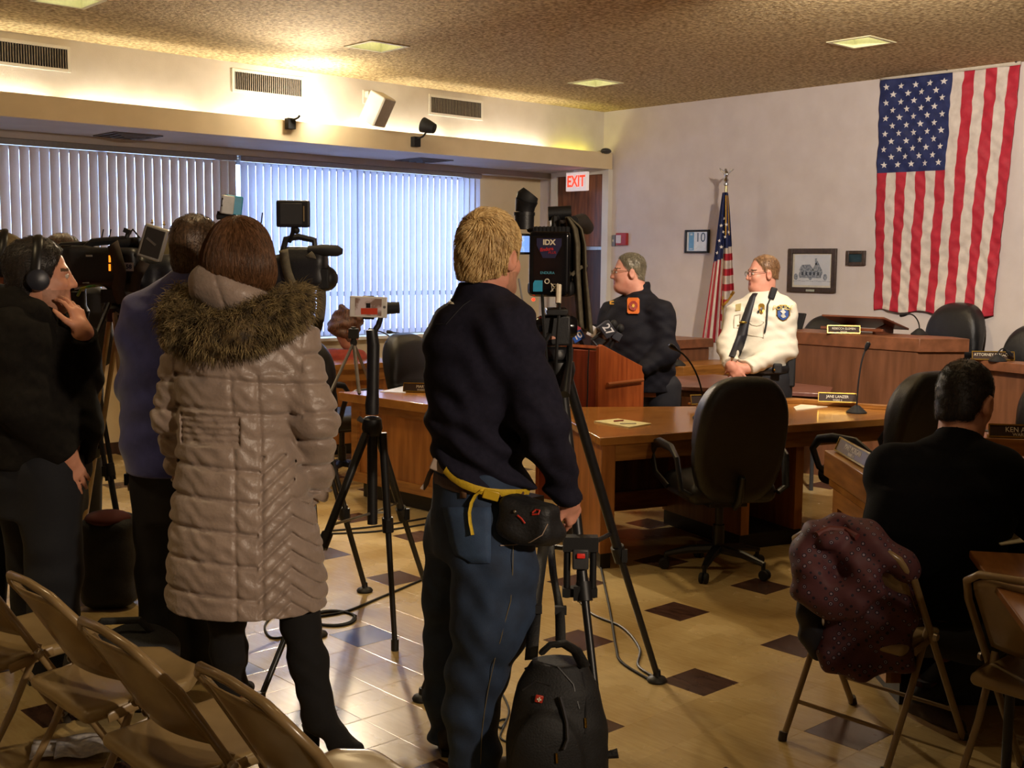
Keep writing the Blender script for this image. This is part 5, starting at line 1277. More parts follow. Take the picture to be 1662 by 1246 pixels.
# ---- speaking man at the podium
def chief():
    p = Person('grey haired person with glasses in a dark navy jacket speaking at the podium', 1045, 8.72); J = p.J
    p.head(1020, 441, 0, 1.62, .04, 1.17, fat=.014, neck=J(1038, 488, 0), skin=SKINP)
    B = p.body; rows = [(478, 1012, 1062, .12), (496, 992, 1078, .18), (520, 978, 1090, .22), (550, 976, 1094, .25), (580, 980, 1096, .26), (610, 990, 1096, .25), (640, 1000, 1096, .24)]
    lv = p.lev(rows); stack(B, p.lev(rows[1:], k=.8))
    aL = p.arm([J(1072, 508, -.16), J(1082, 572, -.22), J(1046, 596, -.30)], [.085, .075, .05], (V(-1, -.2, -.1), V(0, .3, -1), .6, -1))
    aR = p.arm([J(995, 508, .10), J(978, 560, .05), J(990, 590, -.2)], [.08, .07, .05], (V(-.6, -.6, .1), V(.3, 0, -1), .6, 1))
    lg_ = [[J(1060, 630, .06), J(1062, 740, .05), J(1062, 812, .08)], [J(1080, 630, -.06), J(1078, 740, -.06), J(1078, 818, -.05)]]
    for q in lg_: B.chain(q, [.1, .07, .05])
    p.finish(.008); p.eyes(); p.glasses(mat('gold_wire', 'a89070', .3, metal=.9))
    p.cut_hair('hair', hairm('hair_grey', '8a8068', '5a5240'), .003, -.055, .048, .0, .0015, h=.006, nape=.9)
    jm = mat('navy_jacket', '12111a', .8, c2='0d0c14', scale=30, bump=.15, bscale=120, spec=.25); S_ = Solid(); stack(S_, lv, k=.05)
    S_.chain(aL[0], [.095, .085, .06], k=.05); S_.chain(aR[0], [.09, .078, .06], k=.05); S_.cap(J(1038, 490), J(1072, 508, -.16), .07, .09, k=.06); S_.cap(J(1038, 490), J(995, 508, .10), .07, .085, k=.06)
    S_.cap(J(1040, 468), J(1038, 490), .075, .10, k=.03); S_.ell(J(1008, 472, -.05), (.035, .05, .075), k=.02, sub=True)
    S_.disp(folds(.010, DARKFOLD)); S_.disp(folds(.004, FINEFOLD)); S_.clip(J(1040, 461), nrm(V(-.35, -.1, 1))); S_.clip(J(1040, 632), V(0, 0, -1)); o = S_.build('jacket', jm, p.t, .008)
    def hit(x, y, off=.004): return march([S_], J(x, y, -.8), J(x, y, .5), off)
    og = mat('patch_orange', 'd0661e', .6); yl = mat('patch_gold', 'd8a030', .5); rd = mat('patch_red', '8c2a22', .6)
    def patch(cx, cy, w_, h_, m, off, name, shape=None, par=o):
        P_ = [hit(cx+w_*x, cy+h_*y, off) for x, y in (shape or [(-.8, -1), (.8, -1), (1, -.8), (1, .8), (.8, 1), (-.8, 1), (-1, .8), (-1, -.8)])]
        c_ = np.mean(P_, 0); b = MB(); b.add([c_]+P_, [(0, i+1, (i+1) % len(P_)+1) for i in range(len(P_))]); return b.build(name, m, par, solid=.002, smooth=0)
    patch(1028, 496, 10, 13, og, .020, 'fire_patch'); circ = [(math.cos(a), math.sin(a)) for a in np.linspace(0, 2*PI, 14, False)]
    patch(1028, 496, 7, 8, rd, .027, 'patch_disc', circ); patch(1028, 496, 3.4, 4.2, yl, .033, 'patch_emblem', [(math.cos(a)*(1 if i % 2 else .45), math.sin(a)*(1 if i % 2 else .45)) for i, a in enumerate(np.linspace(0, 2*PI, 16, False))])
    patch(993, 491, 3.5, 3, yl, .006, 'collar_pin')
    P_ = Solid(); stack(P_, p.lev([(620, 1040, 1098, .2), (650, 1042, 1098, .19), (680, 1044, 1096, .15)]), k=.04)
    for q in lg_: P_.chain(q, [.12, .09, .075])
    P_.disp(folds(.005, DARKFOLD)); P_.clip(V(0, 0, .04), V(0, 0, -1)); P_.build('trousers', mat('black_denim', '17171f', .8, c2='101018', scale=30), p.t, .01)
    for q in lg_: shoe('shoe', black, p.t, q[-1]*V(1, 1, 0)+V(0, 0, .09), V(-1, -.2, 0))
chief()

# ---- police officer in the white shirt
def officer():
    p = Person('officer in white uniform shirt and black tie standing with clasped hands', 1236, 8.25); J = p.J
    p.head(1238, 443, 0, 1.75, .06, 1.06, fat=.006, neck=J(1240, 486, 0), skin=SKINP)
    B = p.body; rows = [(474, 1220, 1262, .09), (490, 1202, 1280, .14), (512, 1192, 1286, .17), (545, 1190, 1284, .19), (575, 1190, 1280, .20), (600, 1192, 1278, .19)]
    lv = p.lev(rows); stack(B, p.lev(rows[1:], k=.8))
    aL = p.arm([J(1272, 506, -.06), J(1274, 566, -.10), J(1212, 598, -.30)], [.075, .066, .045], (V(-1, -.25, -.15), V(-.1, .8, -.4), .7, -1, 1.05))
    aR = p.arm([J(1198, 510, .02), J(1182, 560, -.10), J(1186, 592, -.30)], [.07, .062, .042], (V(.5, -.3, -.75), V(.2, .9, .1), .6, 1, 1.05))
    lg_ = [[J(1222, 620, .07), J(1222, 730, .05), J(1222, 818, .06)], [J(1256, 620, -.06), J(1257, 730, -.06), J(1258, 826, -.05)]]
    for q in lg_: B.chain(q, [.1, .07, .05])
    p.finish(.007); p.eyes(); p.glasses(mat('dark_wire', '5c5450', .3, metal=.9))
    p.cut_hair('hair', hairm('hair_ginger', '94704c', '6e4e32'), .002, -.042, .046, .0, .001, h=.005, recede=.6, nape=.85)
    sm = mat('uniform_white', 'd9d2c0', .7, c2='cfc7b4', scale=10, bump=.1, bscale=80); S_ = Solid(); stack(S_, lv, k=.05)
    S_.chain(aL[0], [.088, .08, .06], k=.05); S_.chain(aR[0], [.082, .075, .058], k=.05); S_.cap(J(1240, 486), J(1272, 506, -.06), .06, .08, k=.06); S_.cap(J(1240, 486), J(1198, 510, .02), .06, .075, k=.06)
    S_.cap(J(1241, 468), J(1240, 486), .066, .085, k=.03); S_.disp(folds(.0055, DARKFOLD)); S_.disp(folds(.0055, FINEFOLD)); S_.clip(J(1240, 465), nrm(V(-.2, -.1, 1))); S_.clip(J(1240, 600), V(0, 0, -1))
    for q in (aL, aR): S_.clip(q[0][-1], q[0][-1]-q[0][-2], .09)
    o = S_.build('shirt', sm, p.t, .007)
    def hit(x, y, off=.004): return march([S_], J(x, y, -.8), J(x, y, .5), off)
    def patch(name, pts, m, off, par=None, solid=.003):
        P_ = [hit(x, y, off) for x, y in pts]; c_ = np.mean(P_, 0); b = MB(); b.add([c_]+P_, [(0, i+1, (i+1) % len(P_)+1) for i in range(len(P_))]); return b.build(name, m, par or p.t, solid=solid, smooth=0)
    tie = mat('black_tie', '15141c', .6); tm = MB(); L_ = [(1226, 476, 4), (1222, 482, 4.5), (1216, 500, 6), (1210, 520, 7), (1204, 545, 8.5), (1198, 562, 9), (1192, 577, 9)]
    P_ = [v for x, y, w_ in L_ for v in (hit(x-w_, y, .012), hit(x, y-.5, .022), hit(x+w_, y, .012))]+[hit(1191, 580, .022)]
    tm.add(P_, [(r*3+i, r*3+i+1, r*3+i+4, r*3+i+3) for r in range(len(L_)-1) for i in range(2)]+[((len(L_)-1)*3, (len(L_)-1)*3+1, len(L_)*3), ((len(L_)-1)*3+1, (len(L_)-1)*3+2, len(L_)*3)]); tm.build('necktie', tie, p.t, solid=.006)
    MB().box(hit(1206, 523, .03), (.055, .008, .012), roty(.0)).build('tie_clip', brass, p.t, bevel=.002)
    bl = mat('patch_blue', '2f4f96', .6); bk = mat('patch_black', '14161e', .6); gd = mat('badge_gold', 'b08a3c', .3, metal=.8); wh = mat('patch_white', 'c8c8c0', .6)
    sh = lambda cx, cy, w_, h_: [(cx-w_, cy-h_*.7), (cx-w_*.5, cy-h_), (cx+w_*.5, cy-h_), (cx+w_, cy-h_*.7), (cx+w_, cy+h_*.3), (cx+w_*.5, cy+h_*.8), (cx, cy+h_), (cx-w_*.5, cy+h_*.8), (cx-w_, cy+h_*.3)]
    a = patch('shoulder_patch', sh(1271, 508, 11.5, 13.5), gd, .003); patch('patch_field', sh(1271, 508, 10.3, 12.2), bk, .006, a); patch('patch_blue_field', sh(1271, 511, 8.5, 8.5), bl, .009, a)
    patch('patch_eagle', [(1266, 505), (1271, 502), (1276, 506), (1273, 509), (1276, 514), (1271, 516), (1267, 513), (1270, 509)], wh, .012, a)
    tv = J(1271, 499, -.3); text('POLICE', .042, mat('patch_letters', 'd8c070', .5), a, hit(1271, 499.5, .016), X=hit(1277, 499.5)-hit(1265, 499.5), Y=V(0, 0, 1))
    a = patch('badge', sh(1236, 501, 5, 8.5), gd, .006); patch('badge_centre', [(1236+2.4*math.cos(q), 501+3*math.sin(q)) for q in np.linspace(0, 2*PI, 10, False)], mat('badge_dark', '4a3a20', .4), .010, a)
    patch('mourning_band', [(1229, 505), (1233, 502), (1233, 506), (1230, 509)], bk, .008)
    patch('name_bar', [(1194, 494), (1203, 492), (1202, 503), (1194, 504)], mat('name_bar_gold', 'd8c890', .3, metal=.5), .008)
    st = mat('shirt_stitch', 'b4ab98', .8)
    for pts_ in ([(1214, 521), (1240, 522), (1239, 548), (1214, 543)], [(1192, 512), (1202, 510), (1200, 532), (1191, 532)]):
        MB().tube([hit(x, y, .001) for x, y in pts_+pts_[:1]], .004, 6).build('pocket_seam', st, o)
    MB().tube([hit(x, y, .001) for x, y in ((1214, 521), (1220, 527), (1228, 529), (1236, 527), (1240, 522))], .004, 6).build('pocket_flap', st, o)
    rm = MB(); rm.box(hit(1254, 476, .03), (.045, .035, .085), roty(.3)); ro = rm.build('radio_microphone', blackm, p.t, bevel=.01)
    MB().tube([hit(x, y, .010) for x, y in ((1250, 485), (1246, 494), (1245, 510), (1244, 525), (1241, 540))], .006, 6).build('radio_cord', blackm, ro)
    T = Solid(); stack(T, p.lev([(588, 1194, 1280, .195), (620, 1196, 1280, .2), (660, 1200, 1280, .17)]), k=.04)
    for q in lg_: T.chain(q, [.13, .095, .075])
    T.disp(folds(.004, DARKFOLD)); T.clip(V(0, 0, .04), V(0, 0, -1)); T.build('trousers', mat('black_trousers', '121218', .75, c2='0d0d12'), p.t, .01)
    bz = J(1240, 596)[2]; bt = MB(); lvb = p.lev([(596, 1191, 1282, .205)])[0]
    bt.tube([V(lvb[1]+(lvb[3]+.01)*math.cos(a_), (.205+.01)*math.sin(a_), bz) for a_ in np.linspace(0, 2*PI, 28, False)], .027, 8, closed=True, flat=(1, .3)); bo = bt.build('duty_belt', mat('belt_black', '141416', .4), p.t)
    MB().box(J(1282, 602, -.1), (.06, .10, .22)).build('holster', blackm, bo, bevel=.015); MB().box(J(1284, 583, -.1), (.04, .06, .08), rotx(.2)).build('pistol_grip', black, bo, bevel=.01); MB().box(J(1262, 598, -.24), (.06, .035, .07)).build('belt_pouch', blackm, bo, bevel=.01); MB().ball(J(1257, 600, -.262), .008, 8).build('snap', brass, bo)
    for q in lg_: shoe('shoe', black, p.t, q[-1]*V(1, 1, 0)+V(0, 0, .09), V(-1, -.2, 0))
officer()

# ---- seated man in black at lower right
def seated():
    p = Person('dark haired person in black pullover seated on a folding chair, writing at the right', 1500, 4.12); J = p.J
    yaw = -.83; f = V(math.sin(-yaw), math.cos(yaw), 0)       # faces the flag wall
    p.head(1567, 650, .12, yaw, .30, 1.16, neck=J(1553, 735, .04))
    B = p.body
    lvl = [(726, 1508, 1600, .10, .03), (750, 1458, 1628, .14, .02), (790, 1418, 1646, .17, 0), (850, 1400, 1640, .185, -.02), (910, 1420, 1610, .18, -.03), (960, 1452, 1600, .17, -.03), (1000, 1462, 1600, .17, -.02), (1035, 1462, 1600, .17, -.0)]
    lv = p.lev(lvl); stack(B, p.lev(lvl[1:], k=.8))
    aL = p.arm([J(1450, 765, .06), J(1432, 880, .22), J(1560, 890, .45)], [.08, .07, .05], (V(1, .5, .0), V(0, 0, -1), .5, -1))
    aR = p.arm([J(1622, 768, -.02), J(1672, 880, .12), J(1650, 872, .36)], [.08, .068, .05], (V(-.2, 1, 0), V(0, 0, -1), .6, 1))
    pel = J(1530, 1010, 0); hl, hr = pel+V(-.09, .03, -.02), pel+V(.09, -.08, -.02)
    tk = [hl+f*.40+V(-.03, .03, .0), hr+f*.42]
    an = [p.gj(1500, 1168)+V(0, 0, .09), p.gj(1478, 1152)+V(.0, .2, .09)]
    an = [V(an[0][0], an[0][1], .1), V(an[0][0]+.02, an[0][1]+.28, .1)]
    for h_, k_, a_ in ((hl, tk[0], an[1]), (hr, tk[1], an[0])): B.chain([h_, k_, a_], [.085, .06, .04])
    p.finish(.006); p.cut_hair('hair', hairm('hair_dark', '2c221c', '140f0c'), .006, -.082, .05, .004, .002, h=.0055)
    sm = mat('black_pullover', '0c0c10', .92, c2='08080c', scale=50, bump=.1, bscale=200, spec=.15); S_ = Solid(); stack(S_, lv, k=.06)
    S_.chain(aL[0], [.088, .078, .056], k=.05); S_.chain(aR[0], [.088, .076, .056], k=.05); S_.cap(J(1553, 738, .03), J(1450, 765, .06), .075, .085, k=.06); S_.cap(J(1553, 738, .03), J(1622, 768, -.02), .075, .085, k=.06)
    S_.cap(J(1556, 712, .05), J(1552, 738, .04), .078, .09, k=.02); S_.disp(folds(.006, DARKFOLD)); S_.clip(J(1557, 700, .05), nrm(V(.25, .35, 1))); S_.clip(J(1500, 985), V(0, 0, -1))
    S_.build('pullover', sm, p.t, .006, smooth=1)
    T = Solid(); T.ell(pel+V(0, -.02, -.01), (.19, .17, .10), rotz(yaw), k=.05)
    for h_, k_, a_ in ((hl, tk[0], an[1]), (hr, tk[1], an[0])): T.chain([h_, k_, a_], [.105, .078, .062], k=.05)
    T.disp(folds(.005, DARKFOLD)); T.clip(V(0, 0, .07), V(0, 0, -1)); T.build('trousers', mat('black_trousers', '121218', .75, c2='0d0d12'), p.t, .008)
    shm = mat('brown_sneaker', '3a2620', .6, c2='2a1a16', scale=30); sol = mat('sneaker_sole', 'b09a7c', .6)
    for a_ in an:
        shoe('shoe', shm, p.t, a_*V(1, 1, 0)+V(0, 0, .09), V(f[0]*-.2+.5, -.75, 0) if a_ is an[0] else V(.4, -.8, 0), sole=sol)
    sk = MB()
    for a_ in an: 
        s_ = MB(); s_.tube([V(a_[0], a_[1], .09), V(a_[0], a_[1], .16)], .05, 12); s_.build('striped_sock', mat('sock_red', '5c1c1c', .8, c2='161014', scale=16, kind='noise', contrast=3), p.t)
seated()

# ---- film crew at the left
def headphones(p, W, k=1.):
    hp = MB(); hp.tube([W(.092*math.cos(a), -.02+.01*math.sin(a), .02+.112*math.sin(a)) for a in np.linspace(0, PI, 15)], .011*k, 8, flat=(1.6, .7)); o = hp.build('headphones', black, p.t)
    for q in (-1, 1):
        R = p.hR@roty(q*PI/2)
        MB().lathe([(.012, -.012), (.040, -.012), (.044, -.002), (.040, .016), (.026, .022), (.001, .024)], W(q*.092, -.012, -.014), 20, R).build('ear_cup', mat('earcup', '1d1f2a', .4), o)
def hoodie():
    p = Person('bearded person in a black hooded sweatshirt and headphones with hand at chin', 70, 4.6); J = p.J
    p.head(66, 447, 0, -1.15, .02, 1.14, fat=.004, neck=J(45, 505, 0), stubble=True)
    B = p.body; rows = [(497, 5, 95, .12), (520, -18, 112, .19), (560, -30, 128, .22), (610, -32, 146, .23), (660, -32, 160, .23), (700, -30, 162, .22), (752, -25, 150, .21)]
    lv = p.lev(rows); stack(B, p.lev(rows[1:], k=.8))
    aR = p.arm([J(28, 545, -.16), J(42, 665, -.22), J(108, 738, -.14)], [.095, .08, .052], (V(.35, .15, -.9), V(-.5, .7, .1), .35, -1, 1.1))
    aL = p.arm([J(80, 545, .16), J(128, 610, .10), J(134, 540, -.06)], [.09, .075, .05], (V(-.30, .1, 1), V(-.85, .3, -.2), .5, 1, 1.1))
    lg_ = [[J(40, 760, .08), J(60, 930, .1), J(60, 1080, .14)], [J(80, 760, -.1), J(88, 930, -.08), J(85, 1096, -.05)]]
    for q in lg_: B.chain(q, [.095, .07, .045])
    p.finish(.0065); p.eyes(); p.cut_hair('hair', hairm('hair_dark', '2c221c', '140f0c'), .010, -.105, .06, .006, .002, h=.006); headphones(p, p.W, 1.15)
    hm = mat('black_fleece', '1c1916', .95, c2='14120f', scale=40, bump=.12, bscale=200, spec=.15); S_ = Solid(); stack(S_, lv, k=.06)
    S_.chain(aR[0], [.105, .088, .064], k=.05); S_.chain(aL[0], [.10, .085, .062], k=.05); S_.cap(J(45, 515), J(28, 545, -.16), .085, .10, k=.06); S_.cap(J(45, 515), J(80, 545, .16), .085, .10, k=.06)
    S_.disp(folds(.007, DARKFOLD)); S_.disp(folds(.003, FINEFOLD)); S_.clip(J(50, 490), V(-.2, 0, 1)); S_.clip(J(60, 750), V(0, 0, -1))
    for q in (aR, aL): S_.clip(q[0][-1], q[0][-1]-q[0][-2], .1)
    o = S_.build('sweatshirt', hm, p.t, .007)
    H = Solid(); H.chain([J(*q) for q in ((85, 530, -.06), (55, 508, -.14), (20, 492, -.12), (0, 488, 0), (15, 494, .12), (55, 512, .12), (88, 530, .04))], [.035, .05, .055, .06, .055, .05, .035], k=.04); H.ell(J(8, 512, 0), (.10, .11, .08), k=.06); H.disp(folds(.006, DARKFOLD)); H.build('hood', hm, o, .008)
    T = Solid(); stack(T, p.lev([(735, -18, 146, .2), (780, -20, 142, .2), (830, -10, 138, .17)]), k=.05)
    for q in lg_: T.chain(q, [.125, .105, .09])
    T.disp(folds(.006, DARKFOLD)); T.clip(V(0, 0, .04), V(0, 0, -1)); T.build('jeans', mat('dark_denim', '101218', .85, c2='101219', scale=20, bump=.15, bscale=300), p.t, .009)
    for q in lg_: shoe('shoe', blackm, p.t, q[-1]*V(1, 1, 0)+V(0, 0, .09), V(.9, .3, 0))
hoodie()
def blueman():
    p = Person('short haired person in a blue fleece pullover seen from behind beside the camera', 285, 4.55); J = p.J
    p.head(322, 403, 0, -.50, .05, 1.06, neck=J(315, 470, 0))
    B = p.body; rows = [(443, 278, 350, .09), (458, 252, 362, .13), (480, 222, 374, .17), (510, 203, 384, .19), (560, 198, 388, .20), (640, 198, 388, .205), (720, 200, 388, .205), (765, 205, 386, .2)]
    lv = p.lev(rows); stack(B, p.lev(rows[1:], k=.8))
    aL = p.arm([J(238, 520, -.02), J(228, 625, .06), J(246, 690, .25)], [.08, .07, .05], (V(.4, .9, 0), V(0, 0, -1), .6, 1))
    aR = p.arm([J(372, 520, 0), J(396, 630, .12), J(380, 640, .38)], [.08, .068, .05], (V(-.2, .9, .2), V(0, 0, -1), .6, -1))
    lg_ = [[J(262, 780, 0), J(264, 940, .03), J(266, 1090, .0)], [J(335, 780, .02), J(336, 940, .05), J(330, 1080, .12)]]
    for q in lg_: B.chain(q, [.095, .07, .045])
    p.finish(.007); p.cut_hair('hair', hairm('hair_short_brown', '6a5038', '3c2c1e'), .006, -.10, .05, .0, .0015, h=.006)
    bm = mat('blue_fleece', '474c96', .95, c2='3c4184', scale=30, bump=.1, bscale=250, sheen=.4); S_ = Solid(); stack(S_, lv, k=.05)
    S_.chain(aL[0], [.09, .08, .06], k=.05); S_.chain(aR[0], [.09, .08, .06], k=.05); S_.cap(J(315, 470), J(238, 520, -.02), .075, .09, k=.06); S_.cap(J(315, 470), J(372, 520), .075, .09, k=.06); S_.cap(J(318, 446), J(315, 470), .074, .085, k=.02)
    S_.disp(folds(.011, DARKFOLD)); S_.clip(J(318, 436), V(0, 0, 1)); S_.clip(J(290, 762), V(0, 0, -1)); S_.build('pullover', bm, p.t, .0068)
    T = Solid(); stack(T, p.lev([(745, 212, 384, .19), (800, 224, 372, .18), (840, 232, 368, .15)]), k=.05)
    for q in lg_: T.chain(q, [.12, .10, .085])
    T.disp(folds(.005, DARKFOLD)); T.clip(V(0, 0, .04), V(0, 0, -1)); T.build('trousers', mat('black_trousers', '121218', .75, c2='0d0d12'), p.t, .009)
    for q in lg_: shoe('shoe', blackm, p.t, q[-1]*V(1, 1, 0)+V(0, 0, .09), V(.2, 1, 0))
blueman()

def simple(label, px0, d, hx, hy, yaw, topm, hairmat, rows, cap=None, phones=False, pitch=0., k=1.04, female=False, top='sweatshirt', stand=True):
    p = Person(label, px0, d); J = p.J; p.head(hx, hy, 0, yaw, pitch, k, female=female, neck=J(hx, hy+.085*1902/d*1.55, 0))
    B = p.body; lv = p.lev(rows); stack(B, p.lev(rows[1:], k=.8)); c = lv[-1]
    zc = lv[1][0]; w_ = lv[-1][3]; cx = lv[1][1]
    if lv[0][0] < lv[-1][0]: pass
    sh = p.lev([rows[1]])[0]; el = p.lev([rows[-1]])[0]
    a1 = [V(sh[1]-sh[3]*.9, 0, sh[0]-.04), V(el[1]-el[3]*1.05, .08, sh[0]-.34), V(el[1]-.06, .34, sh[0]-.32)]; a2 = [V(sh[1]+sh[3]*.9, 0, sh[0]-.04), V(el[1]+el[3]*1.05, .08, sh[0]-.34), V(el[1]+.06, .34, sh[0]-.32)]
    p.arm(a1, [.075, .065, .048], (V(.3, 1, 0), V(0, 0, -1), .7, 1)); p.arm(a2, [.075, .065, .048], (V(-.3, 1, 0), V(0, 0, -1), .7, -1))
    zb = min(q[0] for q in lv)
    lg_ = [[V(el[1]+q*.09, 0, zb+.02), V(el[1]+q*.1, .02, zb*.5), V(el[1]+q*.11, .0, .09)] for q in (-1, 1)] if stand else [[V(el[1]+q*.09, 0, zb+.05), V(el[1]+q*.11, .40, zb+.02), V(el[1]+q*.11, .38, .09)] for q in (-1, 1)]
    for q in lg_: B.chain(q, [.09, .065, .045])
    p.finish(.009)
    if hairmat: p.cut_hair('hair', hairmat, .010, -.095, .055, .004, .002, h=.007)
    S_ = Solid(); stack(S_, lv, k=.05); S_.chain(a1, [.085, .075, .058], k=.05); S_.chain(a2, [.085, .075, .058], k=.05); S_.disp(folds(.006, DARKFOLD)); S_.build(top, topm, p.t, .009)
    T = Solid()
    for q in lg_: T.chain([q[0]+V(0, 0, .04)]+q[1:], [.125, .09, .075])
    T.clip(V(0, 0, .04), V(0, 0, -1)); T.build('trousers', mat('black_trousers', '121218', .75, c2='0d0d12'), p.t, .011)
    for q in lg_: shoe('shoe', blackm, p.t, q[-1]*V(1, 1, 0)+V(0, 0, .09), V(0, 1, 0))
    if cap:
        C = Solid(); C.ell(p.W(0, -.012, .04), V(.086, .106, .088)*k, p.hR, k=.02); C.clip(p.W(0, 0, .025), p.hR@V(0, 0, -1)); C.cap(p.W(-.04, .10, .035), p.W(.04, .10, .035), .012, k=.03); C.cap(p.W(-.03, .14, .028), p.W(.03, .14, .028), .008, k=.03); C.ell(p.W(0, -.06, .0), V(.07, .055, .05)*k, p.hR, k=.03); C.build('cap', cap, p.t, .006)
    if phones: headphones(p, p.W, 1.1)
    return p
redm = mat('red_shirt', '9c2a24', .85, c2='7c1f1c', scale=30)
capm = mat('olive_cap', '6a5838', .85, c2='54462c', scale=60); blk = mat('black_shirt', '17161a', .85, c2='111013', scale=40)
p1 = simple('person in a brown cap, headphones and red shirt cut by the left edge', 0, 5.1, 6, 428, -1.1, redm, None, [(482, -30, 40, .10), (505, -60, 70, .17), (560, -70, 85, .19), (640, -70, 90, .2), (740, -66, 86, .19)], cap=capm, phones=True, pitch=.1, k=1.08)
p3 = simple('brown haired person almost hidden behind the broadcast cameras at left', 108, 6.9, 106, 417, -.6, blk, hairm('hair_short_brown', '6a5038', '3c2c1e'), [(460, 82, 132, .09), (476, 60, 156, .15), (520, 54, 162, .18), (580, 54, 162, .18), (650, 58, 158, .17)], k=1.06)
p5 = simple('person in an olive cap mostly hidden behind the blue fleece pullover', 288, 6.1, 284, 426, -1.0, blk, None, [(470, 262, 310, .09), (490, 240, 336, .15), (540, 232, 344, .18), (600, 232, 344, .18), (690, 236, 340, .17)], cap=mat('olive_cap_dark', '5c5030', .85, c2='463c24', scale=60), k=1.1)
def redwoman():
    wm = mat('rust_sweater', 'a03a26', .85, c2='862e1e', scale=30, sheen=.2)
    p = simple('curly haired person in rust red sweater seated reading at the window desk', 548, 10.75, 564, 532, -1.2, wm, None, [(566, 535, 575, .09), (574, 516, 586, .14), (596, 512, 592, .16), (620, 512, 592, .16), (655, 515, 590, .17)], pitch=.55, k=1.2, female=True, top='sweater', stand=False)
    p.eyes(); H = Solid(); W, R = p.W, p.hR
    H.ell(W(0, -.02, .045), V(.10, .115, .095), R, k=.03); H.ell(W(.0, -.06, -.02), V(.10, .085, .10), R, k=.05)
    for q in range(26):
        a = q*2.4; v = V(math.cos(a)*.08, -.03+.09*math.sin(a), .02+.09*math.sin(q*1.7)); H.ell(W(*v), .034, k=.05)
    H.ell(W(0, .12, -.03), V(.066, .08, .085), R, k=.02, sub=True); H.disp(folds(.006, FINEFOLD)); H.build('hair', hairm('hair_curly', '74503c', '452c20'), p.t, .007)
redwoman()
# ------------------------------------------------------------------ cameras, tripods, bags, cables
class At:
    def __init__(s, name, label, cat, px0, d, z0=0., group=None):
        p = dp(px0, 600, d); s.base = V(p[0], p[1], z0); s.d = d; s.R = rotz(VA-PI/2)
        s.t = thing(name, label, cat, s.base, VA-PI/2, group)
    def J(s, x, y, dd=0.): return s.R.T@(dp(x, y, s.d+dd)-s.base)
    def g(s, x, y, z=0.): return s.R.T@(gz(x, y, z)-s.base)
carbon = mat('tripod_black', '19191b', .4, c2='121214', scale=60, spec=.5); clampm = mat('tripod_clamp', '101012', .5)
silver = mat('tripod_silver', 'a8a49c', .3, metal=.8); tan = mat('tripod_tan', '9a8460', .45, metal=.3)
bodym = mat('camera_body', '1c1c1f', .45, c2='141417', scale=80, bump=.08, bscale=200); glossb = mat('camera_gloss', '0e0e12', .15)
strapm = mat('olive_strap', '6a6250', .8, c2='544d3e', scale=60, bump=.1, bscale=200)
led = mat('orange_led', 'e07a20', .4, emit='ff8a20', estr=1.2)

def tripod(a, hub, feet, r=.017, m=carbon, pad=True, cm=clampm, twin=False, split=.55, spread=None):
    """three telescoping legs from a hub; every leg a part with its own clamp and foot"""
    for k, f in enumerate(feet):
        o = V(*(nrm((f-hub)*V(1, 1, 0))*.045)); top = hub+o-V(0, 0, .02); mid = top+(f-top)*split; f2 = f+V(0, 0, .03)
        b = MB(); dn = nrm(f-top); sd = nrm(np.cross(dn, V(0, 0, 1)))
        if twin:
            for q in (-1, 1): b.tube([top+sd*q*.02, mid+sd*q*.02+dn*.05], r*.62, 8)
            b.box(mid, (.012, .012, .012)); b.tube([mid-sd*.02, mid+sd*.02], r*.6, 6); b.tube([top-sd*.02, top+sd*.02], r*.8, 6)
        else: b.tube([top, mid], [r*1.1, r], 12)
        b.tube([mid-dn*.02, f2], [r*.8, r*.72], 10); L_ = b.build('leg', m, a.t)
        MB().tube([mid-dn*.035, mid+dn*.03], r*1.5, 10).box(mid+sd*r*1.5, (.022, .022, .05)).build('clamp', cm, L_)
        if pad: MB().lathe([(.038, .0), (.042, .008), (.036, .018), (.016, .026), (.014, .05)], V(f[0], f[1], f[2]), 18).build('foot', cm, L_)
        else: MB().tube([f, f2+V(0, 0, .02)], r*1.05, 10).build('foot', cm, L_)
    if spread:
        c = V(hub[0], hub[1], spread)
        for f in feet:
            top = hub+V(*(nrm((f-hub)*V(1, 1, 0))*.045)); u = (hub[2]-spread)/(hub[2]-f[2]); e = top+(f-top)*u
            MB().tube([c, e], .006, 6).build('spreader_arm', silver if m is carbon else m, a.t)

# main tripod in the middle with fluid head
a = At('camera_tripod', 'tall black video tripod with fluid head in front of the blond man', 'tripod', 908, 4.25); J = a.J
hub = J(905, 600); feet = [a.g(1066, 1106), a.g(686, 1136), a.g(980, 1262)]
MB().lathe([(.03, -.07), (.055, -.05), (.065, .0), (.06, .03), (.045, .035)], hub, 20).build('bowl', clampm, a.t)
tripod(a, hub, feet, .018, split=.56)
hd = MB(); hd.box(J(903, 535), (.10, .11, .11)); hd.lathe([(.045, 0), (.05, .02), (.04, .05)], J(903, 585), 18); hd.build('fluid_head', bodym, a.t, bevel=.008)
MB().lathe([(.03, -.075), (.04, -.06), (.04, .06), (.03, .075)], J(903, 530), 18, roty(PI/2)).build('tilt_drum', glossb, a.t)
MB().tube([J(925, 540, .05), J(924, 585, -.06), J(916, 640, -.16)], [.010, .012, .020], 10).build('pan_handle', carbon, a.t)
MB().tube([J(893, 540, -.04), J(880, 562, -.16), J(872, 578, -.22)], [.009, .010, .013], 10).build('pan_handle', carbon, a.t)
MB().box(J(903, 505), (.075, .20, .022)).build('camera_plate', carbon, a.t, bevel=.003)
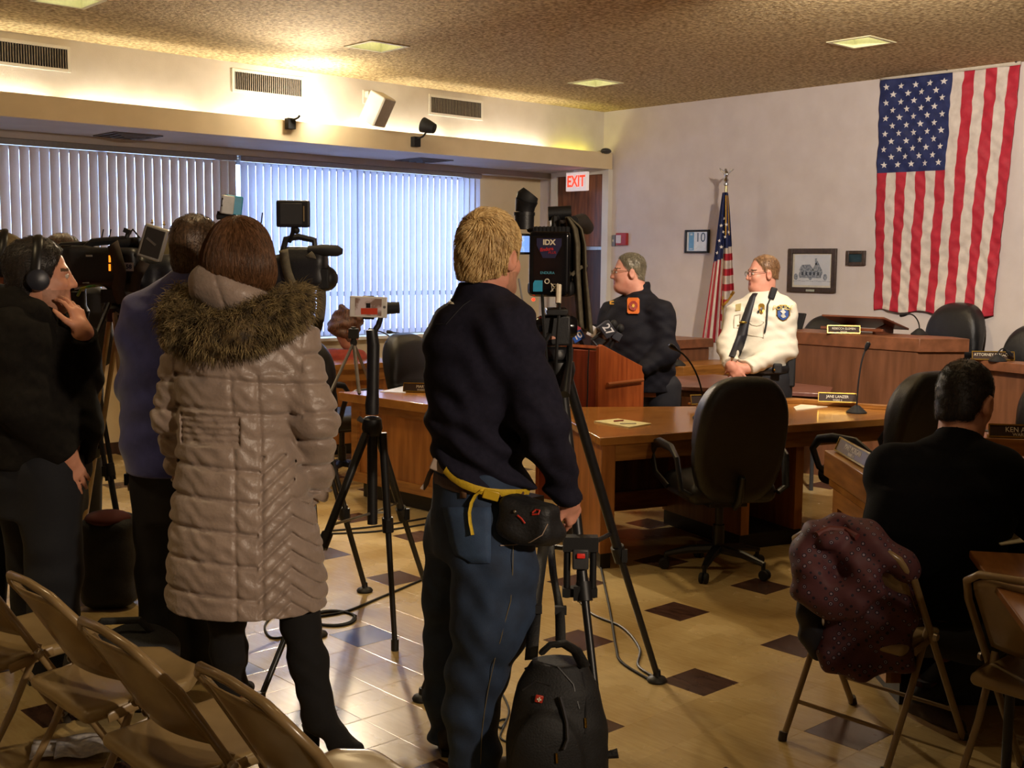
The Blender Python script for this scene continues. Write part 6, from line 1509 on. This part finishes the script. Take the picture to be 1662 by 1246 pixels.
# leg spreader at knee height with the red release
L3 = hub+(feet[2]-hub)*.50
u = MB(); 
for q in (-.045, 0, .045): u.tube([L3+V(q, -.03, .10), L3+V(q, -.03, -.11)], .012, 10)
u.box(L3+V(0, -.03, .08), (.12, .05, .05)).box(L3+V(0, -.03, -.09), (.12, .045, .03)); ub = u.build('leg_lock', clampm, a.t)
MB().box(L3+V(0, -.05, .03), (.055, .03, .07)).build('lock_block', dgrey, ub, bevel=.005); MB().box(L3+V(0, -.07, .045), (.028, .012, .016)).build('red_button', mat('red_button', 'c8281c', .4, emit='c8281c', estr=.15), ub, bevel=.003)
for f in feet[:2]: MB().tube([hub+(f-hub)*.5, L3+V(0, 0, .05)], .009, 8).build('spreader_arm', carbon, a.t)

# the video camera on it
a = At('video_camera', 'big black broadcast video camera with battery pack and blue sticker seen from behind', 'camera', 905, 4.25, 0.); J = a.J
R = rotz(-.16); C = J(893, 430)
def C_(x, y, z): return C+R@V(x, y, z)
so = Solid(); so.box(C_(0, .26, .0), (.075, .19, .105), R, rad=.02); so.box(C_(.0, .20, -.085), (.085, .20, .03), R, rad=.02, k=.02); so.build('body', bodym, a.t, .007)
bt = Solid(); bt.box(C_(0, .02, .005), (.074, .055, .115), R, rad=.014); bt.build('battery', glossb, a.t, .005)
b = MB(); b.box(C_(0, .045, .128), (.13, .035, .02), R)
for k in range(9): b.box(C_(-.056+.014*k, .03, .128), (.006, .012, .022), R)
b.build('battery_latch', bodym, a.t)
bx = C_(0, -.0375, 0); ux, uz = R@V(1, 0, 0), V(0, 0, 1); FR = lambda x, z, o=0.: bx+ux*x+uz*z-R@V(0, 1, 0)*o
lab = MB(); lab.add([FR(-.045, .095), FR(.045, .095), FR(.045, .07), FR(.022, .025), FR(-.022, .025), FR(-.045, .07)], [(0, 1, 2, 3, 4, 5)]); lo = lab.build('battery_label', mat('label_navy', '2a2848', .4), a.t, solid=.001, smooth=0)
text('IDX', .026, plate_w, lo, FR(0, .080, .002), X=ux, bold=.001); text('Endura', .017, mat('label_red', 'c03038', .4), lo, FR(-.008, .056, .002), X=nrm(ux+uz*.12), bold=.0006); text('PLUS', .013, mat('label_red', 'c03038', .4), lo, FR(.012, .044, .002), X=ux)
MB().add([FR(-.050, -.055), FR(-.022, -.055), FR(-.022, -.095), FR(-.056, -.095), FR(-.056, -.066)], [(0, 1, 2, 3, 4)]).build('blue_sticker', mat('sticker_blue', '3aa0c8', .4), a.t, solid=.001, smooth=0)
text('ENDURA', .013, mat('label_cyan', '58a8c0', .4), a.t, FR(-.005, -.028, .001), X=ux)
mk = MB(); mk.tube([FR(.008, -.065, .001), FR(.034, -.095, .001)], .0018, 4).tube([FR(.034, -.065, .001), FR(.008, -.095, .001)], .0018, 4).tube([FR(.010, -.068, .001), FR(.032, -.068, .001), FR(.029, -.092, .001), FR(.013, -.092, .001)], .0014, 4, closed=True); mk.build('recycling_marks', plate_w, a.t)
MB().tube([FR(-.006+.008*math.cos(q), -.058+.008*math.sin(q), .001) for q in np.linspace(0, 2*PI, 14, False)], .002, 4, closed=True).build('round_mark', plate_w, a.t)
# handle, viewfinder, lens, microphone
MB().tube([C_(.0, .12, .10), C_(.0, .13, .165), C_(0, .20, .18), C_(0, .36, .18), C_(0, .40, .12)], .017, 10, flat=(1, 1.3)).build('handle', bodym, a.t)
MB().tube([C_(-.03, .16, .19), C_(.055, .17, .195)], .026, 14).build('shotgun_mount', bodym, a.t)
MB().tube([C_(.07, .10, .16), C_(.075, .36, .17), C_(.08, .52, .15)], [.020, .03, .028], 12).build('foam_microphone', blackm, a.t)
MB().tube([C_(.0, .44, .0), C_(0, .52, 0), C_(0, .66, 0), C_(0, .70, 0)], [.05, .045, .055, .07], 20).build('lens', glossb, a.t)
v0 = J(851, 372, .1)
ey = MB(); ey.tube([v0, v0+V(0, -.0, .05)], [.035, .036], 18).tube([v0+V(0, 0, .05), v0+V(0, 0, .062)], .039, 18).tube([v0+V(0, 0, .062), v0+V(.003, 0, .085), v0+V(.008, -.004, .105)], [.034, .037, .042], 18); ey.build('viewfinder', bodym, a.t)
MB().tube([v0+V(.003, 0, .10), v0+V(.010, 0, .116), v0+V(.022, 0, .132)], [.036, .042, .034], 16, flat=(1, .9)).build('rubber_eyecup', blackm, a.t)
MB().tube([v0+V(.02, .02, .0), C_(-.03, .36, .12)], .012, 8).build('viewfinder_arm', bodym, a.t)
lc = MB(); lc.box(J(850, 396, .02), (.045, .012, .075)); lco = lc.build('side_screen', bodym, a.t, bevel=.003)
MB().box(J(851, 396, .02)+V(0, -.0068, .0), (.037, .001, .058)).build('screen_image', mat('screen_blue', '5578b8', .2, c2='d8e4f4', scale=30, emit='7aa0e8', estr=.9, contrast=4), lco)
MB().ball(C_(-.06, -.0, -.125), .006, 8).build('tally_light', mat('tally_red', 'e01818', .3, emit='ff2010', estr=5.), a.t)
for x0, x1 in ((880, 888), (907, 902)):
    MB().tube([J(x0, 478, -.02), J(x0+1, 500, -.09), J((x0+x1)/2, 545, -.10), J(x1, 600, -.06), J(x1+2, 640, -.02)], .0065, 6).build('cable', blackm, a.t)
MB().tube([J(907, 462, -.05), J(906, 492, -.07)], .010, 8).build('white_plug', plate_w, a.t)
# folded rain cover hanging at the side
rc = MB()
def cover(u, v):
    xl = np.interp(v, [0, .3, .6, 1], [918, 927, 930, 938]); xr = np.interp(v, [0, .12, .3, .62, 1], [924, 944, 950, 952, 962]); y = np.interp(v, [0, .62, 1], [352, 445, 542-14*(1-u)])
    return J(xl+(xr-xl)*u, y, .06+.025*math.sin(u*PI*3+v*3)-.03*math.sin(v*PI))
rc.sheet(cover, 24, 30); rc.build('rain_cover', strapm, a.t, solid=.006, smooth=180)
MB().tube([J(928, 446, .02), J(942, 434, .01), J(952, 430, .05)], .007, 8, flat=(1, .5)).build('cover_tie', strapm, a.t)
o = MB(); s0 = dp(842, 458, 3.95); o.tube([dp(842, 452, 4.0), dp(850, 500, 3.98), dp(860, 545, 3.95), dp(866, 572, 3.96)], .0035, 6); o = o.build('monopod_rod', mat('grey_rod', '8a8684', .4)); tag(o, 'thin grey rod held in the raised hand beside the video camera', 'rod')

# phone on a gimbal stick and its tripod
a = At('camera_tripod', 'slim black tripod carrying the phone gimbal in the middle aisle', 'tripod', 604, 4.94); J = a.J
hub = J(604, 695); tripod(a, hub, [a.g(641, 1055), a.g(424, 1143), a.g(703, 997)], .0165, pad=False, split=.42, spread=J(604, 832)[2])
MB().tube([hub+V(0, 0, .05), V(hub[0], hub[1], J(604, 850)[2])], .022, 14).build('centre_column', carbon, a.t)
MB().lathe([(.035, -.03), (.045, 0), (.04, .04), (.028, .05)], hub, 18).build('shoulder', clampm, a.t)
MB().tube([hub+V(-.02, 0, .02), hub+V(-.055, -.02, .045)], [.008, .012], 8).build('lock_knob', dgrey, a.t)
b = At('phone_gimbal', 'black handheld gimbal stick standing on the slim tripod', 'gimbal', 604, 4.94); J = b.J
MB().tube([J(604, 672), J(604, 655), J(605, 640), J(606, 560), J(603, 535)], [.028, .03, .026, .027, .024], 14).build('grip', bodym, b.t)
MB().tube([J(606, 540), J(614, 528), J(618, 515, .03), J(626, 505, .03)], [.013, .012, .012, .014], 10).build('arm', bodym, b.t)
MB().tube([J(626, 500, .03), J(648, 499, .03)], [.026, .024], 16).build('motor', blackm, b.t)
MB().box(J(598, 499, .03), (.05, .014, .10)).build('clamp', bodym, b.t, bevel=.004)
b = At('smartphone', 'white smartphone filming the room, clamped sideways on the gimbal', 'phone', 598, 4.94); J = b.J; c = J(598, 498)
MB().box(c, (.158, .009, .088), roty(.03)).build('case', mat('phone_white', 'ddd8d0', .3), b.t, bevel=.004, seg=3)
sc = MB().box(c+V(0, -.0049, 0), (.112, .001, .072), roty(.03)).build('screen', mat('phone_screen', '5a463c', .15, c2='b8b0b4', scale=22, emit='80604c', estr=.25, contrast=3), b.t)
scr = MB(); scr.box(c+V(.004, -.006, -.018), (.07, .0008, .026)); scr.build('screen_red_desk', mat('screen_red', '8c2c1c', .3, emit='a03018', estr=.3), sc); MB().box(c+V(.0, -.0062, .006), (.018, .0008, .02)).build('screen_person', mat('screen_dark', '221c20', .3), sc)
MB().lathe([(.001, 0), (.006, 0), (.006, .001)], c+V(.068, -.005, 0), 14, rotx(PI/2)).build('home_button', steel, b.t)

# small silver tripod on the left desk
zt = .76; p = gz(578, 638, zt); a = At('mini_tripod', 'small silver tabletop tripod standing on the left desk', 'tripod', 578, float(p@fw), zt); J = a.J
tp = J(574, 556)
MB().box(J(574, 541), (.07, .06, .07)).tube([J(574, 556), J(574, 530)], .018, 10).build('head', blackm, a.t, bevel=.006)
for i, (x, y) in enumerate(((534, 645), (583, 641), (604, 634))):
    e = a.g(x, y, zt); L_ = MB().tube([tp, e+V(0, 0, .012)], .011 if i != 1 else .013, 10).build('leg', silver if i == 1 else mat('tripod_grey', '6a6866', .35, metal=.6), a.t); MB().ball(e+V(0, 0, .012), .012, 8).build('foot', blackm, L_)
MB().lathe([(.02, -.02), (.026, .0), (.02, .02)], tp, 14).build('collar', blackm, a.t)

# camcorder right of the woman's head
a = At('camera_tripod', 'black video tripod mostly hidden behind the quilted coat', 'tripod', 486, 5.55); J = a.J
hub = J(486, 600); f0 = a.g(592, 960); c0 = V(hub[0], hub[1], 0); f1 = c0+rotz(2.1)@(f0-c0); f2 = c0+rotz(-2.1)@(f0-c0)
f1, f2 = f1*V(1, 1, 0), f2*V(1, 1, 0); tripod(a, hub, [f0, f1, f2], .019, twin=True, split=.62)
MB().lathe([(.05, -.05), (.06, 0), (.05, .05), (.045, .12)], hub, 18).build('bowl', clampm, a.t)
a = At('video_camera', 'black camcorder with raised monitor, foam microphone and loose grey strap', 'camera', 486, 5.5); J = a.J
so = Solid(); so.box(J(472, 440), (.16, .07, .075), rad=.03); so.box(J(495, 418), (.10, .06, .05), rad=.025, k=.03); so.cap(J(500, 450), J(528, 452), .055, .06, k=.02); so.box(J(470, 478), (.11, .06, .05), rad=.02, k=.02); so.build('body', bodym, a.t, .008)
MB().box(J(522, 452), (.09, .13, .10)).build('lens_hood', blackm, a.t, bevel=.01); MB().box(J(532, 463), (.03, .11, .02), roty(-.5)).build('hood_flap', blackm, a.t)
MB().tube([J(458, 412), J(464, 388), J(485, 384), J(510, 390), J(512, 410)], .015, 8).build('handle', bodym, a.t)
MB().tube([J(500, 405, -.05), J(512, 406, -.05), J(522, 406, -.05), J(548, 407, -.05), J(556, 408, -.05)], [.018, .022, .027, .026, .012], 14).build('foam_microphone', blackm, a.t)
mo = Solid(); mo.box(J(476, 347, -.04), (.078, .012, .062), rad=.006); m_ = mo.build('monitor', bodym, a.t, .006)
MB().box(J(476, 347, -.04)+V(-.008, -.0125, 0), (.10, .003, .095)).build('monitor_back', dgrey, m_, bevel=.001); MB().box(J(494, 347, -.04)+V(0, -.0145, 0), (.006, .002, .07)).build('hand_strap', tan, m_)
MB().tube([J(476, 368, -.04), J(475, 378, -.03), J(470, 392)], .010, 8).build('monitor_arm', bodym, a.t); MB().ball(J(481, 374, -.04), .016, 8).build('arm_knob', blackm, a.t)
def ribbon(name, pts, wd, m, par, n=24):
    P = [np.asarray(p) for p in pts]; t_ = np.linspace(0, len(P)-1, n); Q = []
    for t in t_:
        i = min(int(t), len(P)-2); f = t-i; p0 = P[max(i-1, 0)]; p1 = P[i]; p2 = P[i+1]; p3 = P[min(i+2, len(P)-1)]
        Q.append(.5*(2*p1+(p2-p0)*f+(2*p0-5*p1+4*p2-p3)*f*f+(3*p1-p0-3*p2+p3)*f**3))
    Vs = []
    for k, q in enumerate(Q):
        d = nrm(Q[min(k+1, n-1)]-Q[max(k-1, 0)]); sd = nrm(np.cross(d, V(.25, 1, .1))); Vs += [q-sd*wd/2, q+sd*wd/2]
    return MB().add(Vs, [(2*k, 2*k+2, 2*k+3, 2*k+1) for k in range(n-1)]).build(name, m, par, solid=.004, smooth=180)
ribbon('strap', [J(*q) for q in ((460, 405, -.09), (466, 440, -.10), (478, 470, -.11), (492, 500, -.10), (505, 535, -.09), (512, 540, -.05), (520, 510, -.02), (521, 470, 0), (508, 425, -.06), (500, 412, -.07))], .045, strapm, a.t, 40)
MB().tube([J(424, 362), J(426, 345)], .003, 6).build('antenna', blackm, a.t); 

# broadcast cameras at the left
def broadcast(label, px0, d, grp, pts, flip=0.):
    a = At('video_camera', label, 'camera', px0, d, 0., grp); return a
a = At('video_camera', 'large shoulder video camera with grey backed monitor and white tag, left of the blue fleece', 'camera', 190, 5.35); J = a.J
so = Solid(); so.box(J(176, 432), (.16, .10, .085), rad=.03); so.box(J(128, 432), (.07, .085, .09), rad=.02, k=.02); so.box(J(220, 452), (.12, .07, .06), rad=.03, k=.03); so.cap(J(225, 432), J(275, 436), .06, .065, k=.02); so.build('body', bodym, a.t, .008)
MB().box(J(118, 436), (.06, .16, .21)).build('battery', glossb, a.t, bevel=.012)
MB().tube([J(138, 404), J(150, 393), J(200, 389), J(232, 398)], .018, 8).build('handle', bodym, a.t)
mo = MB().box(J(249, 394, -.1), (.105, .05, .15), roty(.30)).build('monitor_frame', mat('monitor_grey', '8c887e', .4), a.t, bevel=.008); MB().box(J(251, 394, -.1)+V(0, -.027, 0), (.085, .006, .125), roty(.30)).build('monitor_back', mat('monitor_dark', '2c2824', .5), mo, bevel=.002); MB().box(J(249, 392, -.1)+V(0, -.032, 0), (.05, .004, .010), roty(.7)).build('monitor_mark', steel, mo)
for x, y in ((247, 363), (266, 366)): MB().lathe([(.003, 0), (.010, .004), (.003, .008), (.003, .02)], J(x, y, -.1), 10).build('knob', brass, a.t)
MB().tube([J(226, 385, -.05), J(216, 372), J(208, 380)], .004, 6).build('cable', blackm, a.t)
MB().box(J(207, 375), (.03, .03, .02), roty(.4)).tube([J(208, 378), J(204, 390)], .01, 8).build('accessory_arm', bodym, a.t)
MB().tube([J(195, 395), J(228, 393)], .025, 12).build('microphone', bodym, a.t)
for x in (166, 178): MB().tube([J(x-2, 392), J(x+2, 372)], .003, 6).build('antenna', blackm, a.t)
ribbon('strap', [J(*q) for q in ((183, 395, -.10), (190, 420, -.13), (195, 445, -.13), (192, 470, -.12), (200, 492, -.10))], .06, mat('brown_strap', '3c3024', .8), a.t)
ribbon('strap', [J(*q) for q in ((235, 425, -.10), (222, 450, -.12), (218, 475, -.12))], .05, mat('brown_strap', '3c3024', .8), a.t)
tg = MB().box(J(209, 433, -.115), (.042, .003, .038)).build('white_tag', mat('tag_white', 'c8c4bc', .5), a.t); text('58', .026, mat('tag_ink', '1c2a50', .5), tg, J(209, 433, -.1175), bold=.001)
for y in (420, 434): MB().box(J(178, y, -.105), (.008, .004, .03)).build('orange_light', led, a.t)
MB().box(J(145, 415, -.10), (.03, .004, .008)).build('chrome_edge', chrome, a.t); MB().box(J(140, 458, -.09), (.03, .01, .008)).build('chrome_edge', chrome, a.t)
MB().tube([J(126, 480, -.09), J(132, 468, -.11), J(145, 465, -.11), J(155, 464, -.1)], .006, 8).build('yellow_green_cable', mat('cable_yellow_green', 'a8a030', .5, c2='3a8a4a', scale=9, contrast=4), a.t)
t2 = At('camera_tripod', 'video tripod with tan aluminium tubes between the hooded man and blue fleece', 'tripod', 190, 5.35); J = t2.J
hub = J(190, 500); tripod(t2, hub, [t2.g(128, 915), J(225, 700, .5)*V(1, 1, 0), J(235, 700, -.45)*V(1, 1, 0)], .02, tan, twin=True, split=.5)
MB().lathe([(.05, -.06), (.065, 0), (.05, .03), (.05, .06)], hub, 18).box(J(190, 480), (.10, .14, .06)).build('fluid_head', clampm, t2.t)
MB().tube([J(178, 492, -.1), J(150, 560, -.2), J(142, 580, -.22)], [.01, .01, .016], 8).build('pan_handle', carbon, t2.t)

a = At('video_camera', 'second black video camera behind the hooded man, partly hidden', 'camera', 120, 5.9); J = a.J
so = Solid(); so.box(J(125, 436), (.15, .09, .09), rad=.03); so.cap(J(160, 436), J(178, 436), .06, .065, k=.02); so.box(J(110, 412), (.10, .07, .03), rad=.02, k=.03); so.build('body', bodym, a.t, .009)
MB().tube([J(92, 405), J(100, 398), J(150, 396), J(158, 410)], .016, 8).build('handle', bodym, a.t); MB().box(J(150, 400, -.05), (.06, .04, .05), roty(.3)).build('lit_viewfinder', mat('viewfinder_grey', '8a8a90', .3), a.t, bevel=.008)
t2 = At('camera_tripod', 'black video tripod behind the hooded man carrying the second camera', 'tripod', 124, 5.9); J = t2.J
hub = J(124, 505); tripod(t2, hub, [J(70, 700, -.35)*V(1, 1, 0), J(205, 700, -.15)*V(1, 1, 0), J(110, 700, .5)*V(1, 1, 0)], .02, twin=True)
MB().lathe([(.05, -.06), (.065, 0), (.05, .03), (.05, .16)], hub, 18).build('fluid_head', clampm, t2.t)

# action camera in a blue case above the blue fleece man
a = At('action_camera', 'small action camera in a turquoise case on a ball mount above the heads', 'camera', 378, 5.2); J = a.J
R = roty(.12)@rotz(.5)
bk = MB().box(J(378, 333), (.075, .05, .085), R); bk.build('turquoise_case', mat('turquoise', '2f9ac0', .4), a.t, bevel=.006)
MB().box(J(372, 333)+V(0, -.035, 0), (.055, .03, .08), R).build('clear_housing', mat('silver_plastic_and_glare', 'c8c8c4', .25), a.t, bevel=.005); MB().box(J(371, 331)+V(-.004, -.052, .004), (.03, .006, .036), R).build('rear_screen', glossb, a.t); MB().box(J(371, 331)+V(-.005, -.056, .004), (.018, .004, .022), R).build('screen_glare', mat('silver_plastic_and_glare', 'c8c8c4', .25), a.t)  # last pale block is glare on the rear screen, put in as colour
MB().box(J(368, 351), (.08, .04, .03), roty(.2)).tube([J(368, 351), J(368, 375)], .014, 8).tube([J(352, 352), J(385, 350)], .012, 8).build('ball_mount', blackm, a.t)
MB().tube([J(368, 372), J(368, 470), J(366, 560)], .014, 8).tube([J(366, 560), J(366, 700)], .02, 10).tube([J(366, 700), V(J(366, 700)[0], 0, .04)], .022, 10).build('stand_pole', carbon, a.t)
for q in (0, 2.1, 4.2): MB().tube([V(J(366, 700)[0], 0, .30), V(J(366, 700)[0]+.30*math.cos(q), .30*math.sin(q), .012)], .011, 8).build('leg', carbon, a.t)

# backpack hanging from the tripod
a = At('backpack', 'black backpack with small red badge standing before the main tripod', 'backpack', 905, 3.45); J = a.J
nyl = mat('backpack_nylon', '141416', .7, c2='0d0d0f', scale=50, bump=.25, bscale=160); nyl2 = mat('backpack_grey', '45454a', .7, c2='38383d', scale=50)
S_ = Solid(); zc = .0
stack(S_, [(.02, J(905, 1200)[0], .02, .150, .12), (.15, J(905, 1200)[0], .02, .158, .125), (.30, J(905, 1200)[0], .02, .150, .115), (.40, J(906, 1150)[0], .03, .125, .095), (.475, J(908, 1100)[0], .04, .085, .065)], k=.05)
S_.ell((J(885, 1180)[0], -.09, .20), (.105, .05, .16), k=.03); S_.disp(folds(.005, DARKFOLD)); S_.disp(lambda x, y, z: -.004*np.exp(-((np.sqrt((x-J(885, 1180)[0])**2+((z-.2)*.7)**2)-.105)/.005)**2)*(y < -.06))
S_.clip(V(0, 0, .005), V(0, 0, -1)); S_.build('body', nyl, a.t, .0065)
def hbp(x, y, off=.003): return march([S_], J(x, y, -.5), J(x, y, .3), off)
MB().tube([hbp(*q, .004) for q in ((908, 1130), (914, 1150), (920, 1175), (921, 1200), (915, 1215))], .022, 8, flat=(.25, 1)).build('grey_panel', nyl2, a.t)
bd = MB(); c = hbp(875, 1134, .008); bd.box(c, (.024, .006, .024), roty(.2)); bdo = bd.build('red_badge', mat('badge_red', 'b03020', .4), a.t, bevel=.003); cr = MB(); cr.box(c+V(0, -.004, 0), (.014, .003, .004), roty(.2)).box(c+V(0, -.004, 0), (.004, .003, .014), roty(.2)); cr.build('white_cross', plate_w, bdo)
for P_ in (((852, 1085), (880, 1075), (905, 1082), (930, 1110), (940, 1150)), ((848, 1120), (870, 1105), (893, 1112)), ((945, 1090), (952, 1140), (950, 1190))): MB().tube([hbp(*q, .001) for q in P_], .0035, 6).build('zip_seam', mat('zip_black', '232326', .5), a.t)
for x, y in ((950, 1165), (903, 1222)): MB().tube([hbp(x, y, .006), hbp(x+1, y+16, .007)], .004, 6).build('zip_pull', brass, a.t)
MB().tube([J(880, 1058, -.05), J(893, 1046, -.06), J(915, 1044, -.05), J(935, 1056, -.03), J(948, 1080, -.02)], .020, 8, flat=(.5, 1.2)).build('top_handle', nyl, a.t)
ribbon('shoulder_strap', [J(*q) for q in ((862, 1070, -.02), (868, 1000, .1), (876, 930, .3), (885, 865, .5))], .04, nyl, a.t); ribbon('shoulder_strap', [J(*q) for q in ((910, 1050, 0), (908, 990, .1), (898, 930, .3), (893, 875, .5))], .032, nyl, a.t)
MB().box(J(868, 988, .1), (.045, .02, .025)).build('strap_buckle', blackm, a.t); MB().box(J(910, 990, .1), (.036, .02, .025)).build('strap_buckle', blackm, a.t)
MB().tube([J(985, 1225, .0), J(1003, 1222, 0)], [.012, .016], 8).build('side_toggle', nyl, a.t)

# patterned jacket over the folding chair
def dots():
    m = bpy.data.materials.new('patterned_satin'); m.use_nodes = True; n = m.node_tree.nodes; L = m.node_tree.links; b = n['Principled BSDF']; b.inputs['Roughness'].default_value = .62; b.inputs['Specular IOR Level'].default_value = .25
    tc = n.new('ShaderNodeTexCoord'); mp = n.new('ShaderNodeMapping'); mp.inputs['Rotation'].default_value = (.3, .75, .2); L.new(tc.outputs['Object'], mp.inputs[0])
    v = n.new('ShaderNodeTexVoronoi'); v.inputs['Scale'].default_value = 42; v.inputs['Randomness'].default_value = .12; L.new(mp.outputs[0], v.inputs['Vector'])
    r = n.new('ShaderNodeValToRGB'); r.color_ramp.interpolation = 'CONSTANT'; e = r.color_ramp.elements; e[0].position = 0; e[0].color = (*lin('1c1a26'), 1); e[1].position = .13; e[1].color = (*lin('8c7a86'), 1)
    for p_, c_ in ((.22, '241e2c'), (.34, '553236')): q = e.new(p_); q.color = (*lin(c_), 1)
    L.new(v.outputs['Distance'], r.inputs[0]); L.new(r.outputs[0], b.inputs['Base Color']); return m
a = At('jacket', 'dark maroon jacket with dotted pattern draped over the folding chair back', 'jacket', 1385, 3.93); J = a.J
S_ = Solid(); S_.chain([J(1308, 885, .05), J(1350, 866, .01), J(1405, 876, -.04), J(1462, 915, -.09)], [.045, .055, .06, .045], k=.05)
S_.box(J(1350, 925, -.03), (.125, .06, .12), rotz(-.45)@roty(.1), rad=.05, k=.05); S_.chain([J(1325, 890, -.03), J(1318, 950, -.06), J(1345, 978, -.09), J(1375, 985, -.10)], [.06, .065, .055, .04], k=.05); S_.chain([J(1400, 890, -.09), J(1400, 950, -.13), J(1385, 975, -.12)], [.06, .055, .04], k=.05)
S_.chain([J(1425, 900, -.11), J(1470, 918, -.12)], [.05, .045], k=.05)
S_.box(J(1408, 1015, -.02), (.155, .045, .155), rotz(-.45), rad=.04, k=.05); S_.chain([J(1345, 1075, .0), J(1400, 1082, -.03), J(1460, 1070, .02)], [.03, .03, .03], k=.04); S_.chain([J(1470, 960, .05), J(1525, 1062, .16)], [.035, .035], k=.06)
S_.chain([J(1338, 886, -.10), J(1365, 872, -.09), J(1385, 880, -.10)], [.016, .024, .014], k=.03, )
S_.disp(lambda x, y, z: .009*np.sin(30*x+34*z+1.5*np.sin(9*z+9*x))+.004*np.sin(24*x-60*z+2*np.sin(15*x))); S_.disp(folds(.003, FINEFOLD))
jo = S_.build('cloth', dots(), a.t, .006, smooth=1)
MB().tube([march([S_], J(x, y, -.5), J(x, y, .3), .004) for x, y in ((1325, 868), (1345, 858), (1372, 860), (1392, 872))], .012, 8).build('red_lining', mat('lining_red', '5c201c', .6), jo)
ln = Solid(); ln.chain([J(1312, 985, .03), J(1318, 1030, .05), J(1328, 1060, .06)], [.045, .04, .03], k=.03); ln.disp(folds(.004, FINEFOLD)); ln.build('dark_lining', mat('lining_navy', '14151f', .7), jo, .008)

# things on the right tables
sheet_at('paper_sheet', 'pale writing paper on the oak table by the seated man', [(1600, 868), (1640, 862), (1662, 880), (1625, 885)], .74, paper)
# cables on the floor
def cable(label, pts, r=.006, grp='cables on the floor', m=None):
    P = [gz(x, y, r) for x, y in pts]; n = 10*len(P); Q = []
    for t in np.linspace(0, len(P)-1.0001, n):
        i = int(t); f = t-i; p0, p1, p2, p3 = P[max(i-1, 0)], P[i], P[i+1], P[min(i+2, len(P)-1)]
        Q.append(.5*(2*p1+(p2-p0)*f+(2*p0-5*p1+4*p2-p3)*f*f+(3*p1-p0-3*p2+p3)*f**3))
    o = MB().tube(Q, r, 7).build('cable', m or blackm); tag(o, label, 'cable', grp)
cable('long black cable running from the coil to behind the blond man legs', [(500, 1002), (560, 992), (620, 968), (690, 938), (725, 922)])
coil = [(523+36*math.cos(t)+t*.5, 1002+12*math.sin(t)+t*.15) for t in np.linspace(0, 12.2, 24)]
cable('loosely coiled black cable on the shiny floor right of the boots', [(x+15, y) for x, y in coil], .006)
cable('thin black cable loop beside the woman in boots', [(500, 1000), (450, 998), (430, 1015), (440, 1034), (470, 1030), (480, 1012)], .005)
cable('twin black cables crossing the floor behind the phone tripod, upper one', [(525, 862), (600, 855), (660, 846), (705, 838)], .006)
cable('twin black cables crossing the floor behind the phone tripod, lower one', [(530, 866), (610, 862), (680, 852), (712, 846)], .006)
cable('grey cable looping from the backpack to the tripod foot at right', [(928, 960), (960, 995), (1010, 1018), (1038, 1052), (1036, 1080), (1062, 1098)], .006, m=dgrey)
cable('black cable falling beside the tripod leg to its right foot', [(975, 920), (990, 990), (1000, 1050), (1010, 1075), (1060, 1106)], .006)
cable('thin tangled cables between the jeans and the backpack', [(806, 1110), (826, 1150), (815, 1180), (806, 1172), (822, 1168), (812, 1195), (826, 1205)], .004)
# bags and papers at lower left
a = At('camera_bag', 'black equipment bag on the floor behind the left folding chairs', 'bag', 185, 4.25); J = a.J
S_ = Solid(); S_.box((0, 0, .15), (.20, .13, .14), rotz(.4), rad=.08); S_.ell((.05, .02, .24), (.14, .10, .08), k=.05); S_.disp(folds(.008, DARKFOLD)); S_.clip(V(0, 0, .004), V(0, 0, -1)); S_.build('body', nyl, a.t, .009)
MB().tube([V(-.15, .0, .26), V(-.05, -.05, .36), V(.08, -.03, .36), V(.16, .03, .25)], .014, 8, flat=(1, .5)).build('handle', nyl, a.t)
MB().tube([V(.05, -.12, .26), V(.15, -.13, .12), V(.2, -.1, .02)], .014, 8, flat=(1, .4)).build('strap', nyl, a.t)
a = At('equipment_bag', 'red and black bag on the floor between the left tripods', 'bag', 172, 5.6); J = a.J
S_ = Solid(); S_.box((0, 0, .23), (.13, .12, .23), rad=.07); S_.disp(folds(.008, DARKFOLD)); S_.clip(V(0, 0, .004), V(0, 0, -1)); S_.build('body', nyl, a.t, .01)
MB().ball((.0, -.03, .44), (.11, .10, .04), 16).build('red_top', mat('bag_red', '4a140e', .85), a.t)
p = gz(112, 1215, .004); t = thing('newspaper', 'crumpled white printed papers lying under the second left folding chair', 'paper', (p[0], p[1], 0.002), VA-PI/2+.3)
MB().sheet(lambda u, v: ((u-.5)*.24, (v-.5)*.17, .012+.006*math.sin(7*u+3*v)+.004*math.sin(13*v)), 16, 12).build('sheet', mat('newsprint', 'd4d0cc', .6, c2='b4b2b6', scale=40, contrast=3), t, solid=.002, smooth=180)
MB().sheet(lambda u, v: ((u-.5)*.18+.05, (v-.5)*.15-.05, .022+.006*math.sin(9*u+2*v)), 12, 10).build('sheet', mat('newsprint', 'd4d0cc', .6), t, solid=.002, smooth=180)
